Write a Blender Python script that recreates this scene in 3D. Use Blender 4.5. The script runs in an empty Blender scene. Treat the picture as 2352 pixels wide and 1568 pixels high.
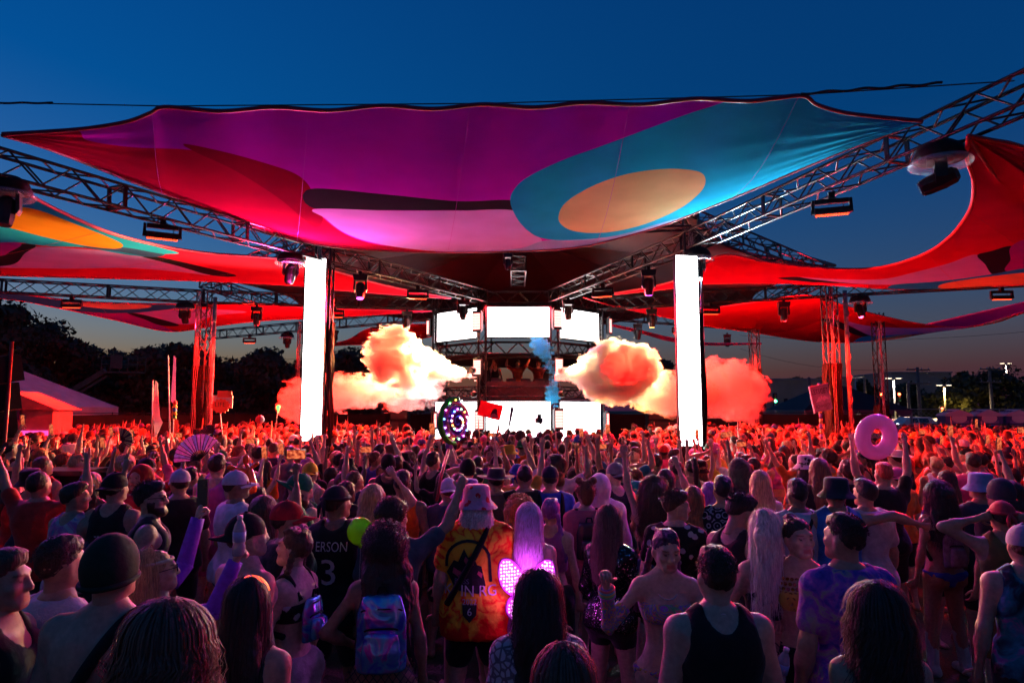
import bpy, bmesh, math, random
import numpy as np
from mathutils import Vector, Matrix, Quaternion
from mathutils.bvhtree import BVHTree
R = math.radians
random.seed(7)
rng = np.random.default_rng(7)
scene = bpy.context.scene
COL = scene.collection

# ------------------------------------------------------------------ camera, sky, exposure
CAM_H, LENS, TILT = 2.40, 24.0, math.atan(157.0 / 1568.0)
cam_data = bpy.data.cameras.new("camera")
cam_data.lens = LENS
cam_data.sensor_width = 36.0
cam_data.clip_start = 0.05
cam_data.clip_end = 3000.0
cam = bpy.data.objects.new("camera", cam_data)
cam.location = (0, 0, CAM_H)
cam.rotation_euler = (R(90) + TILT, 0, 0)
COL.objects.link(cam)
scene.camera = cam

world = bpy.data.worlds.new("World")
scene.world = world
world.use_nodes = True
wn, wl = world.node_tree.nodes, world.node_tree.links
bg = wn["Background"]
sky = wn.new("ShaderNodeTexSky")
sky.sky_type = 'NISHITA'
sky.sun_disc = False
sky.sun_elevation = R(-.3)
sky.sun_rotation = R(-58)
sky.air_density = 1.4
sky.dust_density = 0.4
sky.ozone_density = 4.0
hsv = wn.new("ShaderNodeHueSaturation")
hsv.inputs["Saturation"].default_value = 1.2
wl.new(sky.outputs[0], hsv.inputs["Color"])
blue = wn.new("ShaderNodeMix"); blue.data_type = 'RGBA'; blue.blend_type = 'ADD'
blue.inputs["Factor"].default_value = 1.0
blue.inputs["B"].default_value = (.002, .016, .075, 1)          # last skylight scattered everywhere
wl.new(hsv.outputs[0], blue.inputs["A"])
wl.new(blue.outputs["Result"], bg.inputs["Color"])
bg.inputs["Strength"].default_value = 0.074

vs = scene.view_settings
vs.view_transform = 'Standard'
vs.look = 'None'
vs.exposure = 2.8
vs.gamma = 1.0
vs.use_curve_mapping = False
cy = scene.cycles
cy.use_denoising = True
cy.max_bounces = 5
cy.diffuse_bounces = 2
cy.glossy_bounces = 2
cy.transmission_bounces = 4
cy.transparent_max_bounces = 6
cy.volume_bounces = 2
cy.use_adaptive_sampling = True
cy.adaptive_threshold = .04
cy.sample_clamp_indirect = 6.0
cy.caustics_reflective = False
cy.caustics_refractive = False

# ------------------------------------------------------------------ helpers
_cp, _sp = math.cos(TILT), math.sin(TILT)
def ray(u, v):
    """Direction (y = 1) of the sight line through pixel u, v of a 2352 x 1568 frame; used to survey positions."""
    dx, dz = (u - 1176) / 1568, (784 - v) / 1568
    y = _cp - _sp * dz
    return dx / y, (_sp + _cp * dz) / y
def Py(u, v, y):
    a, b = ray(u, v)
    return Vector((a * y, y, CAM_H + b * y))
def Pz(u, v, z):
    a, b = ray(u, v)
    y = (z - CAM_H) / b
    return Vector((a * y, y, z))

def tag(o, label=None, cat=None, group=None, kind=None):
    if label: o["label"] = label
    if cat: o["category"] = cat
    if group: o["group"] = group
    if kind or cat: o["kind"] = kind or "thing"
    return o

def empty(name, loc=(0, 0, 0), rz=0.0, label=None, cat=None, group=None):
    o = bpy.data.objects.new(name, None)
    o.empty_display_size = 0.1
    o.location = loc
    o.rotation_euler = (0, 0, rz)
    COL.objects.link(o)
    return tag(o, label, cat, group)

def new_mesh(name, V, F, mat=None, smooth=False):
    """V (n,3) array, F list of index tuples or an (m,3|4) int array."""
    me = bpy.data.meshes.new(name)
    V = np.asarray(V, dtype=np.float32)
    if isinstance(F, np.ndarray):
        n, k = F.shape
        me.vertices.add(len(V)); me.vertices.foreach_set("co", V.ravel())
        me.loops.add(n * k); me.loops.foreach_set("vertex_index", F.astype(np.int32).ravel())
        me.polygons.add(n)
        me.polygons.foreach_set("loop_start", np.arange(0, n * k, k, dtype=np.int32))
        me.update(calc_edges=True)
    else:
        me.from_pydata([tuple(map(float, v)) for v in V], [], [tuple(map(int, f)) for f in F])
    if smooth:
        me.polygons.foreach_set("use_smooth", np.ones(len(me.polygons), dtype=bool))
    if mat: me.materials.append(mat)
    return me

def obj(name, me, parent=None, loc=None, rot=None, scale=None, mtx=None, color=None):
    o = bpy.data.objects.new(name, me)
    if parent is not None: o.parent = parent
    if mtx is not None: o.matrix_basis = mtx
    else:
        if loc is not None: o.location = loc
        if rot is not None: o.rotation_euler = rot
        if scale is not None: o.scale = scale
    if color is not None: o.color = (*color[:3], 1.0)
    COL.objects.link(o)
    return o

class MB:
    """Collects boxes, tubes, lathes and sheets into one mesh."""
    def __init__(s): s.V, s.F = [], []
    def add(s, V, F):
        n = len(s.V)
        s.V += [tuple(v) for v in V]
        s.F += [tuple(i + n for i in f) for f in F]
        return s
    def box(s, c, size, M=None):
        x, y, z = [d / 2 for d in size]
        V = [Vector((sx * x, sy * y, sz * z)) for sx in (-1, 1) for sy in (-1, 1) for sz in (-1, 1)]
        if M is not None: V = [M @ v for v in V]
        c = Vector(c)
        return s.add([v + c for v in V], [(0, 1, 3, 2), (4, 6, 7, 5), (0, 4, 5, 1), (2, 3, 7, 6), (0, 2, 6, 4), (1, 5, 7, 3)])
    def tube(s, pts, r, n=6, caps=True, closed=False):
        pts = [Vector(p) for p in pts]
        rs = r if isinstance(r, (list, tuple)) else [r] * len(pts)
        V, F = [], []
        m = len(pts)
        ref = None
        for i, p in enumerate(pts):
            if closed: t = pts[(i + 1) % m] - pts[i - 1]
            else: t = pts[min(i + 1, m - 1)] - pts[max(i - 1, 0)]
            if t.length < 1e-9: t = Vector((0, 0, 1))
            t.normalize()
            if ref is None:
                ref = t.orthogonal().normalized()
            else:
                ref = (ref - t * ref.dot(t))
                ref = ref.normalized() if ref.length > 1e-6 else t.orthogonal().normalized()
            b = t.cross(ref)
            for k in range(n):
                a = 2 * math.pi * k / n
                V.append(p + (ref * math.cos(a) + b * math.sin(a)) * rs[i])
        segs = m if closed else m - 1
        for i in range(segs):
            for k in range(n):
                a0, a1 = i * n + k, i * n + (k + 1) % n
                b0, b1 = ((i + 1) % m) * n + k, ((i + 1) % m) * n + (k + 1) % n
                F.append((a0, a1, b1, b0))
        if caps and not closed:
            F.append(tuple(range(n - 1, -1, -1)))
            F.append(tuple((m - 1) * n + k for k in range(n)))
        return s.add(V, F)
    def lathe(s, prof, n=16, M=None, c=(0, 0, 0)):
        V, F = [], []
        for r, z in prof:
            for k in range(n):
                a = 2 * math.pi * k / n
                V.append(Vector((r * math.cos(a), r * math.sin(a), z)))
        for i in range(len(prof) - 1):
            for k in range(n):
                F.append((i * n + k, i * n + (k + 1) % n, (i + 1) * n + (k + 1) % n, (i + 1) * n + k))
        F.append(tuple(range(n - 1, -1, -1)))
        F.append(tuple((len(prof) - 1) * n + k for k in range(n)))
        if M is not None: V = [M @ v for v in V]
        c = Vector(c)
        return s.add([v + c for v in V], F)
    def prism(s, poly, thick, M=None, c=(0, 0, 0)):
        """poly: 2D outline in x,z; extruded along y by thick, centred."""
        n = len(poly)
        V = [Vector((p[0], -thick / 2, p[1])) for p in poly] + [Vector((p[0], thick / 2, p[1])) for p in poly]
        F = [tuple(range(n)), tuple(range(2 * n - 1, n - 1, -1))]
        F += [(i, i + n, (i + 1) % n + n, (i + 1) % n) for i in range(n)]
        if M is not None: V = [M @ v for v in V]
        c = Vector(c)
        return s.add([v + c for v in V], F)
    def mesh(s, name, mat=None, smooth=False): return new_mesh(name, s.V, s.F, mat, smooth)
    def build(s, name, mat=None, parent=None, smooth=False, **kw):
        return obj(name, s.mesh(name, mat, smooth), parent, **kw)

def align(d, up=(0, 0, 1)):
    """Rotation whose z axis follows d."""
    return Vector(d).to_track_quat('Z', 'Y').to_matrix()

# ------------------------------------------------------------------ materials
MATS = {}
def mat(name, base=(.5, .5, .5), rough=.6, metal=0.0, emit=None, es=0.0, spec=None, trans=0.0, alpha=1.0):
    if name in MATS: return MATS[name]
    m = bpy.data.materials.new(name)
    m.use_nodes = True
    b = m.node_tree.nodes["Principled BSDF"]
    b.inputs["Base Color"].default_value = (*base, 1)
    b.inputs["Roughness"].default_value = rough
    b.inputs["Metallic"].default_value = metal
    if spec is not None: b.inputs["Specular IOR Level"].default_value = spec
    if trans: b.inputs["Transmission Weight"].default_value = trans
    if alpha < 1: b.inputs["Alpha"].default_value = alpha
    if emit:
        b.inputs["Emission Color"].default_value = (*emit, 1)
        b.inputs["Emission Strength"].default_value = es
    MATS[name] = m
    return m

def nodes_of(m):
    return m.node_tree.nodes, m.node_tree.links, m.node_tree.nodes["Principled BSDF"]

def vary(m, scale=8.0, amount=0.25, bump=0.0, coord="Object", stretch=(1, 1, 1)):
    """Uneven tone and fine relief on a plain material."""
    N, L, b = nodes_of(m)
    tc = N.new("ShaderNodeTexCoord"); mp = N.new("ShaderNodeMapping")
    mp.inputs["Scale"].default_value = stretch
    L.new(tc.outputs[coord], mp.inputs["Vector"])
    nz = N.new("ShaderNodeTexNoise"); nz.inputs["Scale"].default_value = scale; nz.inputs["Detail"].default_value = 5
    L.new(mp.outputs[0], nz.inputs["Vector"])
    mr = N.new("ShaderNodeMapRange")
    mr.inputs["To Min"].default_value = 1 - amount; mr.inputs["To Max"].default_value = 1 + amount
    mr.inputs["From Min"].default_value = .3; mr.inputs["From Max"].default_value = .7
    L.new(nz.outputs["Fac"], mr.inputs["Value"])
    mx = N.new("ShaderNodeMix"); mx.data_type = 'RGBA'; mx.blend_type = 'MULTIPLY'
    mx.inputs["Factor"].default_value = 1.0
    src = b.inputs["Base Color"]
    if src.is_linked:
        L.new(src.links[0].from_socket, mx.inputs["A"])
    else:
        mx.inputs["A"].default_value = src.default_value
    L.new(mr.outputs[0], mx.inputs["B"])
    L.new(mx.outputs["Result"], src)
    if bump:
        bp = N.new("ShaderNodeBump"); bp.inputs["Strength"].default_value = bump; bp.inputs["Distance"].default_value = .02
        L.new(nz.outputs["Fac"], bp.inputs["Height"]); L.new(bp.outputs[0], b.inputs["Normal"])
    return m

M_TRUSS = vary(mat("black truss steel", (.006, .006, .008), .32, .0, spec=.45), 30, .4)
M_BLACK = vary(mat("matte black", (.012, .012, .014), .7, spec=.15), 20, .3)
M_PLASTIC = mat("black plastic", (.016, .016, .02), .45, spec=.25)
M_DRAPE = vary(mat("black tower drape", (.008, .007, .009), .6, spec=.2), 3, .4, .3)
M_LED = mat("white led panel", (.8, .8, .8), .5, emit=(1, .985, 1.0), es=2.8)
M_SCREEN = mat("white stage screen", (.8, .8, .8), .5, emit=(1, .97, 1.0), es=1.3)
M_RED_LED = mat("red led strip", (.3, .02, .01), .4, emit=(1, .05, .012), es=.7)
M_RED_STROBE = mat("red white strobe", (.8, .3, .3), .4, emit=(1, .20, .18), es=.75)
M_LENS = mat("dark lens glass", (.05, .05, .06), .08, spec=.8)
M_COVER = mat("clear rain cover", (.8, .85, .9), .12, alpha=.28, spec=.7)
M_CABLE = mat("cable black", (.015, .015, .015), .55)

def translucent(m, col, fac=.5):
    """Lets light through thin cloth or card."""
    N, L, B = nodes_of(m)
    t = N.new("ShaderNodeBsdfTranslucent"); t.inputs["Color"].default_value = (*col, 1); x = N.new("ShaderNodeMixShader"); x.inputs[0].default_value = fac
    L.new(B.outputs[0], x.inputs[1]); L.new(t.outputs[0], x.inputs[2]); L.new(x.outputs[0], N["Material Output"].inputs["Surface"])
    return m

def spot(name, parent, loc, target, power, color, angle=90, blend=.6, size=.15):
    ld = bpy.data.lights.new(name, 'SPOT')
    ld.energy = power; ld.color = color
    ld.spot_size = R(angle); ld.spot_blend = blend; ld.shadow_soft_size = size
    o = bpy.data.objects.new(name, ld)
    COL.objects.link(o)
    o.location = loc
    o.rotation_euler = (Vector(target) - Vector(loc)).to_track_quat('-Z', 'Y').to_euler()
    if parent is not None:
        o.parent = parent
        o.matrix_parent_inverse = parent.matrix_basis.inverted()
    return o

# ------------------------------------------------------------------ lettering shapes, made while the scene is still small
def _text_mesh(body, size, extrude=0.0):
    cu = bpy.data.curves.new("lettering", 'FONT'); cu.body = body; cu.size = size; cu.align_x = 'CENTER'; cu.align_y = 'CENTER'; cu.resolution_u = 3; cu.extrude = extrude
    o = bpy.data.objects.new("lettering", cu); COL.objects.link(o)
    bpy.context.view_layer.update()
    me = bpy.data.meshes.new_from_object(o.evaluated_get(bpy.context.evaluated_depsgraph_get()))
    bpy.data.objects.remove(o); bpy.data.curves.remove(cu)
    V = np.array([v.co[:] for v in me.vertices]); F = [tuple(q.vertices) for q in me.polygons]
    bpy.data.meshes.remove(me)
    return V, F
TEXTS = {t: _text_mesh(t, 1.0) for t in ("3", "ERSON", "BASS", "K  IN RG", "2022", "6", "GOLF", "LIFE", "LETS", "GET", "SCHWIFTY")}
def text_mesh(body, size): return TEXTS[body][0] * size, TEXTS[body][1]
# ------------------------------------------------------------------ implicit surfaces (smooth unions meshed with surface nets)
def smin(a, b, k):
    if k <= 0: return np.minimum(a, b)
    h = np.maximum(k - np.abs(a - b), 0.0) / k
    return np.minimum(a, b) - h * h * (k * .25)
def smax(a, b, k): return -smin(-a, -b, k)

class Field:
    def __init__(s, lo, hi, vox):
        s.lo = np.array(lo, dtype=np.float32); s.vox = vox
        s.n = np.maximum(np.ceil((np.array(hi) - s.lo) / vox).astype(int) + 1, 4)
        s.ax = [s.lo[i] + np.arange(s.n[i], dtype=np.float32) * vox for i in range(3)]
        s.F = np.full(tuple(s.n), .5, dtype=np.float32)
    def sl(s, lo, hi):
        i0 = np.clip(np.floor((np.array(lo) - s.lo) / s.vox).astype(int), 0, s.n - 1)
        i1 = np.clip(np.ceil((np.array(hi) - s.lo) / s.vox).astype(int) + 1, 1, s.n)
        if np.any(i1 <= i0): return None, None
        S = tuple(slice(a, b) for a, b in zip(i0, i1))
        g = np.meshgrid(*[s.ax[k][S[k]] for k in range(3)], indexing='ij', sparse=True)
        return S, g
    def put(s, d, S, k, sub=False):
        if sub: s.F[S] = smax(s.F[S], -d, k)
        else: s.F[S] = smin(s.F[S], d, k)
    def cone(s, a, b, r1, r2, k=.02, sub=False, flat=None):
        """Tapered capsule a-b. flat=(axis vector, factor) squashes it along an axis."""
        a = np.array(a, dtype=np.float32); b = np.array(b, dtype=np.float32)
        m = max(r1, r2) + k + 2 * s.vox
        S, g = s.sl(np.minimum(a, b) - m, np.maximum(a, b) + m)
        if S is None: return
        ba = b - a; L2 = max(float(ba @ ba), 1e-9)
        X, Y, Z = g[0] - a[0], g[1] - a[1], g[2] - a[2]
        t = np.clip((X * ba[0] + Y * ba[1] + Z * ba[2]) / L2, 0, 1)
        ex, ey, ez = X - ba[0] * t, Y - ba[1] * t, Z - ba[2] * t
        q = ex * ex + ey * ey + ez * ez
        if flat is not None:
            n, f = np.array(flat[0], dtype=np.float32), flat[1]
            w = ex * n[0] + ey * n[1] + ez * n[2]
            q = q + w * w * (1 / (f * f) - 1)
        d = np.sqrt(q) - (r1 + (r2 - r1) * t)
        s.put(d, S, k, sub)
    def ell(s, c, r, k=.02, Rm=None, sub=False):
        c = np.array(c, dtype=np.float32); r = np.array(r, dtype=np.float32)
        m = (float(r.max()) if Rm is not None else r) + k + 2 * s.vox
        S, g = s.sl(c - m, c + m)
        if S is None: return
        X, Y, Z = g[0] - c[0], g[1] - c[1], g[2] - c[2]
        if Rm is not None:
            X, Y, Z = [Rm[0, i] * X + Rm[1, i] * Y + Rm[2, i] * Z for i in range(3)]
        q = np.sqrt((X / r[0]) ** 2 + (Y / r[1]) ** 2 + (Z / r[2]) ** 2)
        d = (q - 1) * float(r.min())
        s.put(d, S, k, sub)
    def loft(s, prof, k=.02, infl=0.0, o=(0, 0, 0), Rm=None):
        """Stack of ellipses prof = [(z, a, b, yoff)] in its own frame."""
        P = np.array(prof, dtype=np.float32)
        A = float(P[:, 1:3].max()) + infl + abs(P[:, 3]).max()
        o = np.array(o, dtype=np.float32)
        z0, z1 = float(P[0, 0]), float(P[-1, 0])
        m = k + 2 * s.vox + infl
        if Rm is None:
            lo, hi = o + [-A - m, -A - m, z0 - m], o + [A + m, A + m, z1 + m]
        else:
            cs = np.array([[x, y, z] for x in (-A, A) for y in (-A, A) for z in (z0, z1)]) @ np.array(Rm).T + o
            lo, hi = cs.min(0) - m, cs.max(0) + m
        S, g = s.sl(lo, hi)
        if S is None: return
        X, Y, Z = g[0] - o[0], g[1] - o[1], g[2] - o[2]
        if Rm is not None:
            X, Y, Z = [Rm[0][i] * X + Rm[1][i] * Y + Rm[2][i] * Z for i in range(3)]
        zz = np.clip(Z, z0, z1)
        a = np.interp(zz, P[:, 0], P[:, 1]) + infl
        b = np.interp(zz, P[:, 0], P[:, 2]) + infl
        yo = np.interp(zz, P[:, 0], P[:, 3])
        q = np.sqrt((X / a) ** 2 + ((Y - yo) / b) ** 2)
        d = (q - 1) * np.minimum(a, b)
        e = np.maximum(z0 - Z, Z - z1) - infl * .5
        d = smax(d, e, .015)
        s.put(d.astype(np.float32), S, k)
    def cut(s, n, c, k=.01):
        """Keeps the side where dot(p - c, n) < 0."""
        g = np.meshgrid(*s.ax, indexing='ij', sparse=True)
        d = (g[0] - c[0]) * n[0] + (g[1] - c[1]) * n[1] + (g[2] - c[2]) * n[2]
        s.F = smax(s.F, d.astype(np.float32), k)
    def grid(s): return np.meshgrid(*s.ax, indexing='ij')
    def mesh(s):
        F = np.pad(s.F, 1, constant_values=.5)
        lo = s.lo - s.vox
        ins = F < 0
        nx, ny, nz = F.shape
        c = ins[:-1, :-1, :-1].astype(np.int8)
        tot = np.zeros_like(c)
        for dx in (0, 1):
            for dy in (0, 1):
                for dz in (0, 1):
                    tot += ins[dx:nx - 1 + dx, dy:ny - 1 + dy, dz:nz - 1 + dz]
        act = (tot > 0) & (tot < 8)
        idx = np.argwhere(act)
        if len(idx) == 0: return np.zeros((0, 3)), np.zeros((0, 4), int)
        vid = np.full(act.shape, -1, dtype=np.int64)
        vid[act] = np.arange(len(idx))
        acc = np.zeros((len(idx), 3)); cnt = np.zeros(len(idx))
        I, J, K = idx.T
        corners = [(a, b, c_) for a in (0, 1) for b in (0, 1) for c_ in (0, 1)]
        for p in corners:
            for ax in range(3):
                if p[ax]: continue
                q = list(p); q[ax] = 1
                f0 = F[I + p[0], J + p[1], K + p[2]]; f1 = F[I + q[0], J + q[1], K + q[2]]
                m = (f0 < 0) != (f1 < 0)
                t = np.where(m, f0 / np.where(m, f0 - f1, 1), 0)
                pos = np.array(p, float)[None, :].repeat(len(idx), 0)
                pos[:, ax] += t
                acc[m] += pos[m]; cnt[m] += 1
        V = (idx + acc / cnt[:, None]) * s.vox + lo
        Q = []
        for ax in range(3):
            o1, o2 = [(1, 2), (2, 0), (0, 1)][ax]
            sl0 = [slice(1, -1)] * 3; sl1 = [slice(1, -1)] * 3
            sl0[ax] = slice(0, -1); sl1[ax] = slice(1, None)
            a, b = ins[tuple(sl0)], ins[tuple(sl1)]
            e = np.argwhere(a != b)
            if len(e) == 0: continue
            inside = a[tuple(e.T)]
            off = np.ones(3, int); off[ax] = 0
            e = e + off
            d1 = np.zeros(3, int); d1[o1] = 1
            d2 = np.zeros(3, int); d2[o2] = 1
            q = np.stack([vid[tuple((e - d1 - d2).T)], vid[tuple((e - d2).T)], vid[tuple(e.T)], vid[tuple((e - d1).T)]], 1)
            q[~inside] = q[~inside][:, ::-1]
            Q.append(q)
        return V.astype(np.float32), np.concatenate(Q)

def relax(V, Q, n=1, w=.5):
    """Light smoothing of a quad mesh."""
    if len(V) == 0: return V
    E = np.concatenate([Q[:, [0, 1]], Q[:, [1, 2]], Q[:, [2, 3]], Q[:, [3, 0]]])
    for _ in range(n):
        acc = np.zeros_like(V); cnt = np.zeros(len(V))
        for i in range(3):
            acc[:, i] = np.bincount(E[:, 0], V[E[:, 1], i], len(V)) + np.bincount(E[:, 1], V[E[:, 0], i], len(V))
        cnt = np.bincount(E[:, 0], minlength=len(V)) + np.bincount(E[:, 1], minlength=len(V))
        V = V * (1 - w) + w * acc / np.maximum(cnt, 1)[:, None]
    return V

def vnoise(P, scale, seed=0, octaves=3):
    """Value noise at points P (n,3), about -1..1."""
    out = np.zeros(len(P)); amp, tot = 1.0, 0.0
    for o in range(octaves):
        q = P * scale * (2 ** o) + seed * 17.3 + o * 5.1
        i = np.floor(q).astype(np.int64); f = q - i; f = f * f * (3 - 2 * f)
        acc = 0
        for dx in (0, 1):
            for dy in (0, 1):
                for dz in (0, 1):
                    h = ((i[:, 0] + dx) * 374761393 + (i[:, 1] + dy) * 668265263 + (i[:, 2] + dz) * 2147483647 + seed * 974711) & 0xffffffff
                    h = ((h ^ (h >> 13)) * 1274126177) & 0xffffffff
                    h = (h ^ (h >> 16)) / 4294967295.0
                    w = (f[:, 0] if dx else 1 - f[:, 0]) * (f[:, 1] if dy else 1 - f[:, 1]) * (f[:, 2] if dz else 1 - f[:, 2])
                    acc = acc + h * w
        out += amp * (acc * 2 - 1); tot += amp; amp *= .5
    return out / tot

def vnormals(V, Q):
    n = np.cross(V[Q[:, 2]] - V[Q[:, 0]], V[Q[:, 3]] - V[Q[:, 1]])
    out = np.zeros_like(V)
    for i in range(3):
        for k in range(4): out[:, i] += np.bincount(Q[:, k], n[:, i], len(V))
    return out / np.maximum(np.linalg.norm(out, axis=1), 1e-9)[:, None]
# ------------------------------------------------------------------ ground
M_GROUND = mat("trodden grass", (.05, .05, .03), .95)
N, L, B = nodes_of(M_GROUND)
tc = N.new("ShaderNodeTexCoord"); nz = N.new("ShaderNodeTexNoise"); nz.inputs["Scale"].default_value = 1.2; nz.inputs["Detail"].default_value = 8
nz2 = N.new("ShaderNodeTexNoise"); nz2.inputs["Scale"].default_value = 45; nz2.inputs["Detail"].default_value = 4
cr = N.new("ShaderNodeValToRGB")
cr.color_ramp.elements[0].position = .35; cr.color_ramp.elements[0].color = (.10, .075, .045, 1)
cr.color_ramp.elements[1].position = .65; cr.color_ramp.elements[1].color = (.045, .06, .02, 1)
L.new(tc.outputs["Object"], nz.inputs["Vector"]); L.new(tc.outputs["Object"], nz2.inputs["Vector"]); L.new(nz.outputs["Fac"], cr.inputs["Fac"])
mx = N.new("ShaderNodeMix"); mx.data_type = 'RGBA'; mx.blend_type = 'OVERLAY'; mx.inputs["Factor"].default_value = .8
L.new(cr.outputs[0], mx.inputs["A"]); L.new(nz2.outputs["Fac"], mx.inputs["B"]); L.new(mx.outputs["Result"], B.inputs["Base Color"])
bp = N.new("ShaderNodeBump"); bp.inputs["Strength"].default_value = .7; bp.inputs["Distance"].default_value = .05
L.new(nz2.outputs["Fac"], bp.inputs["Height"]); L.new(bp.outputs[0], B.inputs["Normal"])
g = MB().add([(-900, -60, 0), (900, -60, 0), (900, 1500, 0), (-900, 1500, 0)], [(0, 1, 2, 3)])
tag(g.build("ground", M_GROUND), kind="structure")

# ------------------------------------------------------------------ trusses
_u = MB(); _u.lathe([(1, 0), (1, 1)], 6)
ME_BAR = _u.mesh("bar", M_TRUSS, True)
_u = MB(); _u.box((0, 0, 0), (1, 1, 1)); ME_PLATE = _u.mesh("plate", M_TRUSS)
ME_BAR2 = ME_BAR.copy(); ME_BAR2.materials[0] = vary(mat("aluminium truss", (.11, .10, .10), .4, .3), 20, .4)
TOWER_MODE = [False]
def bar(name, parent, p, q, r, o0=Vector()):
    p, q = Vector(p) - o0, Vector(q) - o0
    d = q - p
    m = Matrix.Translation(p) @ align(d).to_4x4() @ Matrix.Diagonal((r, r, d.length, 1))
    return obj(name, ME_BAR2 if TOWER_MODE[0] else ME_BAR, parent, mtx=m)

def truss(label, p0, p1, w=.40, bay=.48, group=None, single=True, name="truss", cat="truss", frames=6, drape=None):
    p0, p1 = Vector(p0), Vector(p1)
    root = empty(name, p0, 0, label, cat, group)
    d = (p1 - p0); Ln = d.length; d.normalize()
    s = d.cross(Vector((0, 0, 1)))
    if s.length < .1: s = Vector((1, 0, 0))
    s.normalize(); n = s.cross(d).normalized()
    h = w / 2
    cor = [s * h + n * h, -s * h + n * h, -s * h - n * h, s * h - n * h]
    for c in cor: bar("chord", root, p0 + c, p1 + c, .027, p0)
    nb = max(2, int(round(Ln / bay))); st = Ln / nb
    mb = MB()
    for f in range(4):
        a, b = cor[f], cor[(f + 1) % 4]
        for i in range(nb):
            x, y = (a, b) if i % 2 == 0 else (b, a)
            A, Bp = p0 + x + d * (i * st), p0 + y + d * ((i + 1) * st)
            if single: bar("brace", root, A, Bp, .0155, p0)
            else: mb.tube([A - p0, Bp - p0], .013, 4, False)
    if not single: tag(mb.build("lacing", M_TRUSS, root, True), kind="stuff")
    M = Matrix((s, n, d)).transposed()
    for i in list(range(0, nb + 1, frames)):
        for f in range(4):
            a, b = cor[f], cor[(f + 1) % 4]
            c = p0 + (a + b) / 2 + d * min(max(i * st, .03), Ln - .03) - p0
            ax = (b - a).normalized()
            horizontal = abs(ax.dot(s)) > .5
            sc = (w * .96, .03, .07) if horizontal else (.03, w * .96, .07)
            obj("end_frame", ME_PLATE, root, mtx=Matrix.Translation(c) @ M.to_4x4() @ Matrix.Diagonal((*sc, 1)))
    return root

ZB, ZT = 6.15, 6.50           # bottom and top chord heights of the radial trusses
ZC = (ZB + ZT) / 2
SV = {"a": (-1.03, 23.5), "b": (1.47, 23.5), "c": (-2.80, 25.27), "d": (3.24, 25.27), "e": (-2.80, 27.77), "f": (3.24, 27.77), "g": (-1.03, 29.53), "h": (1.47, 29.53)}
T_FL, T_FR = (-4.75, 17.05), (4.20, 15.75)      # front towers
T_L, T_R = (-10.75, 23.6), (10.45, 22.25)       # side towers
T_BL, T_BR = (-9.9, 32.1), (11.3, 31.7)         # back towers
O_FL, O_FR = (-7.85, 9.45), (6.75, 7.3)         # outer ends
O_L, O_R = (-17.6, 21.0), (17.2, 19.6)
O_BL, O_BR = (-16.6, 36.2), (15.6, 28.9)
def z(p, h): return (p[0], p[1], h)
truss("black lattice truss from the stage corner to the tower behind the left light column", z(SV["a"], ZC), z(T_FL, ZC), group="radial trusses")
truss("near black truss reaching from the left light column out of the picture's left edge", z(T_FL, ZC - .02), z(O_FL, 6.02), group="radial trusses")
truss("black lattice truss from the stage corner to the tower behind the right light column", z(SV["b"], ZC), z(T_FR, ZC), group="radial trusses")
truss("near black truss climbing from the right light column to the picture's upper right", z(T_FR, ZC), z(O_FR, ZC + .05), group="radial trusses")
truss("level truss between the stage and the red-lit tower at the left", z(SV["c"], ZC), z(T_L, ZC), group="radial trusses")
truss("level truss running from the red-lit left tower off the left edge", z(T_L, ZC), z(O_L, ZC), group="radial trusses")
truss("level truss between the stage and the red-lit tower at the right", z(SV["d"], ZC), z(T_R, ZC), group="radial trusses")
truss("truss end beyond the red-lit right tower, below the red canopy", z(T_R, ZC), z(O_R, ZC), group="radial trusses")
truss("distant truss behind the left light column ending at a thin dark tower", z(SV["e"], ZC), z(O_BL, ZC), group="radial trusses", single=False)
truss("distant truss behind the right light column, over the trees", z(SV["f"], ZC), z(T_BR, ZC), group="radial trusses", single=False)
ZR = 6.86
RIM = [T_FL, T_FR, T_R, T_BR, (4.9, 37.6), (-3.7, 37.8), T_BL, T_L]
rim_names = ["front", "right front", "right", "back right", "back", "back left", "left", "left front"]
rim_vis = {1: "roof rim truss sloping down rightward from the right light column under dark fabric",
           7: "roof rim truss arching between the left tower and the left light column",
           0: "roof rim truss spanning between the two white light columns behind the purple canopy",
           2: "roof rim truss between the two red-lit towers on the right",
           6: "roof rim truss between the left towers behind the smoke"}
for i in (0, 1, 2, 6, 7):
    truss(rim_vis[i], z(RIM[i], ZR), z(RIM[(i + 1) % 8], ZR), group="roof rim trusses", single=(i in (1, 7)), frames=5)
truss("short stub truss pointing out from under the dark stage roof above the centre screen", (.2, 23.3, 6.88), (.2, 20.6, 6.88), w=.46, group="roof rim trusses", frames=2)

# ------------------------------------------------------------------ towers with drapes
def pleats(name, parent, w, z0, z1, depth=.05, n=9, seed=1, twist=0.0, mtl=None):
    r = random.Random(seed)
    cols, rows = n * 4, 14
    V, F = [], []
    for j in range(rows + 1):
        t = j / rows
        pinch = 1 - .35 * math.exp(-((t - .72) / .12) ** 2) * (1 if seed % 2 else .4) - .25 * math.exp(-((t - .25) / .15) ** 2)
        for i in range(cols + 1):
            s = i / cols
            x = (s - .5) * w * pinch + .03 * math.sin(t * 9 + seed)
            y = depth * math.sin(s * n * 2 * math.pi + 2.5 * math.sin(t * 5 + seed) + t * 4 * (s - .5)) + .02 * math.sin(t * 23 + s * 7)
            V.append((x, y, z0 + (z1 - z0) * t))
    for j in range(rows):
        for i in range(cols):
            a = j * (cols + 1) + i
            F.append((a, a + 1, a + cols + 2, a + cols + 1))
    me = new_mesh(name, V, F, mtl or M_DRAPE, True)
    return obj(name, me, parent, rot=(0, 0, twist))

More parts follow.
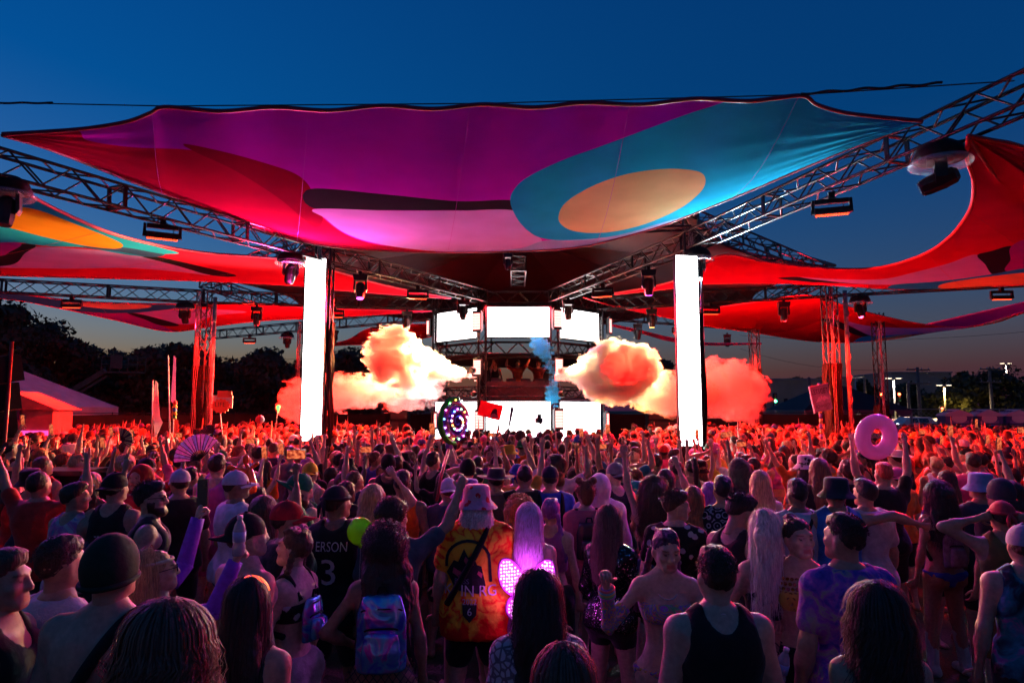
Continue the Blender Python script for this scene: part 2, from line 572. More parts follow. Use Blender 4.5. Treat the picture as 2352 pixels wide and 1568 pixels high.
M_LOOM = vary(mat("grey cable loom", (.30, .27, .27), .45), 25, .5); M_POLE = vary(mat("galvanised pole", (.34, .31, .30), .4, .3), 10, .3)
def tower(label, p, top=6.5, w=.36, drape_to=4.2, seed=1, yaw=0.0):
    root = truss(label, (p[0], p[1], 0), (p[0], p[1], top), w=w, bay=.45, group="truss towers", name="truss_tower", cat="tower", frames=13)
    MB().box((0, 0, .03), (.8, .8, .06)).build("base_plate", M_TRUSS, root)
    if drape_to:
        d = pleats("drape", root, w * 1.15, .1, drape_to, .035, 5, seed, yaw)
        d.location = (0, -w / 2 - .05, 0)
        d = pleats("drape", root, w * 1.15, .1, drape_to, .035, 5, seed + 3, yaw + R(90))
        d.location = (w / 2 + .05 if p[0] < 0 else -w / 2 - .05, 0, 0)
    mb = MB()
    for k in range(3):
        x = -w / 2 + .06 + .05 * k
        mb.tube([(x + .02 * math.sin(i * 1.7 + k), -w / 2 - .09 - .015 * math.sin(i * 2.3 + k), i * top / 12) for i in range(13)], .012, 5)
    mb.build("cable", M_LOOM, root)
    return root
tower("draped truss tower standing close behind the left white light column", T_FL, drape_to=4.6, seed=1)
tower("draped truss tower standing close behind the right white light column", T_FR, drape_to=4.6, seed=2)
TOWER_MODE[0] = True
tower("red-lit truss tower beside the flags at the left", T_L, drape_to=3.9, seed=3)
tower("red-lit truss tower behind the schwifty sign at the right", T_R, drape_to=3.9, seed=4)
tower("red-lit truss tower beside the orange smoke at the right", T_BR, drape_to=4.3, seed=5)
tower("truss tower hidden behind the left light column's smoke", T_BL, drape_to=4.3, seed=6)
TOWER_MODE[0] = False
tower("thin dark truss tower at the end of the distant left truss", O_BL, drape_to=0, seed=7)
tower("slim dark truss tower beyond the pink inflatable ring", O_BR, drape_to=2.6, seed=8)

for lbl, p in (("orange-lit steel pole beside the red-lit left tower", (T_L[0] + .42, T_L[1] - .1)), ("orange-lit steel pole beside the red-lit right tower", (T_R[0] + .48, T_R[1] - .1))):
    e = empty("steel_pole", (p[0], p[1], 0), 0, lbl, "pole", "steel poles beside towers")
    MB().tube([(0, 0, 0), (0, 0, 6.3)], .07, 8).build("post", M_POLE, e, True)
    mb = MB()
    mb.tube([(.07 * math.cos(i * .9), .07 * math.sin(i * .9) - .03, i * .1) for i in range(62)], .018, 5)
    mb.build("cable", M_LOOM, e)

# ------------------------------------------------------------------ light columns
def led_column(label, x, y, z0, z1, yaw, w=.5):
    root = empty("led_column", (x, y, z0), yaw, label, "light column", "white light columns")
    H = z1 - z0
    MB().box((0, .06, H / 2), (w + .05, .10, H + .05)).build("housing", M_BLACK, root)
    n = 9
    for i in range(n):
        hh = H / n
        mb = MB(); mb.box((0, 0, hh * (i + .5)), (w, .02, hh - .004)); mb.build("led_panel", M_LED, root)
    mb = MB()
    for sx in (-1, 1): mb.box((sx * (w / 2 + .02), .0, H / 2), (.025, .05, H + .05))
    mb.build("edge_trim", M_BLACK, root)
    mb = MB()
    for i in (0, 4, 8): mb.box((0, .2, H * (i + .5) / n), (.08, .2, .05))
    mb.build("bracket", M_TRUSS, root)
led_column("tall glowing white light column left of the stage", -4.87, 16.68, 1.66, 6.13, R(-4))
led_column("tall glowing white light column right of the stage", 3.98, 15.32, 1.61, 5.90, R(4))

# ------------------------------------------------------------------ stage
CX, CYS = .22, 26.5
stage = empty("stage_tower", (CX, CYS, 0), 0, "eight-sided black truss stage with screens on two levels and a booth between", "stage")
O0 = Vector((CX, CYS, 0))
ring = [SV["a"], SV["b"], SV["d"], SV["f"], SV["h"], SV["g"], SV["e"], SV["c"]]
mbs = MB()
for p in ring:
    for dx, dy in ((-.13, -.13), (.13, -.13), (.13, .13), (-.13, .13)):
        bar("column_chord", stage, (p[0] + dx, p[1] + dy, 0), (p[0] + dx, p[1] + dy, 6.5), .03, O0)
    for i in range(14):
        for a, b in (((-.13, -.13), (.13, -.13)), ((.13, -.13), (.13, .13)), ((-.13, .13), (-.13, -.13))):
            if i % 2: a, b = b, a
            mbs.tube([(p[0] + a[0] - CX, p[1] + a[1] - CYS, i * .46), (p[0] + b[0] - CX, p[1] + b[1] - CYS, (i + 1) * .46)], .016, 4, False)
tag(mbs.build("column_lacing", M_TRUSS, stage, True), kind="stuff")
for i in range(8):
    a, b = Vector((*ring[i], 0)), Vector((*ring[(i + 1) % 8], 0))
    vis = i in (0, 1, 7)
    for (z0, z1) in ((6.1, 6.5), (4.33, 4.74), (2.86, 3.2)):
        out = (b - a).cross(Vector((0, 0, 1))).normalized()
        for zz in (z0, z1):
            for off in (.02, -.28):
                bar("ring_chord", stage, a + out * off + Vector((0, 0, zz)), b + out * off + Vector((0, 0, zz)), .026, O0)
        n = 6
        for k in range(n):
            p = a.lerp(b, k / n); q = a.lerp(b, (k + 1) / n)
            zz0, zz1 = (z0, z1) if k % 2 == 0 else (z1, z0)
            for off in ((.02, -.28) if vis else (.02,)):
                bar("ring_brace", stage, p + out * off + Vector((0, 0, zz0)), q + out * off + Vector((0, 0, zz1)), .018, O0)
def octo(r, z0, z1):
    mb = MB(); n = 8
    V = [(r * math.cos(R(22.5 + 45 * k)), r * math.sin(R(22.5 + 45 * k)), zz) for zz in (z0, z1) for k in range(n)]
    return mb.add(V, [tuple(range(n - 1, -1, -1)), tuple(range(n, 2 * n))] + [(k, (k + 1) % n, (k + 1) % n + n, k + n) for k in range(n)])
octo(3.1, 2.28, 2.42).build("deck", M_BLACK, stage)
octo(3.05, 4.2, 4.3).build("upper_platform", M_BLACK, stage)
octo(3.15, 0, .9).build("skirt", M_BLACK, stage)
M_BOOTH = vary(mat("booth front", (.035, .02, .022), .5), 6, .5)
MB().box((0, -2.62, 2.9), (2.2, .5, .96)).build("booth_desk", M_BOOTH, stage)
mb = MB()
for k in range(4):
    mb.box((-.75 + k * .5, -2.68, 3.43), (.34, .36, .09)); mb.lathe([(.13, 3.475), (.13, 3.49)], 14, c=(-.75 + k * .5, -2.68, 0))
mb.build("mixer_deck", M_PLASTIC, stage)
for k in (-1, 1): MB().box((k * .95, -1.2, 3.3), (.35, .3, 1.9)).build("side_rack", M_PLASTIC, stage)

def led_screen(label, a, b, z0, z1, inset):
    a, b = Vector((*a, 0)), Vector((*b, 0))
    d = (b - a).normalized(); out = d.cross(Vector((0, 0, 1)))
    W = (b - a).length - 2 * inset
    c = (a + b) / 2 + out * .12
    root = empty("led_screen", (c.x, c.y, z0), math.atan2(d.y, d.x), label, "screen", "white stage screens")
    H = z1 - z0
    MB().box((0, .08, H / 2), (W + .1, .12, H + .1)).build("frame", M_BLACK, root)
    nx = 4; ny = 2
    for i in range(nx):
        for j in range(ny):
            w_, h_ = W / nx, H / ny
            MB().box((-W / 2 + (i + .5) * w_, .0, (j + .5) * h_), (w_ - .002, .03, h_ - .002)).build("screen_tile", M_SCREEN, root)
UP, LO = (4.90, 5.93), (1.35, 2.68)
led_screen("upper centre white stage screen above the booth", SV["a"], SV["b"], *UP, .19)
led_screen("upper white screen angled away on the stage's left", SV["c"], SV["a"], *UP, .19)
led_screen("upper white screen angled away on the stage's right", SV["b"], SV["d"], *UP, .19)
led_screen("lower centre white stage screen behind raised hands", SV["a"], SV["b"], *LO, .16)
led_screen("lower white screen behind the lollipop totem", SV["c"], SV["a"], *LO, .16)
led_screen("lower white screen at the stage's right behind raised hands", SV["b"], SV["d"], *LO, .16)
led_screen("upper white screen on the far right side of the stage", SV["d"], SV["f"], *UP, .19)
led_screen("upper white screen on the far left side of the stage", SV["e"], SV["c"], *UP, .19)

# ------------------------------------------------------------------ stage roof
M_ROOF = vary(mat("charcoal roof fabric", (.05, .048, .062), .85), .6, .2)
rc = empty("stage_canopy", (CX, CYS, 0), 0, "dark charcoal fabric roof stretched over the stage from tower to tower", "roof canopy")
apex = Vector((0, .6, 9.4))
for i in range(8):
    a = Vector((RIM[i][0] - CX, RIM[i][1] - CYS, 7.1)); b = Vector((RIM[(i + 1) % 8][0] - CX, RIM[(i + 1) % 8][1] - CYS, 7.1))
    V, F = [], []
    n, m = 14, 16
    for j in range(n + 1):
        t = j / n
        for k in range(m + 1):
            s = k / m
            p = a.lerp(b, s)
            inw = .10 * math.sin(math.pi * s)
            p = p.lerp(Vector((0, 0, 7.1)), inw)
            q = p.lerp(apex, t)
            q.z = 7.1 + (apex.z - 7.1) * (t ** 1.25) - .25 * math.sin(math.pi * s) * (1 - t) * t
            V.append(q)
    for j in range(n):
        for k in range(m):
            c = j * (m + 1) + k
            F.append((c, c + 1, c + m + 2, c + m + 1))
    obj("roof_panel", new_mesh("roof_panel", V, F, M_ROOF, True), rc)
    mb = MB(); mb.tube([V[k] for k in range(m + 1)], .05, 6); mb.build("hem", M_ROOF, rc, True)
p = Vector((RIM[2][0] - CX, RIM[2][1] - CYS, 7.12))
MB().tube([p + Vector((-1.3, -1.35, .02)), p + Vector((.3, .1, .06))], .05, 8).build("outrigger_pole", M_TRUSS, rc, True)
# ------------------------------------------------------------------ printed stretch canopies
def c1(x, y): return (x / 2.8515 * .9408, (500 + y / 2.8515) * .9408)
def c2(x, y): return ((600 + x / 2.8515) * .9408, (550 + y / 2.8515) * .9408)
def c3(x, y): return ((1200 + x / 2.8515) * .9408, (550 + y / 2.8515) * .9408)
def c4(x, y): return ((1840 + x / 2.8515) * .9408, (550 + y / 2.8515) * .9408)
def cl(x, y): return (x / 2.94 * .9408, (220 + y / 2.94) * .9408)
def cr_(x, y): return ((1700 + x / 2.851) * .9408, (150 + y / 2.851) * .9408)

def catmull(P, n, closed=False):
    P = np.array(P, float)
    m = len(P)
    if closed: Q = np.concatenate([P[-1:], P, P[:2]]); segs = m
    else: Q = np.concatenate([2 * P[:1] - P[1:2], P, 2 * P[-1:] - P[-2:-1]]); segs = m - 1
    out = []
    for i in range(segs):
        p0, p1, p2, p3 = Q[i:i + 4]
        t = np.linspace(0, 1, n, endpoint=False)[:, None]
        out.append(.5 * (2 * p1 + (p2 - p0) * t + (2 * p0 - 5 * p1 + 4 * p2 - p3) * t ** 2 + (3 * p1 - p0 - 3 * p2 + p3) * t ** 3))
    if not closed: out.append(P[-1:])
    return np.concatenate(out)

def poly_sd(P, Q):
    """Signed distance (inside positive) of points Q (n,2) to closed polygon P."""
    A = P; B_ = np.roll(P, -1, 0)
    d = np.full(len(Q), 1e9); inside = np.zeros(len(Q), bool)
    for a, b in zip(A, B_):
        e = b - a; w = Q - a
        t = np.clip((w @ e) / max(e @ e, 1e-9), 0, 1)
        d = np.minimum(d, ((w - t[:, None] * e) ** 2).sum(1))
        c = (a[1] > Q[:, 1]) != (b[1] > Q[:, 1])
        xi = a[0] + (Q[:, 1] - a[1]) / np.where(abs(b[1] - a[1]) < 1e-9, 1e-9, b[1] - a[1]) * e[0]
        inside ^= c & (Q[:, 0] < xi)
    return np.where(inside, 1, -1) * np.sqrt(d)

def fabric(name, base, inks):
    """Printed fabric: inks = [(attribute, colour)] laid over the base in order."""
    m = mat(name, base, .75)
    N, L, B = nodes_of(m)
    cur = None
    for at_, c in inks:
        a = N.new("ShaderNodeAttribute"); a.attribute_name = at_
        st = N.new("ShaderNodeMapRange"); st.inputs["From Min"].default_value = -.6; st.inputs["From Max"].default_value = .6
        L.new(a.outputs["Fac"], st.inputs["Value"])
        mx = N.new("ShaderNodeMix"); mx.data_type = 'RGBA'
        L.new(st.outputs[0], mx.inputs["Factor"])
        if cur is None: mx.inputs["A"].default_value = (*base, 1)
        else: L.new(cur, mx.inputs["A"])
        mx.inputs["B"].default_value = (*c, 1)
        cur = mx.outputs["Result"]
    tc = N.new("ShaderNodeTexCoord"); nz = N.new("ShaderNodeTexNoise"); nz.inputs["Scale"].default_value = 1.3; nz.inputs["Detail"].default_value = 6
    L.new(tc.outputs["Object"], nz.inputs["Vector"])
    mr = N.new("ShaderNodeMapRange"); mr.inputs["From Min"].default_value = .3; mr.inputs["From Max"].default_value = .7
    mr.inputs["To Min"].default_value = .9; mr.inputs["To Max"].default_value = 1.06
    L.new(nz.outputs["Fac"], mr.inputs["Value"])
    mm = N.new("ShaderNodeMix"); mm.data_type = 'RGBA'; mm.blend_type = 'MULTIPLY'; mm.inputs["Factor"].default_value = 1
    if cur is None: mm.inputs["A"].default_value = (*base, 1)
    else: L.new(cur, mm.inputs["A"])
    L.new(mr.outputs[0], mm.inputs["B"])
    df = N.new("ShaderNodeBsdfDiffuse"); tr = N.new("ShaderNodeBsdfTranslucent"); ms = N.new("ShaderNodeMixShader")
    ms.inputs[0].default_value = .22
    L.new(mm.outputs["Result"], df.inputs["Color"]); L.new(mm.outputs["Result"], tr.inputs["Color"])
    L.new(df.outputs[0], ms.inputs[1]); L.new(tr.outputs[0], ms.inputs[2])
    L.new(ms.outputs[0], N["Material Output"].inputs["Surface"])
    return m

def curve3(pts, n):
    """Smooth 3D curve through surveyed points (u, v, z)."""
    P = np.array([tuple(Pz(u, v, zz)) for u, v, zz in pts])
    C = catmull(P, 24)
    s = np.concatenate([[0], np.cumsum(np.linalg.norm(np.diff(C, axis=0), axis=1))]); s /= s[-1]
    t = np.linspace(0, 1, n)
    return np.stack([np.interp(t, s, C[:, k]) for k in range(3)], 1)

def canopy(label, A, Bc, base, inks, na=120, nt=44, sag=.25, hem=(.35, .01, .05), piped=True, ripple=.0):
    """Fabric spanning two edge curves A and Bc; inks = [(colour, outline in survey pixels)]."""
    a, b = curve3(A, na), curve3(Bc, na)
    t = np.linspace(0, 1, nt)[None, :, None]
    G = a[:, None, :] * (1 - t) + b[:, None, :] * t
    s = np.linspace(0, 1, na)
    span = np.linalg.norm(a - b, axis=1)
    G[:, :, 2] -= sag * np.minimum(span, 4)[:, None] / 4 * np.sin(np.pi * t[..., 0]) * 1.0
    if ripple:
        G[:, :, 2] += ripple * np.sin(t[..., 0] * 46) * np.exp(-np.minimum(s, 1 - s)[:, None] * 14)
    V = G.reshape(-1, 3)
    i, j = np.meshgrid(np.arange(na - 1), np.arange(nt - 1), indexing='ij')
    c = (i * nt + j).ravel()
    Fq = np.stack([c, c + nt, c + nt + 1, c + 1], 1)
    y = V[:, 1]; X = V[:, 0]; Zc = V[:, 2] - CAM_H
    dep = _cp * y + _sp * Zc; upc = -_sp * y + _cp * Zc
    UV = np.stack([1176 + 1568 * X / dep, 784 - 1568 * upc / dep], 1)
    names = [f"ink_{k}" for k in range(len(inks))]
    m = fabric("printed fabric " + label, base, [(n_, c_) for n_, (c_, _) in zip(names, inks)])
    me = new_mesh("fabric", V, Fq, m, True)
    for n_, (_, P) in zip(names, inks):
        at_ = me.attributes.new(n_, 'FLOAT', 'POINT')
        at_.data.foreach_set("value", poly_sd(catmull(P, 8, True), UV).astype(np.float32))
    root = empty("stretch_canopy", V.mean(0), 0, label, "canopy", "printed stretch canopies")
    off = Vector(V.mean(0))
    o = obj("fabric", me, root, loc=-off)
    mh = mat(f"canopy hem {hem}", hem, .6)
    ms_ = mat(f"seam thread {base}", tuple(.9 * c for c in base), .9)
    for k in range(1, 6):
        j = int(na * k / 6)
        mb = MB(); mb.tube([Vector(p) - off for p in G[j]], .0035, 4); mb.build("seam", ms_, root, True)
    for C in (a, b):
        mb = MB(); mb.tube([Vector(p) - off for p in C], .03, 6); mb.build("hem", mh, root, True)
    return root

PURPLE, RED, CHAR, LAV, TEAL, ORANGE = (.46, .012, .56), (.36, .006, .04), (.03, .028, .035), (.56, .36, .80), (.02, .52, .80), (.72, .58, .26)
wire_u = [(380, 246), (630, 247), (880, 243), (1110, 240), (1345, 236), (1600, 227), (1840, 220)]
top = [(5, 308, 6.22), (100, 303, 6.3), (200, 295, 6.4), (290, 280, 6.48), (345, 260, 6.52)]
for k, (u, v) in enumerate(wire_u):
    top.append((u, v, 6.56))
    if k < len(wire_u) - 1:
        u2, v2 = wire_u[k + 1]
        top.append(((u + u2) / 2, (v + v2) / 2 + 9, 6.50))
top += [(1875, 240, 6.54), (1935, 258, 6.52), (2010, 268, 6.5), (2118, 278, 6.5)]
low = [(5, 311, 6.2), (100, 338, 6.3), (200, 376, 6.42), (300, 416, 6.5), (400, 453, 6.5), (500, 490, 6.48), (600, 527, 6.45), (680, 552, 6.4),
       (760, 566, 6.3), (850, 574, 6.2), (1000, 579, 6.12), (1130, 578, 6.1), (1250, 574, 6.12), (1340, 565, 6.16), (1420, 547, 6.22), (1520, 518, 6.28),
       (1600, 487, 6.32), (1700, 447, 6.36), (1800, 405, 6.4), (1900, 362, 6.42), (2000, 322, 6.46), (2118, 280, 6.5)]
red_shape = [(-60, 280), (60, 290), (175, 299), (200, 322), (300, 338), (420, 343), (520, 357), (610, 378), (670, 398), (703, 422), (716, 450), (725, 478), (745, 502), (795, 538), (870, 562), (1000, 577), (1000, 640), (500, 640), (-60, 400)]
red_dark = [(420, 330), (520, 350), (620, 378), (680, 400), (712, 430), (722, 470), (742, 500), (720, 520), (640, 455), (540, 392), (450, 350)]
char = [(712, 434), (880, 446), (1050, 462), (1174, 460), (1185, 484), (1050, 483), (900, 483), (722, 479)]
lav = [(724, 480), (900, 484), (1050, 484), (1182, 484), (1205, 525), (1245, 552), (1200, 568), (1130, 577), (1000, 577), (870, 560), (793, 535), (745, 500)]
teal = [(1172, 462), (1178, 440), (1200, 415), (1240, 392), (1300, 365), (1370, 340), (1440, 314), (1510, 288), (1580, 262), (1660, 236), (1780, 190), (2200, 190), (2200, 300), (1800, 450), (1600, 520), (1440, 556), (1340, 556), (1290, 553), (1235, 544), (1200, 518), (1180, 488)]
pale = [(1250, 553), (1330, 551), (1430, 538), (1560, 500), (1650, 480), (1500, 540), (1400, 575), (1300, 580), (1180, 584), (1130, 578), (1200, 569)]
orange = [(1283, 498), (1300, 465), (1360, 428), (1440, 400), (1530, 388), (1600, 393), (1620, 410), (1610, 440), (1560, 480), (1480, 515), (1400, 533), (1330, 533), (1294, 520)]
canopy("huge purple, red and teal printed canopy overhead with an orange oval", top, low, PURPLE,
       [(RED, red_shape), ((.24, .005, .03), red_dark), (CHAR, char), (LAV, lav), (TEAL, teal), ((.30, .48, .82), pale), (ORANGE, orange)], 220, 80, .22, (.25, .008, .05), ripple=.022)
topL = [(29, 421, 5.95), (75, 452, 5.9), (160, 495, 5.85), (256, 535, 5.85), (368, 564, 5.9), (480, 581, 5.95), (560, 587, 6.0), (659, 597, 6.08), (741, 615, 6.15), (894, 657, 6.28), (1036, 684, 6.3)]
lowL = [(-520, 630, 6.2), (-200, 628, 6.2), (0, 632, 6.22), (192, 637, 6.22), (480, 645, 6.22), (688, 656, 6.22), (759, 664, 6.24), (894, 675, 6.28), (1036, 685, 6.3)]
canopy("canopy at the left with a long orange oval above the far truss", topL, lowL, (.60, .012, .05),
       [(LAV, [cl(-300, 1100), cl(200, 1120), cl(700, 1150), cl(1050, 1195), cl(1250, 1250), cl(1520, 1328), cl(1250, 1300), cl(900, 1276), cl(400, 1280), cl(-300, 1250)]),
        (CHAR, [cl(1000, 1190), cl(1150, 1200), cl(1400, 1255), cl(1700, 1330), cl(1520, 1330), cl(1250, 1255)]),
        (CHAR, [cl(-300, 1180), cl(0, 1190), cl(150, 1105), cl(265, 1115), cl(180, 1170), cl(75, 1255), cl(-300, 1260)]),
        ((.42, .03, .36), [cl(-300, 1040), cl(0, 1070), cl(155, 1105), cl(60, 1165), cl(0, 1190), cl(-300, 1200)]),
        ((.02, .40, .70), [cl(-300, 500), cl(80, 640), cl(200, 760), cl(500, 915), cl(800, 1040), cl(1150, 1130), cl(1290, 1170), cl(1180, 1178), cl(1080, 1195), cl(900, 1180), cl(600, 1130), cl(350, 1120), cl(150, 1095), cl(-300, 1030)]),
        ((.04, .09, .22), [cl(540, 1120), cl(880, 1128), cl(1100, 1165), cl(1190, 1183), cl(1080, 1197), cl(850, 1160), cl(620, 1135)]),
        ((.85, .27, .02), [cl(-400, 850), cl(0, 835), cl(250, 855), cl(550, 965), cl(800, 1065), cl(885, 1115), cl(820, 1138), cl(600, 1115), cl(300, 1050), cl(0, 975), cl(-400, 930)])],
       170, 56, .12, (.75, .02, .12))
topL2 = [c1(-900, 560) + (6.3,), c1(0, 605) + (6.3,), c1(400, 655) + (6.25,), c1(700, 680) + (6.22,), c1(1200, 690) + (6.22,), c1(1825, 690) + (6.25,), (759, 710, 6.3), (993, 711, 6.3)]
lowL2 = [c1(-900, 600) + (6.3,), c1(0, 650) + (6.25,), c1(400, 715) + (6.2,), c1(800, 800) + (6.15,), c1(1180, 880) + (6.1,), c1(1500, 842) + (6.15,), c1(1825, 805) + (6.2,), (759, 728, 6.28), (993, 714, 6.3)]
canopy("far canopy at the left with a small orange oval below the level truss", topL2, lowL2, (.62, .012, .04),
       [((.45, .03, .40), [c1(-500, 600), c1(150, 670), c1(600, 745), c1(900, 755), c1(1090, 830), c1(1220, 890), c1(800, 830), c1(-500, 760)]),
        (LAV, [c1(880, 752), c1(1100, 735), c1(1400, 725), c1(1720, 745), c1(1500, 770), c1(1330, 828), c1(1180, 820), c1(1000, 780)]),
        (CHAR, [c1(880, 752), c1(980, 760), c1(1250, 835), c1(1120, 840), c1(1000, 795)]),
        ((.03, .30, .45), [c1(-900, 520), c1(0, 590), c1(400, 640), c1(800, 670), c1(1250, 680), c1(1300, 710), c1(1100, 735), c1(900, 752), c1(600, 745), c1(150, 680), c1(-900, 600)]),
        (ORANGE, [c1(415, 680), c1(560, 680), c1(800, 684), c1(1000, 695), c1(1065, 707), c1(980, 722), c1(800, 728), c1(650, 715), c1(500, 695)])],
       150, 36, .1, (.6, .02, .1))
canopy("small red canopy behind the smoke left of the stage", [c2(500, 840) + (6.1,), c2(700, 800) + (6.1,), c2(850, 722) + (6.25,), c2(1100, 692) + (6.3,), c2(1340, 690) + (6.3,)],
       [c2(500, 845) + (6.1,), c2(700, 832) + (6.0,), c2(850, 828) + (6.0,), c2(1100, 815) + (6.05,), c2(1340, 760) + (6.2,)], (.62, .012, .03), [], 60, 20, .05, (.5, .01, .05))
topR = [(2224, 314, 6.0), (2221, 365, 5.98), (2236, 422, 5.9), (2226, 484, 5.86), (2177, 547, 5.86), (2111, 588, 5.9), (2012, 615, 5.95), (1896, 616, 6.0), (1764, 603, 6.08), (1649, 588, 6.12), (1538, 648, 6.25), (1360, 681, 6.3)]
lowR = [(2780, 640, 6.1), (2560, 648, 6.1), (2352, 653, 6.12), (2160, 664, 6.15), (2045, 663, 6.2), (1896, 653, 6.25), (1731, 649, 6.28), (1610, 652, 6.28), (1538, 662, 6.28), (1360, 682, 6.3)]
topR2 = [(2224, 312, 6.02), (2290, 324, 6.06), (2352, 338, 6.1), (2600, 420, 6.15), (2780, 500, 6.2)]
canopy("bright red canopy sweeping up to the right truss with lavender and orange bands", topR, lowR, (.62, .006, .035),
       [(LAV, [c4(190, 372), c4(300, 360), c4(600, 376), c4(900, 374), c4(1100, 332), c4(1350, 268), c4(1560, 206), c4(1665, 338), c4(1300, 388), c4(1000, 412), c4(700, 407), c4(400, 385)]),
        (CHAR, [c4(170, 372), c4(290, 358), c4(420, 376), c4(700, 405), c4(950, 414), c4(500, 402)]),
        (CHAR, [c4(1556, 208), c4(1650, 180), c4(1796, 145), c4(1790, 240), c4(1765, 318), c4(1665, 342), c4(1610, 270)]),
        ((.42, .03, .36), [c4(1796, 145), c4(2000, 60), c4(2600, -100), c4(2600, 240), c4(2100, 270), c4(1765, 320), c4(1788, 240)]),
        (TEAL, [c4(945, 425), c4(1000, 410), c4(1300, 388), c4(1660, 340), c4(1882, 300), c4(2600, 200), c4(2600, 500), c4(1500, 500), c4(980, 450)]),
        ((.92, .42, .13), [c4(1280, 428), c4(1350, 400), c4(1600, 362), c4(1900, 328), c4(2300, 300), c4(2500, 380), c4(2000, 420), c4(1600, 440), c4(1350, 445)])],
       170, 60, .12, (.8, .02, .04))
topR3 = [c3(640, 500) + (6.3,), c3(890, 565) + (6.3,), c3(1240, 560) + (6.3,), c3(1500, 575) + (6.3,), c4(0, 535) + (6.35,), c4(200, 503) + (6.45,), c4(410, 490) + (6.5,), c4(640, 560) + (6.35,), c4(900, 632) + (6.2,), c4(1200, 690) + (6.05,), c4(1500, 705) + (6.0,), c4(1700, 668) + (6.05,), c4(1882, 603) + (6.1,), c4(2500, 420) + (6.2,)]
lowR3 = [c3(640, 503) + (6.3,), c3(890, 572) + (6.3,), c3(1240, 645) + (6.15,), c3(1500, 700) + (6.1,), c4(0, 745) + (6.1,), c4(200, 778) + (6.05,), c4(400, 805) + (6.0,), c4(600, 815) + (5.98,), c4(800, 806) + (5.98,), c4(1000, 785) + (6.0,), c4(1250, 742) + (6.0,), c4(1480, 712) + (6.0,), c4(1700, 672) + (6.05,), c4(1882, 608) + (6.1,), c4(2500, 424) + (6.2,)]
canopy("far red canopy at the right behind the red-lit tower with lavender tip", topR3, lowR3, (.64, .006, .02),
       [((.45, .006, .02), [c4(-400, 540), c4(100, 500), c4(400, 480), c4(620, 560), c4(480, 655), c4(300, 720), c4(100, 750), c4(-300, 745)]),
        (CHAR, [c4(470, 655), c4(560, 655), c4(700, 715), c4(850, 768), c4(760, 775), c4(640, 735)]),
        (LAV, [c4(630, 665), c4(800, 700), c4(1100, 715), c4(1500, 705), c4(1470, 725), c4(1150, 755), c4(860, 772), c4(740, 735)]),
        (TEAL, [c4(690, 815), c4(760, 775), c4(900, 768), c4(1080, 762), c4(980, 830), c4(700, 840)]),
        (ORANGE, [c4(815, 808), c4(950, 775), c4(1090, 760), c4(1080, 790), c4(900, 830)])],
       150, 40, .06, (.7, .01, .03))
canopy("purple canopy wing at the right edge above the porta potties",
       [c4(1200, 690) + (6.0,), c4(1500, 622) + (6.2,), c4(1882, 535) + (6.35,), c4(2600, 360) + (6.5,)],
       [c4(1200, 692) + (6.0,), c4(1500, 703) + (6.0,), c4(1882, 600) + (6.1,), c4(2600, 400) + (6.2,)], (.30, .03, .42), [], 50, 14, .03, (.5, .03, .3))
canopy("thin pink canopy streak behind the stage at the right", [c3(840, 690) + (6.2,), c3(1050, 735) + (6.1,), c3(1250, 782) + (6.0,), c3(1500, 818) + (5.9,), c3(1880, 820) + (5.9,)],
       [c3(840, 700) + (6.2,), c3(1050, 752) + (6.05,), c3(1250, 806) + (5.9,), c3(1500, 832) + (5.85,), c3(1880, 826) + (5.88,)], (.62, .04, .22), [], 40, 8, .02, (.5, .02, .2))
canopy("shadow-toned red canopy wing at the upper right edge", topR2, [(2224, 316, 6.0), (2300, 420, 5.98), (2352, 470, 5.98), (2600, 560, 6.05), (2780, 620, 6.1)], (.40, .004, .02), [], 60, 24, .1, (.35, .004, .02), ripple=.03)  # shadow on this part of the red sail put into a darker base

wire = empty("catenary_wire", Pz(0, 236, 6.58), 0, "thin dark wire strung above the purple canopy across the sky", "wire")
o = wire.location.copy()
mb = MB(); mb.tube([Pz(-400, 232, 6.58) - o] + [Pz(0, 236, 6.58) - o, Pz(380, 244, 6.58) - o, Pz(1110, 238, 6.58) - o, Pz(1840, 218, 6.58) - o, Pz(2330, 186, 6.56) - o], .009, 5)
mb.build("strand", M_CABLE, wire)
mb = MB()
pts = [Pz(1840 + k * 12, 216 - k * .93 + 2 * math.sin(k * .9), 6.55) - o for k in range(28)]
mb.tube(pts, .018, 5); mb.build("wrapped_cable", M_CABLE, wire)
mb = MB(); mb.tube([Pz(k * 11, 237 + .8 * math.sin(k), 6.565) - o for k in range(12)], .016, 5)
mb.build("wrapped_cable", M_CABLE, wire)
for u, v in wire_u:
    p = Pz(u, v, 6.57) - o
    MB().tube([p + Vector((-.03, 0, .02)), p + Vector((0, 0, -.03)), p + Vector((.03, 0, .02))], .014, 5).build("shackle", M_TRUSS, wire)
# ------------------------------------------------------------------ lamps hung from the trusses
def on_line(A, Bq, u, v=600):
    """Point of the plan line A-B seen at survey column u."""
    a = ray(u, v)[0]
    den = (Bq[0] - A[0]) - a * (Bq[1] - A[1])
    t = (a * A[1] - A[0]) / den
    return Vector((A[0] + (Bq[0] - A[0]) * t, A[1] + (Bq[1] - A[1]) * t, 0))

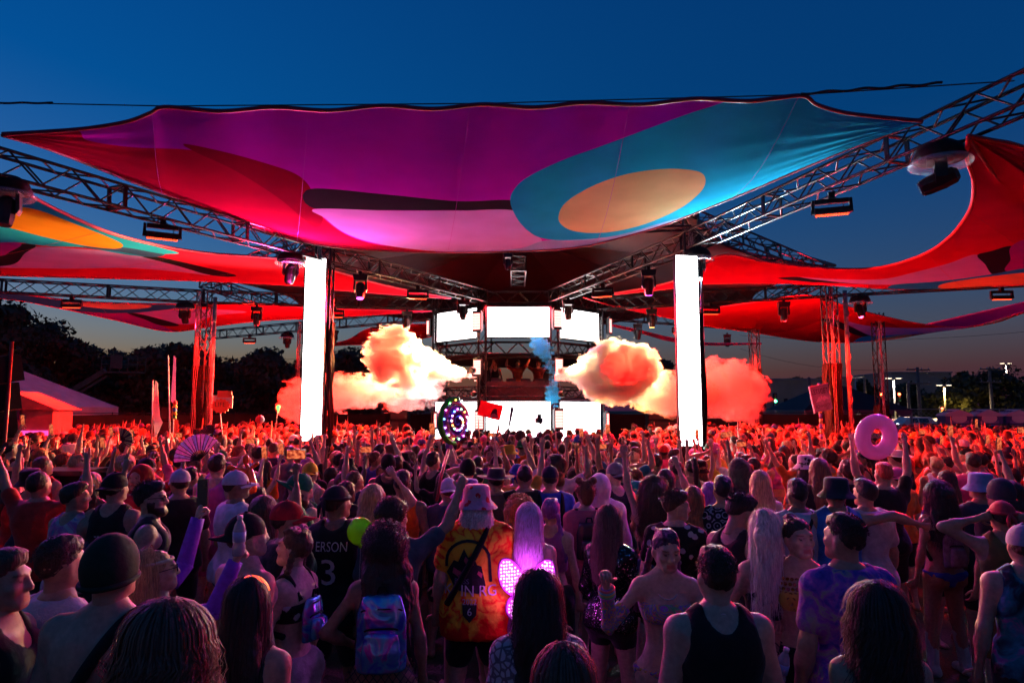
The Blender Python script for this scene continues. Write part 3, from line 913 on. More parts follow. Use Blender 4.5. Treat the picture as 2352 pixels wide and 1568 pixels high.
RED_L = (1.0, .010, .004)
PURP = (.62, .08, 1)
M_LENSP = mat('violet added lens glow', (.3, .1, .4), .2, emit=(.6, .1, 1), es=.5); M_LENSW = mat('white lit lens', (.5, .6, .7), .2, emit=(.7, .9, 1), es=.8)  # violet lens glow is added; its heads hang dark
M_LENSO = mat('orange lit lens', (.5, .3, .1), .2, emit=(1, .45, .1), es=1.0)
_WB = 26.0
def wash_bar(label, p, d, out, z_top=6.12, power=40, w=.56, target=None, angle=110, lit=True):
    """LED bar in a yoke below a truss; d = horizontal direction of the bar."""
    d = Vector((d[0], d[1], 0)).normalized()
    yaw = math.atan2(d.y, d.x)
    root = empty("wash_light", (p.x, p.y, z_top), yaw, label, "stage light", "red wash lights")
    MB().box((0, 0, -.06), (.10, .12, .12)).build("clamp", M_PLASTIC, root)
    MB().box((0, 0, -.155), (w * .96, .07, .08)).build("yoke_top", M_PLASTIC, root)
    for s in (-1, 1):
        MB().prism([(s * (w / 2 - .005), -.12), (s * (w / 2 + .04), -.12), (s * (w / 2 + .05), -.36), (s * (w / 2 - .01), -.36)], .08).build("yoke_arm", M_PLASTIC, root)
    b = MB(); b.box((0, 0, -.33), (w * .98, .16, .11)); b.build("lamp_body", M_PLASTIC, root)
    for k in range(12):
        for yy in (-.035, .035):
            b = MB(); b.lathe([(.018, 0), (.018, .012)], 8, c=(-w / 2 + .04 + k * (w - .08) / 11, yy, -.398)); b.build("led", M_RED_LED, root)
    MB().tube([(0, .05, 0), (w * .2, .09, -.1), (w * .35, .06, -.2), (w * .3, .05, -.3)], .009, 5).build("cable", M_CABLE, root)
    if power:
        loc = Vector((p.x, p.y, z_top - .45))
        spot("wash_beam", root, loc, target or (loc + Vector((out[0], out[1], -2.0))), power * _WB, RED_L, angle, .7, .2)
    return root

def moving_head(label, p, z_top=6.12, yaw=0.0, tilt=R(-25), cover=False, glow=None, s=1.0, group="moving head lights", beam=None):
    root = empty("moving_head_light", (p.x, p.y, z_top), yaw, label, "stage light", group)
    root.scale = (s, s, s)
    MB().box((0, 0, -.05), (.08, .1, .1)).build("clamp", M_PLASTIC, root)
    b = MB(); b.prism([(-.2, -.1), (.2, -.1), (.17, -.26), (-.17, -.26)], .3); b.build("base", M_PLASTIC, root)
    for sx in (-1, 1):
        MB().prism([(sx * .12, -.26), (sx * .17, -.26), (sx * .185, -.5), (sx * .15, -.58), (sx * .13, -.5)], .14).build("yoke_arm", M_PLASTIC, root)
    M = Matrix.Rotation(tilt, 3, 'X')
    b = MB(); b.lathe([(.07, .20), (.115, .15), (.125, 0), (.12, -.16), (.105, -.24)], 8, M, (0, 0, -.5)); b.build("head", M_PLASTIC, root)
    b = MB(); b.lathe([(.095, -.235), (.085, -.262)], 14, M, (0, 0, -.5)); b.build("lens", glow or M_LENS, root)
    if cover:
        b = MB(); b.lathe([(.02, .02), (.16, .0), (.27, -.08), (.32, -.2), (.30, -.235)], 18); b.build("rain_hood", M_BLACK, root, True)
        b = MB(); b.lathe([(.30, -.23), (.36, -.25), (.38, -.29), (.35, -.32), (.26, -.31)], 20); b.build("rain_cover", M_COVER, root, True)
    if beam:
        loc = Vector((p.x, p.y, z_top - .8 * s))
        spot("head_beam", root, loc, beam[0], beam[1], beam[2], beam[3], .8, .12)
    return root

dL = (T_FL[0] - O_FL[0], T_FL[1] - O_FL[1]); dR = (T_FR[0] - O_FR[0], T_FR[1] - O_FR[1])
p = on_line(O_FL, T_FL, 375, 500); wash_bar("red wash light under the near left truss, lit bar glowing", p, (1, .55), (0, 0), 5.98, 2, angle=120)
p = on_line(O_FR, T_FR, 1910, 470); wash_bar("red wash light under the near right truss, bright bar with dangling cord", p, (1, -.35), (0, 0), 6.12, 4, angle=120)
p = on_line(SV["a"], T_FL, 960, 670); wash_bar("red wash light on the left truss near the stage screens", p, (1, .1), (-1.5, -1.2), power=170)
p = on_line(SV["b"], T_FR, 1385, 665); wash_bar("red wash light on the right truss near the stage screens", p, (1, -.4), (1.5, -1.2), power=170)
p = on_line(T_L, O_L, 165, 690); wash_bar("red wash light under the level left truss near the picture edge", p, (1, .1), (-.6, 1.0), power=70, angle=150)
p = on_line(SV["e"], O_BL, 573, 783); wash_bar("distant red wash light under the far left truss", p, (1, 0), (.5, -2), power=130)
p = on_line(SV["c"], T_L, 770, 722); wash_bar("red wash light right beside the left light column", p, (1, .1), (-.5, -1.5), power=210)
p = on_line(SV["e"], O_BL, 868, 760); wash_bar("dim red wash light above the left smoke", p, (1, 0), (-1, -1.5), power=130)
p = on_line(T_R, O_R, 2300, 668); wash_bar("red wash light beneath the orange band of the right canopy", p, (1, -.1), (-.6, -1.5), power=150)
p = on_line(SV["d"], T_R, 1632, 712); wash_bar("red wash light partly hidden beside the right light column", p, (1, 0), (.5, -1.5), power=150)
p = on_line(SV["f"], T_BR, 1560, 745); wash_bar("red wash light behind the right light column", p, (1, 0), (1, -1.5), power=130)

p = on_line(O_FL, T_FL, 22, 385); moving_head("dark moving head under a rain hood at the left picture edge", p, 5.9, R(20), R(-10), True, s=1.0, beam=((-1, 4, 1), 95, PURP, 80))
p = on_line(O_FL, T_FL, 668, 600); moving_head("hooded moving head hanging by the top of the left light column", p, 6.12, R(30), R(30), True, beam=((-3.2, 11.5, 6.6), 440, (1, .05, .40), 120))
p = on_line(O_FR, T_FR, 1602, 600); moving_head("hooded moving head hanging by the top of the right light column", p, 6.12, R(-20), R(-15), True, beam=((3.2, 10.5, 6.7), 1050, (.5, .84, 1), 125), glow=M_LENSW)
p = on_line(O_FR, T_FR, 2160, 380); moving_head("large hooded moving head on the near right truss", p, 6.2, R(60), R(70), True, s=1.1, beam=((2, 4, 1), 95, PURP, 80))
p = on_line(T_L, O_L, 425, 710); moving_head("pale blue hooded moving head beside the red-lit left tower", p, 6.12, R(0), R(20), True, beam=((-4.8, 20.6, 6.2), 260, (1, .02, .08), 62))
p = on_line(T_R, O_R, 1975, 690); moving_head("pale blue hooded moving head beside the red-lit right tower", p, 6.12, R(0), R(-20), True, beam=((6.0, 18.6, 6.2), 330, (1, .02, .06), 80))
p = on_line(SV["a"], T_FL, 828, 640); moving_head("plain moving head on the left truss beside the light column", p, 6.12, R(10), R(-12), glow=M_LENSP, beam=((-2.5, 4, 1.2), 150, PURP, 70))  # purple beam added to this unlit head and the next
p = on_line(SV["b"], T_FR, 1490, 640); moving_head("plain moving head on the right truss beside the light column", p, 6.12, R(-10), R(18), glow=M_LENSP, beam=((2.5, 4, 1.2), 150, PURP, 70))
p = on_line(SV["a"], T_FL, 1062, 710); moving_head("moving head in front of the upper left stage screen", p, 6.12, R(20), R(-25), beam=((-1, 6, 1.2), 210, (1, .06, .36), 75))  # magenta beam added to this unlit head and the next
p = on_line(SV["b"], T_FR, 1305, 700); moving_head("moving head in front of the upper right stage screen", p, 6.12, R(0), R(10), beam=((1.5, 6, 1.2), 210, (1, .06, .36), 75))
p = on_line(SV["c"], T_L, 590, 718); moving_head("moving head between the red-lit left tower and the light column", p, 6.12, R(10), R(10), beam=((-9, 28, 6.4), 330, (1, .02, .03), 140))
p = on_line(SV["d"], T_R, 1800, 705); moving_head("moving head between the right light column and the red-lit tower", p, 6.12, R(-10), R(12), beam=((11, 27, 6.4), 600, (1, .015, .02), 140))
p = on_line(SV["c"], T_L, 935, 730); moving_head("moving head glowing orange above the left smoke", p, 6.12, R(10), R(15), glow=M_LENSO, beam=(Py(900, 810, 21.1), 2400, (1, .66, .26), 50))
p = on_line(SV["d"], T_R, 1497, 725); moving_head("moving head glowing red above the right smoke", p, 6.12, R(-10), R(15), glow=M_LENSO, beam=(Py(1425, 840, 21.2), 2400, (1, .66, .26), 50))
p = on_line(SV["f"], T_BR, 1465, 755); moving_head("red-lit moving head behind the right smoke", p, 6.12, R(-10), R(15))
p = on_line(SV["e"], O_BL, 766, 770); moving_head("red-lit moving head just right of the left light column", p, 6.12, R(-10), R(15))
p = on_line(SV["e"], O_BL, 660, 770); moving_head("hooded moving head left of the left light column, over the trees", p, 6.12, R(0), R(15), True)
p = on_line(T_R, T_BR, 1670, 765); moving_head("small moving head beneath the far red canopy", p, 6.6, R(-10), R(5))
moving_head("small lamp under the middle of the purple canopy", Vector((-.1, 16.4, 0)), 6.25, 0, 0, s=.6)

for T_, s_ in ((T_L, -1), (T_R, 1), (T_BR, 1)): spot('tower_fill', None, (T_[0] - s_ * .5, T_[1] - 1.6, 5.7), (T_[0], T_[1], 2.6), 420, RED_L, 70)  # added spots with no fixture, redden the towers
def strobe(label, u, v, y, w=.28, h=.56, yaw=0.0, power=0, tgt=None, col=(1, .12, .08), thin=False):
    q = Py(u, v, y)
    root = empty("strobe_light", (q.x, q.y, q.z), yaw, label, "strobe", "red strobe lights")
    MB().box((0, .07, 0), (w + .06, .14, h + .08)).build("housing", M_PLASTIC, root)
    for s in (-1, 1): MB().box((0, .02, s * (h / 2 + .06)), (w * 1.15, .1, .05)).build("end_cap", M_PLASTIC, root)
    n = 6
    for k in range(n):
        MB().box((0, -.012, -h / 2 + (k + .5) * h / n), (w * .94, .02, h / n - .012)).build("led_row", M_RED_STROBE, root)
    if power: spot("strobe_beam", root, q + Vector((0, -.1, 0)), tgt, power, col, 130, .8, .2)
spot('booth_fill', stage, (-.9, 23.1, 5.9), (.2, 24.6, 3.0), 130, (1, .02, .03), 130)  # two added spots without a lamp body, redden the booth
spot('booth_fill', stage, (1.3, 23.1, 5.9), (.2, 24.6, 3.0), 130, (1, .02, .05), 130)
strobe("red strobe left of the upper centre screen", 1095, 738, 23.05, yaw=R(-25), power=40, tgt=(-3, 12, 0))
strobe("red strobe right of the upper centre screen", 1281, 732, 23.05, yaw=R(25), power=40, tgt=(3, 12, 0))
strobe("bright red strobe beside the booth on its left", 1096, 843, 23.1, .26, .48, yaw=R(-20), power=90, tgt=(-6, 14, 0))
strobe("bright red strobe beside the booth on its right", 1284, 841, 23.1, .26, .48, yaw=R(20), power=90, tgt=(6, 14, 0))
strobe("red strobe beside the lower screen behind the lollipop totem", 1101, 965, 23.0, yaw=R(-20), power=30, tgt=(-4, 14, 1))
strobe("red strobe right of the lower centre screen", 1284, 962, 23.0, yaw=R(20), power=30, tgt=(4, 14, 1))
strobe("slim strobe at the far left of the upper screens", 983, 752, 25.2, .12, .5, yaw=R(-50), power=60, tgt=(-12, 22, 0))
strobe("slim strobe at the far right of the upper screens", 1402, 748, 25.2, .12, .5, yaw=R(50), power=60, tgt=(12, 22, 0))
strobe("slim strobe at the stage's lower left corner", 1000, 965, 25.0, .12, .5, yaw=R(-50), power=60, tgt=(-10, 20, 1))
strobe("slim strobe at the stage's lower right corner", 1396, 965, 25.0, .12, .5, yaw=R(50), power=60, tgt=(10, 20, 1))
# ------------------------------------------------------------------ smoke jets
def smoke_mat(name, col, dens, aniso=.2, ns=2.2):
    m = bpy.data.materials.new(name); m.use_nodes = True
    N, L = m.node_tree.nodes, m.node_tree.links
    N.remove(N["Principled BSDF"])
    pv = N.new("ShaderNodeVolumePrincipled")
    pv.inputs["Color"].default_value = (*col, 1); pv.inputs["Anisotropy"].default_value = aniso
    tc = N.new("ShaderNodeTexCoord"); nz = N.new("ShaderNodeTexNoise"); nz.inputs["Scale"].default_value = ns; nz.inputs["Detail"].default_value = 4; nz.inputs["Roughness"].default_value = .6
    L.new(tc.outputs["Object"], nz.inputs["Vector"])
    mr = N.new("ShaderNodeMapRange"); mr.inputs["From Min"].default_value = .36; mr.inputs["From Max"].default_value = .62; mr.inputs["To Max"].default_value = dens
    L.new(nz.outputs["Fac"], mr.inputs["Value"]); L.new(mr.outputs[0], pv.inputs["Density"])
    L.new(pv.outputs[0], N["Material Output"].inputs["Volume"])
    return m
SM_WHITE = smoke_mat("dense white jet smoke", (.98, .96, .94), 13.0)
SM_SOFT = smoke_mat("drifting smoke", (.97, .94, .92), 4.0, ns=1.6)
SM_THIN = smoke_mat("thin smoke with cyan light tint", (.05, .55, .92), 9.0, ns=7)  # cyan light on the vapour put into its colour

def smoke(label, blobs, m, vox=.056, amp=.26, seed=0, group="smoke jets", fine=3.0):
    """blobs: (point, radius) with billows pushed out of the surface."""
    P = np.array([b[0][:] for b in blobs]); r = np.array([b[1] for b in blobs])
    lo = (P - r[:, None]).min(0) - .5; hi = (P + r[:, None]).max(0) + .5
    f = Field(lo, hi, vox)
    for b in blobs: f.ell(b[0], (b[1],) * 3, b[1] * .6)
    g = np.stack([a.ravel() for a in f.grid()], 1)
    near = np.abs(f.F.ravel()) < .45
    g = g * np.array((.6, 1, 1.25))
    n1 = .45 * np.abs(vnoise(g[near], fine, seed, 2)) + .6 * np.abs(vnoise(g[near], fine * 2.7, seed + 5, 4)) + .2 * vnoise(g[near], fine * .45, seed + 9, 1)
    d = f.F.ravel().copy()
    d[near] -= amp * (n1 * 2.4 - .25)
    f.F = d.reshape(f.F.shape).astype(np.float32)
    V, Q = f.mesh()
    c = P.mean(0)
    o = obj("smoke_cloud", new_mesh("smoke_cloud", V - c, Q, m, True), loc=c)
    return tag(o, label, "smoke", group)

def chain(pts):
    """pts: (u, v, y, radius px) -> blobs, radius in metres at that depth."""
    out = []
    for k in range(len(pts) - 1):
        a, b = pts[k], pts[k + 1]
        n = 5
        for i in range(n):
            t = i / n
            u, v, y, r = [a[j] * (1 - t) + b[j] * t for j in range(4)]
            out.append((Py(u, v, y), max(.05, r * y / 1568)))
    u, v, y, r = pts[-1]
    out.append((Py(u, v, y), r * y / 1568))
    return out
smoke("dense white and orange smoke jet blasting left from the booth", chain([(1092, 868, 22.6, 1.5), (1060, 862, 22.4, 7), (1020, 853, 22.2, 16), (980, 843, 22.0, 25), (940, 830, 21.6, 36), (905, 815, 21.2, 40), (878, 806, 21, 32)]) +
      [(Py(905, 782, 21.1), .30), (Py(935, 795, 21.2), .34), (Py(868, 800, 21), .34), (Py(880, 845, 21), .40), (Py(940, 865, 21.3), .4)], SM_WHITE, seed=1)
smoke("drifting pink smoke bank below the left jet", chain([(1010, 880, 22.5, 12), (950, 892, 22.2, 17), (880, 900, 21.8, 24), (800, 905, 21.4, 28), (740, 908, 21.2, 30), (690, 915, 21, 32), (680, 940, 21, 20)]), SM_SOFT, amp=.3, seed=2, vox=.07)
smoke("lavender smoke wisp low beside the stage's left", chain([(1000, 905, 23, 10), (950, 918, 22.8, 16), (900, 928, 22.6, 12)]), SM_SOFT, seed=3)
smoke("dense white and orange smoke jet blasting right from the booth", chain([(1282, 868, 22.6, 1.5), (1310, 863, 22.3, 8), (1345, 856, 21.9, 22), (1385, 852, 21.5, 40), (1425, 852, 21.2, 48), (1455, 858, 21, 42)]) +
      [(Py(1395, 805, 21.4), .34), (Py(1470, 830, 21), .5), (Py(1410, 890, 21.3), .45), (Py(1375, 880, 21.5), .4)], SM_WHITE, seed=4)
smoke("lavender smoke drifting between the right jet and the light column", chain([(1470, 890, 21.4, 30), (1520, 905, 21.2, 34), (1570, 910, 21, 32), (1610, 900, 21, 34)]), SM_SOFT, seed=5, vox=.07)
smoke("orange-red smoke cloud right of the right light column", chain([(1600, 900, 21, 32), (1650, 885, 21, 44), (1690, 895, 21, 42), (1700, 905, 21, 40)]) + [(Py(1665, 868, 21), .4), (Py(1712, 925, 21), .3)], SM_SOFT, amp=.3, seed=6, vox=.07)
smoke("small blue-white smoke puff rising in front of the upper centre screen", chain([(1272, 858, 22.9, 2), (1258, 830, 22.8, 8), (1243, 805, 22.7, 12), (1238, 790, 22.7, 12)]), SM_THIN, vox=.035, amp=.22, seed=7, fine=5)
smoke("small turquoise smoke puff below the booth corner", chain([(1272, 880, 22.9, 3), (1272, 895, 22.8, 8), (1270, 912, 22.8, 13)]), SM_THIN, vox=.035, amp=.22, seed=8, fine=5)
for lbl, q, tgt, pw, colr in (("left", Py(1085, 850, 22.5), Py(900, 830, 20.6), 9000, (1, .60, .22)), ("right", Py(1290, 850, 22.5), Py(1405, 850, 21.4), 9000, (1, .60, .24)),
                              ("left low", Py(1088, 905, 22.4), Py(780, 905, 20.9), 700, (1, .22, .20)), ("right low", Py(1290, 905, 22.4), Py(1650, 900, 20.6), 1200, (1, .26, .03))):
    root = empty("blinder_light", q, 0, {"left": "blinder lamp at the booth corner aimed along the left jet", "right": "blinder lamp at the booth corner aimed along the right jet", "left low": "low blinder lamp on the stage's left corner", "right low": "low blinder lamp on the stage's right corner"}[lbl], "stage light", "smoke blinders")
    MB().lathe([(.06, -.1), (.10, -.08), (.11, .06), (.10, .07)], 12, align(tgt - q)).build("can", M_PLASTIC, root, True)
    spot("blinder_beam", root, q + (tgt - q).normalized() * .15, tgt, pw * .8, colr, 48, .7, .15)
# ------------------------------------------------------------------ people: body shapes
def nrm(v):
    v = np.array(v, float); return v / max(np.linalg.norm(v), 1e-9)
def rot_euler(yaw=0, pitch=0, roll=0):
    return np.array((Matrix.Rotation(yaw, 3, 'Z') @ Matrix.Rotation(pitch, 3, 'X') @ Matrix.Rotation(roll, 3, 'Y')))

TORSO_M = [(.80, .150, .105, 0), (.86, .165, .115, -.005), (.93, .170, .122, -.012), (1.0, .160, .112, -.004), (1.10, .148, .102, .0), (1.22, .163, .112, -.004), (1.32, .178, .120, -.008), (1.40, .170, .106, -.014), (1.45, .125, .082, -.016), (1.50, .072, .062, -.012)]
TORSO_F = [(.80, .150, .108, 0), (.86, .168, .122, -.008), (.93, .172, .128, -.016), (1.0, .152, .110, -.004), (1.10, .122, .090, .0), (1.22, .138, .098, -.002), (1.32, .148, .104, -.006), (1.40, .142, .094, -.012), (1.45, .105, .076, -.014), (1.50, .060, .055, -.012)]
ARMS = {
    'down': ((.24, -.06, -1), (.10, .22, -1)), 'relax': ((.28, -.02, -1), (-.15, .65, -.75)), 'up': ((.35, .18, .95), (.02, .10, 1)),
    'upout': ((.65, .15, .8), (.45, .10, 1)), 'upbent': ((.80, .20, .55), (-.20, .15, 1)), 'fist': ((.75, .35, .30), (.10, .30, 1)),
    'phone': ((.35, .85, .25), (-.25, .40, .9)), 'high': ((.25, .55, .85), (-.10, .30, 1)), 'chest': ((.30, .12, -1), (-.75, .70, .45)), 'hip': ((.65, -.30, -.8), (-.6, .55, -.45)),
    'front': ((.25, .40, -.9), (-.15, .95, .10)), 'headhold': ((.85, .10, .45), (-.95, -.15, .30)), 'out': ((.95, .15, .05), (.9, .35, .15)),
    'drink': ((.35, .35, -.85), (-.25, .70, .75)), 'hug': ((.9, .3, .1), (.2, .95, .05)), 'waist': ((.35, -.1, -.95), (-.25, .85, -.35)), 'side': ((.85, .1, -.45), (.75, .45, -.25)),
}
class Skel:
    def __init__(s, sex='m', arms=('down', 'down'), head=(0, 0, 0), lean=(0, 0), stance=.10, sh=1.0, bulk=1.0):
        """Skeleton of a 1.75 m figure facing +y; x to its right."""
        s.sex, s.bulk = sex, bulk
        s.T = rot_euler(0, lean[0], lean[1])                       # torso leans about the hips
        s.o = np.array((0, 0, .92))
        W = (.180 if sex == 'm' else .152) * sh
        s.tp = lambda p: s.T @ (np.array(p, float) - s.o) + s.o
        s.sh = {i: s.tp((i * W, -.012, 1.405)) for i in (1, -1)}   # 1 = right, -1 = left
        s.neck = s.tp((0, -.012, 1.47)); s.pivot = s.tp((0, .0, 1.53))
        s.H = s.T @ rot_euler(*head)
        s.el, s.wr, s.fd = {}, {}, {}
        for i, a in ((-1, arms[0]), (1, arms[1])):
            u, f = ARMS[a] if isinstance(a, str) else a
            u = s.T @ (nrm(u) * (i, 1, 1)); f = s.T @ (nrm(f) * (i, 1, 1))
            s.el[i] = s.sh[i] + u * .285; s.wr[i] = s.el[i] + f * .255; s.fd[i] = f
        s.hip = {i: np.array((i * .092, 0, .88)) for i in (1, -1)}
        s.kn = {i: np.array((i * (.08 + stance * .5), .02, .48)) for i in (1, -1)}
        s.an = {i: np.array((i * (.06 + stance), -.02, .085)) for i in (1, -1)}

def arm_prims(f, S, i, e=0.0, t0=0, t1=1, k=.03, upper_only=False, loose=0.0):
    b = S.bulk * (1.0 if S.sex == 'm' else .84)
    f.ell(S.sh[i], np.array((.058, .060, .062)) * b + e, k)
    f.cone(S.sh[i], S.sh[i] + (S.el[i] - S.sh[i]) * t1, .050 * b + e, .041 * b + e + loose, k)
    if not upper_only:
        f.cone(S.el[i], S.el[i] + (S.wr[i] - S.el[i]) * .4, .040 * b + e, .041 * b + e, k)
        f.cone(S.el[i] + (S.wr[i] - S.el[i]) * .3, S.wr[i], .041 * b + e, .026 * b + e, k)

def torso_prims(f, S, e=0.0, k=.03, z0=None):
    P = [(a, b * S.bulk, c * S.bulk, d) for a, b, c, d in (TORSO_M if S.sex == 'm' else TORSO_F) if z0 is None or a >= z0 - .05]
    f.loft([(a - .92, b, c, d) for a, b, c, d in P], k, e, S.o, S.T)
    for i in (1, -1):   # trapezius and shoulder blades
        f.cone(S.neck + (S.tp((0, 0, 1.50)) - S.neck) * .5, S.sh[i], .045 + e, .050 + e, .05)
        f.ell(S.tp((i * .085, -.075, 1.32)), (.065 + e, .045 + e, .09 + e), .05)
        if S.sex == 'f': f.ell(S.tp((i * .068, .085, 1.285)), (.062 + e, .058 + e, .062 + e), .035)
        else: f.ell(S.tp((i * .08, .075, 1.33)), (.085 + e, .05 + e, .07 + e), .05)

def leg_prims(f, S, e=0.0, t=1.0, k=.03):
    b = S.bulk * (1.0 if S.sex == 'm' else 1.04)
    for i in (1, -1):
        f.ell(S.hip[i] + np.array((i * .012, -.055, .02)), (.085 * b + e, .085 * b + e, .09 * b + e), .05)
        if t <= 1: f.cone(S.hip[i], S.hip[i] + (S.kn[i] - S.hip[i]) * t, .090 * b + e, (.090 - .035 * t) * b + e, k)
        else:
            f.cone(S.hip[i], S.kn[i], .090 * b + e, .056 * b + e, k)
            f.cone(S.kn[i], S.kn[i] + (S.an[i] - S.kn[i]) * (t - 1), .060 * b + e, .056 * b + e, k)
            f.ell(S.kn[i] * .62 + S.an[i] * .38 + np.array((0, -.022, 0)), (.052 + e, .055 + e, .13), .03)

def bbox(S, m=.2):
    P = np.array([*S.sh.values(), *S.el.values(), *S.wr.values(), *S.an.values(), *S.hip.values(), S.pivot])
    return np.minimum(P.min(0), (-.3, -.3, -.02)) - (m, m, 0), np.maximum(P.max(0), (.3, .3, 1.0)) + m

def fingers(S, i, kind, mb_list, n=5):
    """Five finger tubes on the hand at wrist i."""
    f = nrm(S.fd[i]); w = S.wr[i]
    ref = np.array((0, 1, 0)) if abs(f[1]) < .8 else np.array((0, 0, 1))
    nrml = nrm(ref - f * (ref @ f))                 # palm normal
    if kind == 'back': nrml = -nrml
    side = np.cross(f, nrml) * i                     # towards the thumb
    mb = MB(); palm = w + f * .085
    curl = {'open': .12, 'back': .12, 'relax': .7, 'fist': 1.9, 'grip': 1.5, 'horns': .1, 'point': .1, 'peace': .1}[kind]
    for k in range(4):
        lat = (.028 - .0185 * k)
        L = (.070, .078, .073, .058)[k]
        c = curl
        if kind == 'horns' and k in (1, 2): c = 1.9
        if kind == 'point' and k > 0: c = 1.9
        if kind == 'peace' and k > 1: c = 1.9
        p = w + f * .078 + side * lat; a = .0
        pts = [Vector(p)]; spread = side * (lat * (1.6 if kind in ('open', 'back') else .2))
        for seg, fr in ((0, .45), (1, .32), (2, .25)):
            a += c * (.55 if seg == 0 else .6)
            d = f * math.cos(a) + nrml * math.sin(a)
            p = p + nrm(d + spread) * L * fr
            pts.append(Vector(p))
        mb.tube(pts, [.0108, .0100, .0090, .007], n)
    p = w + f * .03 + side * .03
    d1 = nrm(side * .8 + f * .6 + nrml * .3)
    if kind in ('fist', 'grip', 'horns', 'point', 'peace'): d2 = nrm(f * .5 + nrml * .8 - side * .5)
    else: d2 = nrm(f * .8 + side * .5 + nrml * .2)
    q = p + d1 * .035; r = q + d2 * .032
    mb.tube([Vector(p), Vector(q), Vector(r)], [.012, .0105, .007], n)
    mb_list.append((np.array(mb.V), mb.F))

def palm(f, S, i):
    w, d = S.wr[i], nrm(S.fd[i])
    ref = np.array((0, 1, 0)) if abs(d[1]) < .8 else np.array((0, 0, 1))
    n = nrm(ref - d * (ref @ d))
    f.cone(w - d * .01, w + d * .075, .028, .042, .015, flat=(n, .55))

HEADS = {}
def head_mesh(sex='m', vox=.008, beard=False):
    key = (sex, vox, beard)
    if key in HEADS: return HEADS[key]
    f = Field((-.11, -.13, -.09), (.11, .14, .25), vox)
    j = 1.0 if sex == 'm' else .9
    f.cone((0, -.018, -.12), (0, -.01, .05), .056 * j, .054 * j, .02)
    f.ell((0, -.012, .125), (.076, .096, .094), .01)
    f.ell((0, .022, .075), (.060 * j, .072, .080), .03)
    for i in (1, -1):
        f.cone((i * .048 * j, .0, .055), (i * .018, .072, .022), .024, .022, .03)
        f.ell((i * .042, .062, .083), (.026, .024, .022), .02)             # cheeks
        f.ell((i * .077, -.008, .088), (.011, .020, .032), .008)           # ears
    f.cone((-.02, .070, .020), (.02, .070, .020), .020, .020, .02)         # chin
    f.cone((-.036, .076, .133), (.036, .076, .133), .016, .016, .02)       # brow
    for i in (1, -1): f.ell((i * .032, .098, .112), (.020, .018, .015), .015, sub=True)
    for i in (1, -1): f.ell((i * .031, .074, .111), (.016, .016, .014), .004)
    f.cone((0, .088, .125), (0, .108, .082), .010, .015, .012)             # nose
    for i in (1, -1): f.ell((i * .012, .098, .078), (.010, .011, .009), .008)
    f.cone((-.019, .086, .050), (.019, .086, .050), .010, .010, .010)      # lips
    f.cone((-.016, .084, .038), (.016, .084, .038), .011, .011, .010)
    if beard:
        for i in (1, -1): f.cone((i * .058, .018, .065), (i * .025, .072, .012), .024, .030, .02)
        f.cone((-.02, .078, .005), (.02, .078, .005), .030, .030, .02)
    f.cut((0, 0, -1), (0, 0, -.08), .002)
    V, Q = f.mesh()
    V = relax(V, Q, 1, .35)
    x, y, zz = V.T
    C = np.ones((len(V), 3))
    front = y > .06
    lips = front & (np.abs(x) < .026) & (zz > .031) & (zz < .056) & (y > .078)
    C[lips] = (.85, .45, .48)
    for i in (1, -1):
        de = np.sqrt(((x - i * .031) / 1.25) ** 2 + (zz - .111) ** 2)
        C[front & (de < .0125)] = (.9, .95, 1.0)
        C[front & (de < .0065)] = (.06, .05, .05)
        C[front & (de >= .0115) & (de < .0150) & (zz > .114)] = (.45, .38, .36)      # lashes
        br = front & (np.abs(zz - .135 + .12 * (np.abs(x) - .034) ** 2 * 30) < .0045) & (np.abs(np.abs(x) - .036) < .018)
        C[br] = (.38, .30, .26)
    C[(np.abs(x) > .07) & (zz < .1) & (zz > .07)] *= (.95, .85, .85)
    if beard:
        bd = ((zz < .045) & (zz > -.03) & (y > .01) & ~lips) | ((zz < .085) & (y > -.005) & (y < .05) & (np.abs(x) > .05)) | (front & (zz > .054) & (zz < .066) & (np.abs(x) < .03))
        C[bd] = (.10, .075, .06)
    HEADS[key] = (V, Q, C)
    return HEADS[key]

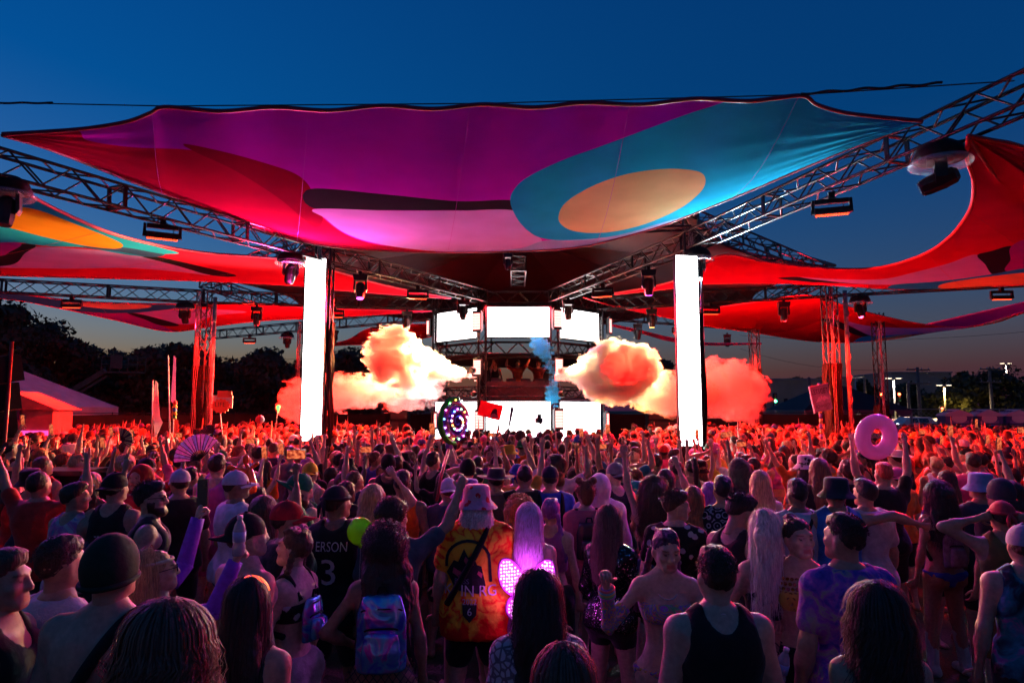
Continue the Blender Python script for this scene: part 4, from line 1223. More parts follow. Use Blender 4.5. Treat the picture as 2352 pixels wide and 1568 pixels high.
def body_mesh(S, vox=.016, hands=('relax', 'relax'), hv=.008, beard=False, feet=True, nf=5, legs=True):
    lo, hi = bbox(S)
    f = Field(lo, hi, vox)
    torso_prims(f, S)
    f.cone(S.neck, S.pivot, .056 if S.sex == 'm' else .049, .053 if S.sex == 'm' else .047, .03)
    for i in (1, -1):
        arm_prims(f, S, i)
        palm(f, S, i)
        if legs:
            b = S.bulk * (1.0 if S.sex == 'm' else 1.03)
            f.ell(S.hip[i] + np.array((i * .01, -.06, .01)), (.082 * b, .08 * b, .088 * b), .05)
            f.cone(S.hip[i], S.kn[i], .088 * b, .055 * b, .03)
            f.cone(S.kn[i], S.an[i], .053 * b, .036, .03)
            f.ell(S.kn[i] * .62 + S.an[i] * .38 + np.array((0, -.022, 0)), (.048, .05, .12), .03)
            if feet: f.cone(S.an[i] + (0, -.03, -.045), S.an[i] + (i * .02, .13, -.055), .040, .030, .03)
    V, Q = f.mesh()
    V = relax(V, Q, 1, .3)
    C = np.ones((len(V), 3))
    hV, hQ, hC = head_mesh(S.sex, hv, beard)
    hW = hV @ S.H.T + S.pivot
    Vs, Fs, Cs = [V, hW], [Q, hQ + len(V)], [C, hC]
    n = len(V) + len(hW)
    Q4 = np.concatenate(Fs)
    ex = []
    for i, k in ((-1, hands[0]), (1, hands[1])):
        if k: fingers(S, i, k, ex, nf)
    Ft = []
    for v, F in ex:
        Vs.append(v); Cs.append(np.ones((len(v), 3)))
        Ft += [tuple(a + n for a in q) for q in F if len(q) == 4]
        n += len(v)
    if Ft: Q4 = np.concatenate([Q4, np.array(Ft)])
    return np.concatenate(Vs), Q4, np.concatenate(Cs)

def cloth_noise(V, Q, amp, scale, seed):
    N_ = vnormals(V, Q)
    P = V * np.array((1, 1, .55))
    return V + N_ * (vnoise(P, scale, seed, 3) * amp)[:, None]

def top_mesh(S, kind, vox=.016, seed=0, hem=None):
    """tee, tank, long, crop, bra, jersey, loose."""
    lo, hi = bbox(S, .14)
    f = Field(lo, hi, vox)
    e = {'tee': .020, 'tank': .014, 'long': .018, 'crop': .012, 'bra': .009, 'jersey': .022, 'loose': .032, 'hoodie': .035}[kind]
    if kind == 'bra':
        torso_prims(f, S, e)
        g = f.grid()
        zl = (g[2] - S.o[2])
        f.F = smax(f.F, (np.abs(g[2] - 1.275) - .062).astype(np.float32), .01)
        b = Field(lo, hi, vox)
        for i in (1, -1): b.cone(S.tp((i * .07, .10, 1.32)), S.tp((i * .085, -.01, 1.475)), .011, .011, 0); b.cone(S.tp((i * .085, -.01, 1.475)), S.tp((i * .06, -.10, 1.30)), .011, .011, 0)
        f.F = np.minimum(f.F, b.F)
        V, Q = f.mesh(); return relax(V, Q, 1, .3), Q
    torso_prims(f, S, e)
    if kind in ('tee', 'loose', 'jersey', 'long', 'hoodie'):
        for i in (1, -1):
            if kind in ('tee', 'loose'): arm_prims(f, S, i, e * .55, t1=.62, upper_only=True, loose=.016)
            elif kind == 'jersey': f.ell(S.sh[i], (.07, .07, .07), .03)
            else: arm_prims(f, S, i, e * .7)
    hz = hem if hem is not None else {'tee': .84, 'tank': .86, 'long': .86, 'crop': 1.12, 'jersey': .82, 'loose': .76, 'hoodie': .84}[kind]
    if hz < .95:                                               # skirt of the garment over the hips
        b = S.bulk
        f.loft([(hz, .190 * b, .150 * b, -.02), (.95, .180 * b, .135 * b, -.014), (1.05, .16 * b, .11 * b, 0)], .05, e)
        for i in (1, -1): f.ell(S.hip[i] + np.array((i * .012, -.055, .03)), (.09 * b + e, .09 * b + e, .10 * b + e), .05)
    g = f.grid()
    Tz = S.T.T
    lz = Tz[2, 0] * (g[0] - S.o[0]) + Tz[2, 1] * (g[1] - S.o[1]) + Tz[2, 2] * (g[2] - S.o[2]) + .92
    ly = Tz[1, 0] * (g[0] - S.o[0]) + Tz[1, 1] * (g[1] - S.o[1]) + Tz[1, 2] * (g[2] - S.o[2])
    lx = Tz[0, 0] * (g[0] - S.o[0]) + Tz[0, 1] * (g[1] - S.o[1]) + Tz[0, 2] * (g[2] - S.o[2])
    f.F = smax(f.F, (hz - g[2]).astype(np.float32), .008)
    if kind in ('tank', 'crop', 'jersey'):
        W = abs(S.sh[1][0]) if kind != 'jersey' else abs(S.sh[1][0]) + .035
        for i in (1, -1):                                       # arm holes
            d = np.sqrt(((lx - i * (W + .028)) / .075) ** 2 + ((ly + .0) / .14) ** 2 + ((lz - 1.40) / .135) ** 2)
            f.F = smax(f.F, ((1 - d) * .07).astype(np.float32), .01)
        d = np.sqrt((lx / (.075 if kind != 'jersey' else .062)) ** 2 + ((ly - .06) / .12) ** 2 + ((lz - 1.50) / .14) ** 2)
        f.F = smax(f.F, ((1 - d) * .06).astype(np.float32), .01)
        d = np.sqrt((lx / .075) ** 2 + ((lz - 1.52) / (.10 if kind != 'jersey' else .06)) ** 2)
        f.F = smax(f.F, ((1 - d) * .06).astype(np.float32), .01)
    else:
        d = np.sqrt((lx / .068) ** 2 + ((ly - .01) / .072) ** 2)
        f.F = smax(f.F, np.minimum((1 - d) * .06, lz - 1.455).astype(np.float32), .008)
        f.F = smax(f.F, np.minimum(lz - 1.495, .10 - np.abs(lx)).astype(np.float32), .02)
    V, Q = f.mesh()
    V = relax(V, Q, 1, .3)
    low = np.clip((1.35 - V[:, 2]) / .4, .25, 1)
    N_ = vnormals(V, Q)
    V = V + N_ * (vnoise(V * np.array((1, 1, .5)), 9, seed, 3) * .014 * low)[:, None]
    return V, Q

def bottom_mesh(S, kind, vox=.016, seed=0, under=None):
    lo, hi = bbox(S, .12)
    lo = np.array(lo); hi = np.array(hi); hi[2] = 1.10
    f = Field(lo, hi, vox)
    e = {'shorts': .022, 'pants': .018, 'bikini': .008, 'skirt': .02, 'hot': .012}[kind]
    P = TORSO_M if S.sex == 'm' else TORSO_F
    f.loft([(a, b * S.bulk, c * S.bulk, d) for a, b, c, d in P if a <= 1.02], .03, e)
    leg_prims(f, S, e, {'shorts': .72, 'pants': 1.95, 'bikini': .05, 'skirt': .1, 'hot': .25}[kind])
    if kind == 'skirt': f.loft([(.62, .24, .2, -.01), (.8, .2, .15, -.01), (.98, .16, .12, 0)], .03, .01)
    if kind == 'bikini':
        for i in (1, -1): f.ell((i * .13, 0, .80), (.10, .2, .13), .01, sub=True)
    f.cut((0, 0, 1), (0, 0, min(1.02 if kind != 'bikini' else .96, under or 9)), .006)
    if kind == 'bikini': f.cut((0, 0, -1), (0, 0, .78), .006)
    V, Q = f.mesh()
    return cloth_noise(relax(V, Q, 1, .3), Q, .007, 11, seed), Q

def hair_mesh(kind, vox=.010, seed=0):
    f = Field((-.22, -.30, -.55), (.22, .16, .34), vox)
    n = (0, .63, -.77); c = (0, .088, .185)
    amp, sc = .006, 40
    if kind == 'buzz':
        f.ell((0, -.016, .128), (.080, .099, .097), .01); amp = .002
        f.cut(n, c, .01)
    elif kind == 'short':
        f.ell((0, -.018, .132), (.086, .105, .102), .01); f.cut(n, c, .012)
        f.ell((0, .04, .205), (.06, .05, .03), .03); amp, sc = .008, 34
    elif kind == 'fade':
        f.ell((0, -.016, .130), (.080, .100, .097), .01); f.cut(n, c, .01)
        f.ell((0, .0, .195), (.072, .088, .045), .02); amp, sc = .008, 38
    elif kind == 'curly':
        f.ell((0, -.02, .142), (.105, .122, .112), .01); f.cut((0, .70, -.71), (0, .10, .18), .02); amp, sc = .020, 30
    elif kind == 'afro':
        f.ell((0, -.03, .14), (.145, .150, .140), .01); f.cut((0, .75, -.66), (0, .08, .17), .03); amp, sc = .022, 26
    elif kind in ('long', 'wavy', 'longcurly'):
        w = {'long': 1.0, 'wavy': 1.12, 'longcurly': 1.35}[kind]
        f.ell((0, -.02, .132), (.089 * w, .108 * w, .104), .01)
        f.cut((0, .92, -.39), (0, .082, .17), .012)
        f.loft([(-.34, .075 * w, .030, -.125), (-.20, .115 * w, .042, -.130), (-.05, .115 * w, .055, -.105), (.05, .100 * w, .075, -.065), (.14, .088 * w, .09, -.03)], .03)
        for i in (1, -1): f.cone((i * .075 * w, -.01, .12), (i * .095 * w, -.02, -.08), .026, .022, .03)
        amp, sc = {'long': (.006, 30), 'wavy': (.013, 24), 'longcurly': (.024, 26)}[kind]
    elif kind == 'bob':
        f.ell((0, -.02, .132), (.092, .11, .104), .01); f.cut((0, .92, -.39), (0, .082, .17), .012)
        f.loft([(-.05, .10, .09, -.04), (.06, .10, .10, -.03), (.14, .09, .1, -.02)], .03)
        for i in (1, -1): f.cone((i * .078, .0, .12), (i * .088, .01, -.01), .026, .02, .03)
        amp, sc = .008, 28
    elif kind in ('pony', 'highpony'):
        f.ell((0, -.016, .130), (.081, .101, .098), .01); f.cut((0, .75, -.66), (0, .088, .185), .012)
        zt = .15 if kind == 'pony' else .225
        f.ell((0, -.11, zt), (.035, .03, .035), .02)
        f.cone((0, -.12, zt), (0, -.165, zt - .12), .034, .045, .02); f.cone((0, -.165, zt - .12), (0, -.15, zt - .42), .045, .018, .02)
        amp = .006
    elif kind == 'buns':
        f.ell((0, -.016, .130), (.082, .102, .099), .01); f.cut((0, .70, -.71), (0, .088, .185), .012)
        for i in (1, -1): f.ell((i * .066, -.03, .232), (.042, .042, .040), .012)
        f.ell((0, -.075, .06), (.06, .04, .06), .03)
        amp, sc = .008, 30
    elif kind in ('braids', 'twobraids'):
        f.ell((0, -.016, .130), (.082, .101, .098), .01); f.cut((0, .75, -.66), (0, .088, .185), .012)
        for i in (1, -1):
            for q in range(13):
                f.ell((i * (.075 + .006 * q + .005 * math.sin(q * 3)), -.03 + (.004 * q if kind == 'braids' else -.03), .08 - .032 * q), (.024, .022, .021), .006)
            for q in range(5): f.ell((i * .035, .05 - .03 * q, .205 + .008 * math.sin(q)), (.018, .02, .016), .006)
        amp = .004
    elif kind == 'bun':
        f.ell((0, -.016, .130), (.081, .101, .098), .01); f.cut((0, .75, -.66), (0, .088, .185), .012)
        f.ell((0, -.09, .205), (.042, .042, .038), .015); amp = .006
    elif kind == 'under':                                     # hair showing below a hat
        f.ell((0, -.018, .12), (.084, .103, .095), .01); f.cut(n, c, .012); f.cut((0, 0, 1), (0, 0, .15), .01); amp = .006
    elif kind == 'whitelong':
        f.loft([(-.10, .10, .055, -.07), (-.02, .115, .085, -.045), (.07, .10, .10, -.02), (.13, .088, .095, -.015)], .03)
        f.cut((0, .92, -.39), (0, .04, .10), .02); amp, sc = .014, 26
    V, Q = f.mesh()
    N_ = vnormals(V, Q)
    V = V + N_ * (vnoise(V * np.array((1, 1, .45)), sc, seed, 3) * amp)[:, None]
    J = np.stack([vnoise(V, 70, seed + 11 + k, 2) for k in range(3)], 1) * (.007 if vox < .02 else 0)
    return V + J, Q

def strands(kind, n=420, seed=1, length=.46, width=1.0, wave=.01, wr=.0035, drape=.10):
    """Loose locks lying over the hair, as thin ribbons."""
    r = np.random.default_rng(seed)
    V, F = [], []
    for k in range(n):
        if kind == 'short':
            th = r.uniform(0, 2 * math.pi); ph = math.acos(r.uniform(.02, 1))
            d = np.array((math.sin(ph) * math.cos(th), math.sin(ph) * math.sin(th), math.cos(ph)))
            p = np.array((0, -.018, .132)) + d * (.084, .103, .10)
            if .63 * (p[1] - .088) - .77 * (p[2] - .185) > -.012: continue
            fl = nrm(d + r.normal(0, .55, 3)); L = r.uniform(.012, .03) * length
            pts = [p, p + fl * L * .5 + (0, 0, .002), p + fl * L + (0, 0, -.1 * L)]
        elif kind == 'curly':
            th = r.uniform(0, 2 * math.pi); ph = math.acos(r.uniform(-.5, 1))
            d = np.array((math.sin(ph) * math.cos(th), math.sin(ph) * math.sin(th), math.cos(ph)))
            p = np.array((0, -.02, .142)) + d * (.10, .118, .108) * width
            if .70 * (p[1] - .10) - .71 * (p[2] - .18) > -.01: continue
            rad = r.uniform(.008, .017); a0 = r.uniform(0, 6); t1 = nrm(np.cross(d, r.normal(0, 1, 3))); t2 = np.cross(d, t1)
            pts = [p + d * (.004 * q) + (t1 * math.cos(a0 + q * .9) + t2 * math.sin(a0 + q * .9)) * rad for q in range(7)]
        else:
            th = r.uniform(math.pi * .93, math.pi * 2.07) if kind == 'long' else r.uniform(math.pi * .85, math.pi * 2.15)
            if kind == 'ring': th = r.uniform(math.pi * .8, math.pi * 2.2)
            cx, sy = math.cos(th), math.sin(th)
            ex = r.uniform(1.0, 1.10) if r.random() > .10 else r.uniform(1.1, 1.26)
            pts = []
            if kind != 'ring':
                a0 = r.uniform(.02, .5)
                for q in range(5):
                    a = a0 + (math.pi / 2 - a0) * q / 4
                    pts.append(np.array((math.sin(a) * cx * .090 * width * ex, -.02 + math.sin(a) * sy * .108 * ex, .132 + math.cos(a) * .105 * ex)))
            else:
                pts.append(np.array((cx * .086, -.02 + sy * .1, .10)))
            L = length * r.uniform(.75, 1.05); p0 = pts[-1]
            wv = wave * r.uniform(.5, 1.3); w0 = r.uniform(0, 6)
            tx = p0[0] * (1.15 if kind != 'ring' else 1.45)
            for q in range(1, 8):
                t = q / 7
                pts.append(np.array((p0[0] + (tx - p0[0]) * t + wv * math.sin(w0 + q * 1.6), p0[1] + (-drape * .55 if sy < 0 else 0) * min(1, t * 2) * abs(sy) + wv * math.cos(w0 + q * 1.5), p0[2] - L * t)))
        m = len(pts); b = len(V)
        for q, p in enumerate(pts):
            t = pts[min(q + 1, m - 1)] - pts[max(q - 1, 0)]
            out = p - np.array((0, -.02, p[2] if p[2] < .12 else .12))
            sd = nrm(np.cross(t, out)) * wr * (1 - .75 * (q / (m - 1)) ** 2)
            V.append(p - sd); V.append(p + sd)
        for q in range(m - 1): F.append((b + 2 * q, b + 2 * q + 1, b + 2 * q + 3, b + 2 * q + 2))
    return np.array(V), np.array(F)

def hat_mesh(kind):
    mb = MB()
    def dome(rx, ry, rz, z0, cz, n=24, rings=8, cy=-.016):
        V, F = [], []
        a0 = math.acos(min(1, max(-1, (z0 - cz) / rz)))
        for q in range(rings + 1):
            a = a0 * (1 - q / rings) + 1e-3
            for k in range(n):
                t = 2 * math.pi * k / n
                V.append((rx * math.sin(a) * math.cos(t), cy + ry * math.sin(a) * math.sin(t), cz + rz * math.cos(a)))
        for q in range(rings):
            for k in range(n): F.append((q * n + k, q * n + (k + 1) % n, (q + 1) * n + (k + 1) % n, (q + 1) * n + k))
        F.append(tuple(range(rings * n, rings * n + n)))
        mb.add(V, F)
    if kind == 'cap':
        dome(.091, .110, .105, .118, .130)
        V, F = [], []
        n = 14
        for lay in (0, 1):
            for q in range(5):
                for k in range(n + 1):
                    t = math.pi * (.10 + .80 * k / n)
                    rr = 1 + .78 * q / 4 * math.sin(t) ** .8
                    V.append((.090 * math.cos(t) * (1 + .02 * q), -.016 + .109 * math.sin(t) * rr, .128 - .010 * q / 4 * 1.2 - .03 * (math.cos(t) ** 2) - lay * .006))
        m = n + 1
        for lay in (0, 1):
            for q in range(4):
                for k in range(n):
                    a = lay * 5 * m + q * m + k
                    F.append((a, a + 1, a + m + 1, a + m) if lay == 0 else (a, a + m, a + m + 1, a + 1))
        for k in range(n): F.append((4 * m + k, 4 * m + k + 1, 9 * m + k + 1, 9 * m + k))
        mb.add(V, F)
        mb.lathe([(.010, .232), (.010, .240), (.004, .243)], 8, c=(0, -.016, 0))
    elif kind == 'bucket':
        n = 28
        prof = [(.150, .075), (.128, .100), (.104, .125), (.099, .150), (.094, .215), (.080, .232), (.02, .236)]
        V = [(r_ * math.cos(2 * math.pi * k / n), -.016 + r_ * 1.12 * math.sin(2 * math.pi * k / n), z_ + .004 * math.sin(3 * 2 * math.pi * k / n) * (r_ > .11)) for r_, z_ in prof for k in range(n)]
        F = [(q * n + k, q * n + (k + 1) % n, (q + 1) * n + (k + 1) % n, (q + 1) * n + k) for q in range(len(prof) - 1) for k in range(n)]
        F.append(tuple(range((len(prof) - 1) * n, len(prof) * n)))
        mb.add(V, F)
    elif kind == 'beanie':
        dome(.094, .116, .122, .068, .125)
        mb.tube([(.090 * math.cos(2 * math.pi * k / 24), -.016 + .110 * math.sin(2 * math.pi * k / 24), .075 + .014 * math.sin(2 * math.pi * k / 24)) for k in range(24)], .010, 8, closed=True)
    elif kind == 'brim':
        n = 30
        prof = [(.205, .125), (.17, .128), (.105, .132), (.098, .15), (.090, .215), (.065, .228), (.02, .222)]
        V = [(r_ * math.cos(2 * math.pi * k / n), -.016 + r_ * 1.1 * math.sin(2 * math.pi * k / n), z_ + (.025 * math.cos(2 * math.pi * k / n) ** 2 if r_ > .15 else 0)) for r_, z_ in prof for k in range(n)]
        F = [(q * n + k, q * n + (k + 1) % n, (q + 1) * n + (k + 1) % n, (q + 1) * n + k) for q in range(len(prof) - 1) for k in range(n)]
        F.append(tuple(range((len(prof) - 1) * n, len(prof) * n)))
        mb.add(V, F)
    elif kind == 'bandana':
        dome(.089, .108, .102, .135, .130)
        mb.tube([(.090 * math.cos(2 * math.pi * k / 20), -.016 + .108 * math.sin(2 * math.pi * k / 20), .14) for k in range(20)], .014, 6, closed=True)
        mb.tube([(0, -.125, .14), (.02, -.15, .10), (.03, -.155, .03)], [.014, .016, .006], 6)
        mb.tube([(0, -.125, .14), (-.025, -.15, .09), (-.02, -.16, .02)], [.014, .016, .006], 6)
    elif kind == 'hood':
        f = Field((-.2, -.25, -.15), (.2, .16, .3), .012)
        f.ell((0, -.03, .125), (.112, .130, .125), .01); f.cut((0, .95, -.3), (0, .06, .14), .01)
        f.loft([(-.09, .125, .10, -.05), (.0, .11, .11, -.035), (.1, .11, .12, -.03)], .04)
        V, Q = f.mesh()
        V = cloth_noise(V, Q, .012, 14, 3)
        mb.add(V, [tuple(q) for q in Q])
    elif kind == 'headband':
        mb.tube([(.079 * math.cos(t), -.012 + .098 * math.sin(t), .165) for t in np.linspace(0, 2 * math.pi, 26, endpoint=False)], .010, 6, closed=True)
    return mb

def obj_color_mat(name, rough, tint=False, noise=0.0, nscale=30, stretch=(1, 1, 1), bump=0.0, spec=.4, sheen=0.0):
    m = mat(name, (.5, .5, .5), rough, spec=spec)
    N, L, B = nodes_of(m)
    oi = N.new("ShaderNodeObjectInfo"); cur = oi.outputs["Color"]
    if tint:
        at_ = N.new("ShaderNodeAttribute"); at_.attribute_name = "tint"
        mx = N.new("ShaderNodeMix"); mx.data_type = 'RGBA'; mx.blend_type = 'MULTIPLY'; mx.inputs["Factor"].default_value = 1
        L.new(cur, mx.inputs["A"]); L.new(at_.outputs["Color"], mx.inputs["B"]); cur = mx.outputs["Result"]
    L.new(cur, B.inputs["Base Color"])
    if sheen:
        B.inputs["Sheen Weight"].default_value = sheen
    if noise: vary(m, nscale, noise, bump, stretch=stretch)
    return m
M_SKIN = obj_color_mat("skin", .52, True, .16, 40, bump=.12, spec=.35)
M_CLOTH = obj_color_mat("plain cloth", .85, False, .22, 15, bump=.6, spec=.2, sheen=.15)
M_HAIR = obj_color_mat("hair", .6, False, .45, 26, (3.2, 3.2, .35), .5, spec=.5)
M_HAT = obj_color_mat("hat cloth", .8, False, .12, 40, bump=.15, spec=.2)
SKINS = [(.50, .32, .23), (.43, .265, .185), (.36, .22, .15), (.28, .155, .10), (.20, .108, .068), (.13, .07, .045), (.54, .36, .27)]
HAIRS = {'black': (.012, .010, .010), 'dark': (.030, .018, .012), 'brown': (.075, .040, .022), 'auburn': (.16, .05, .02), 'blond': (.42, .27, .12), 'platinum': (.62, .55, .48), 'pink': (.55, .12, .30), 'lilac': (.50, .36, .60), 'grey': (.35, .34, .34), 'ginger': (.30, .10, .03), 'purple': (.20, .06, .35)}

def tint_mesh(name, V, Q, C, m):
    me = new_mesh(name, V, Q, m, True)
    a = me.color_attributes.new("tint", 'FLOAT_COLOR', 'POINT')
    a.data.foreach_set("color", np.concatenate([C, np.ones((len(C), 1))], 1).astype(np.float32).ravel())
    return me

_hair_cache, _hat_cache = {}, {}
def hair_data(kind, vox=.010, seed=0):
    k = (kind, vox, seed)
    if k not in _hair_cache:
        V, Q = hair_mesh(kind, vox, seed); _hair_cache[k] = new_mesh("hair", V, Q, M_HAIR, True)
    return _hair_cache[k]
_strand_cache = {}
def strand_data(kind, **kw):
    k = (kind, tuple(sorted(kw.items())))
    if k not in _strand_cache:
        V, F = strands(kind, **kw); _strand_cache[k] = new_mesh("hair_strands", V, F, M_HAIR, True)
    return _strand_cache[k]
def hat_data(kind):
    if kind not in _hat_cache: _hat_cache[kind] = hat_mesh(kind).mesh(kind, M_HAT, True)
    return _hat_cache[kind]
HAT_NAMES = {'cap': 'cap', 'bucket': 'bucket_hat', 'beanie': 'beanie', 'brim': 'brimmed_hat', 'bandana': 'bandana', 'hood': 'hood', 'headband': 'headband'}

def head_matrix(S, yaw=0.0):
    M = Matrix([list(r) for r in S.H]).to_4x4()
    M.translation = Vector(S.pivot)
    return M @ Matrix.Translation((0, -.016, 0)) @ Matrix.Rotation(yaw, 4, 'Z') @ Matrix.Translation((0, .016, 0))

STAGE_XY = (CX, CYS)
def facing(x, y):
    """Rotation that turns a figure (facing +y) towards the stage."""
    return math.atan2(STAGE_XY[1] - y, STAGE_XY[0] - x) - math.pi / 2
# ------------------------------------------------------------------ patterned cloth
def pattern(name, kind, cols, scale=14.0, rough=.8):
    if name in MATS: return MATS[name]
    m = mat(name, cols[0], rough, spec=.2)
    N, L, B = nodes_of(m)
    tc = N.new("ShaderNodeTexCoord"); co = tc.outputs["Object"]
    def ramp(fac, stops, interp='LINEAR'):
        r = N.new("ShaderNodeValToRGB"); r.color_ramp.interpolation = interp
        while len(r.color_ramp.elements) < len(stops): r.color_ramp.elements.new(.5)
        for e, (p, c) in zip(r.color_ramp.elements, stops): e.position = p; e.color = (*c, 1)
        L.new(fac, r.inputs["Fac"]); return r.outputs[0]
    def math_(op, a, b=None):
        n = N.new("ShaderNodeMath"); n.operation = op
        for i, x in enumerate((a, b)):
            if x is None: continue
            if isinstance(x, (int, float)): n.inputs[i].default_value = x
            else: L.new(x, n.inputs[i])
        return n.outputs[0]
    def noise(s, d=4, dist=0.0, vec=co):
        n = N.new("ShaderNodeTexNoise"); n.inputs["Scale"].default_value = s; n.inputs["Detail"].default_value = d; n.inputs["Distortion"].default_value = dist
        L.new(vec, n.inputs["Vector"]); return n.outputs["Fac"]
    if kind == 'floral':
        v = N.new("ShaderNodeTexVoronoi"); v.inputs["Scale"].default_value = scale; L.new(co, v.inputs["Vector"])
        d = math_('ADD', v.outputs["Distance"], math_('MULTIPLY', noise(scale * 3), .35))
        out = ramp(d, [(.40, cols[1]), (.46, cols[1]), (.50, cols[0]), (.7, cols[0])])
    elif kind == 'rings':
        v = N.new("ShaderNodeTexVoronoi"); v.inputs["Scale"].default_value = scale; v.inputs["Randomness"].default_value = .35; L.new(co, v.inputs["Vector"])
        s = math_('SINE', math_('MULTIPLY', v.outputs["Distance"], 22.0))
        out = ramp(s, [(.25, cols[0]), (.5, cols[0]), (.62, cols[1]), (1, cols[1])])
    elif kind == 'blotch':
        f = noise(scale, 3, 1.5)
        n = len(cols)
        out = ramp(f, [(.30 + .42 * i / max(1, n - 1), c) for i, c in enumerate(cols)])
    elif kind == 'swirl':
        f = noise(scale, 1.5, 3.5)
        w = math_('FRACT', math_('MULTIPLY', f, 6.0))
        n = len(cols)
        out = ramp(w, [(i / n, c) for i, c in enumerate(cols)], 'EASE')
    elif kind == 'tiedye':
        sp = N.new("ShaderNodeSeparateXYZ"); L.new(co, sp.inputs[0])
        dx = math_('ADD', sp.outputs["X"], .06); dz = math_('SUBTRACT', sp.outputs["Z"], 1.20)
        r2 = math_('SQRT', math_('ADD', math_('MULTIPLY', dx, dx), math_('MULTIPLY', dz, dz)))
        an = math_('ARCTAN2', dz, dx)
        ray_ = math_('SINE', math_('MULTIPLY', math_('ADD', an, math_('MULTIPLY', noise(5, 4), 1.2)), 17.0))
        f = math_('ADD', math_('MULTIPLY', r2, 1.9), math_('ADD', math_('MULTIPLY', ray_, .09), math_('MULTIPLY', math_('SUBTRACT', noise(9, 6), .5), .45)))
        out = ramp(f, [(.06, cols[1]), (.16, cols[2]), (.42, cols[2]), (.51, cols[0]), (.62, cols[2]), (.74, cols[0])])
    elif kind == 'lace':
        v = N.new("ShaderNodeTexVoronoi"); v.inputs["Scale"].default_value = scale; v.feature = 'DISTANCE_TO_EDGE'; L.new(co, v.inputs["Vector"])
        out = ramp(v.outputs["Distance"], [(.04, cols[1]), (.10, cols[1]), (.16, cols[0]), (.3, cols[0])])
    elif kind == 'stripes':
        w = N.new("ShaderNodeTexWave"); w.inputs["Scale"].default_value = scale; w.bands_direction = 'Z'; L.new(co, w.inputs["Vector"])
        out = ramp(w.outputs["Fac"], [(.45, cols[0]), (.55, cols[1])])
    elif kind == 'check':
        w = N.new("ShaderNodeTexChecker"); w.inputs["Scale"].default_value = scale; w.inputs["Color1"].default_value = (*cols[0], 1); w.inputs["Color2"].default_value = (*cols[1], 1); L.new(co, w.inputs["Vector"])
        out = w.outputs["Color"]
    elif kind == 'glitter':
        v = N.new("ShaderNodeTexVoronoi"); v.inputs["Scale"].default_value = scale; L.new(co, v.inputs["Vector"])
        sp = N.new("ShaderNodeSeparateColor"); L.new(v.outputs["Color"], sp.inputs[0])
        k = math_('GREATER_THAN', sp.outputs[0], .93)
        out = ramp(k, [(.4, cols[0]), (.6, cols[1])]); L.new(k, B.inputs["Metallic"])
        B.inputs["Roughness"].default_value = .25
    L.new(out, B.inputs["Base Color"])
    nz = N.new("ShaderNodeTexNoise"); nz.inputs["Scale"].default_value = 26; nz.inputs["Detail"].default_value = 4; L.new(co, nz.inputs["Vector"])
    bp = N.new("ShaderNodeBump"); bp.inputs["Strength"].default_value = .6; bp.inputs["Distance"].default_value = .02
    L.new(nz.outputs["Fac"], bp.inputs["Height"]); L.new(bp.outputs[0], B.inputs["Normal"])
    return m
def fishnet(name, col):
    if name in MATS: return MATS[name]
    m = mat(name, col, .6)
    N, L, B = nodes_of(m)
    tc = N.new("ShaderNodeTexCoord"); fac = None
    for s in (1, -1):
        sp = N.new("ShaderNodeSeparateXYZ"); L.new(tc.outputs["Object"], sp.inputs[0])
        a = N.new("ShaderNodeMath"); a.operation = 'MULTIPLY_ADD'; a.inputs[1].default_value = s * 1.2; L.new(sp.outputs["X"], a.inputs[0]); L.new(sp.outputs["Z"], a.inputs[2])
        b = N.new("ShaderNodeMath"); b.operation = 'MULTIPLY'; b.inputs[1].default_value = 120; L.new(a.outputs[0], b.inputs[0])
        c = N.new("ShaderNodeMath"); c.operation = 'SINE'; L.new(b.outputs[0], c.inputs[0])
        d = N.new("ShaderNodeMath"); d.operation = 'GREATER_THAN'; d.inputs[1].default_value = .86; L.new(c.outputs[0], d.inputs[0])
        if fac is None: fac = d.outputs[0]
        else:
            e = N.new("ShaderNodeMath"); e.operation = 'MAXIMUM'; L.new(fac, e.inputs[0]); L.new(d.outputs[0], e.inputs[1]); fac = e.outputs[0]
    L.new(fac, B.inputs["Alpha"])
    return m
def holo(name, base=(.35, .42, .75)):
    if name in MATS: return MATS[name]
    m = mat(name, base, .2, .65)
    N, L, B = nodes_of(m)
    B.inputs["Thin Film Thickness"].default_value = 420; B.inputs["Thin Film IOR"].default_value = 1.45
    tc = N.new("ShaderNodeTexCoord"); nz = N.new("ShaderNodeTexNoise"); nz.inputs["Scale"].default_value = 5; nz.inputs["Distortion"].default_value = 2; L.new(tc.outputs["Object"], nz.inputs["Vector"])
    r = N.new("ShaderNodeValToRGB")
    r.color_ramp.elements[0].color = (.04, .06, .55, 1); r.color_ramp.elements[1].color = (.25, .08, .6, 1)
    for c, p in (((.06, .12, .85), .35), ((.12, .55, .85), .47), ((.55, .10, .65), .58), ((.10, .14, .9), .7)):
        e = r.color_ramp.elements.new(p); e.color = (*c, 1)
    L.new(nz.outputs["Fac"], r.inputs["Fac"]); L.new(r.outputs[0], B.inputs["Base Color"])
    bp = N.new("ShaderNodeBump"); bp.inputs["Strength"].default_value = .5; bp.inputs["Distance"].default_value = .03
    L.new(nz.outputs["Fac"], bp.inputs["Height"]); L.new(bp.outputs[0], B.inputs["Normal"])
    return m

# ------------------------------------------------------------------ one person after another
PEOPLE = []          # (x, y) of everyone placed
class P_: pass
def root_matrix(x, y, rz, s): return Matrix.Translation((x, y, 0)) @ Matrix.Rotation(rz, 4, 'Z') @ Matrix.Diagonal((s, s, s, 1))

def garment(name, me, root, colour, mtl=None):
    if mtl is not None:
        me.materials.clear(); me.materials.append(mtl)
    return obj(name, me, root, color=colour if colour is not None else (.5, .5, .5))

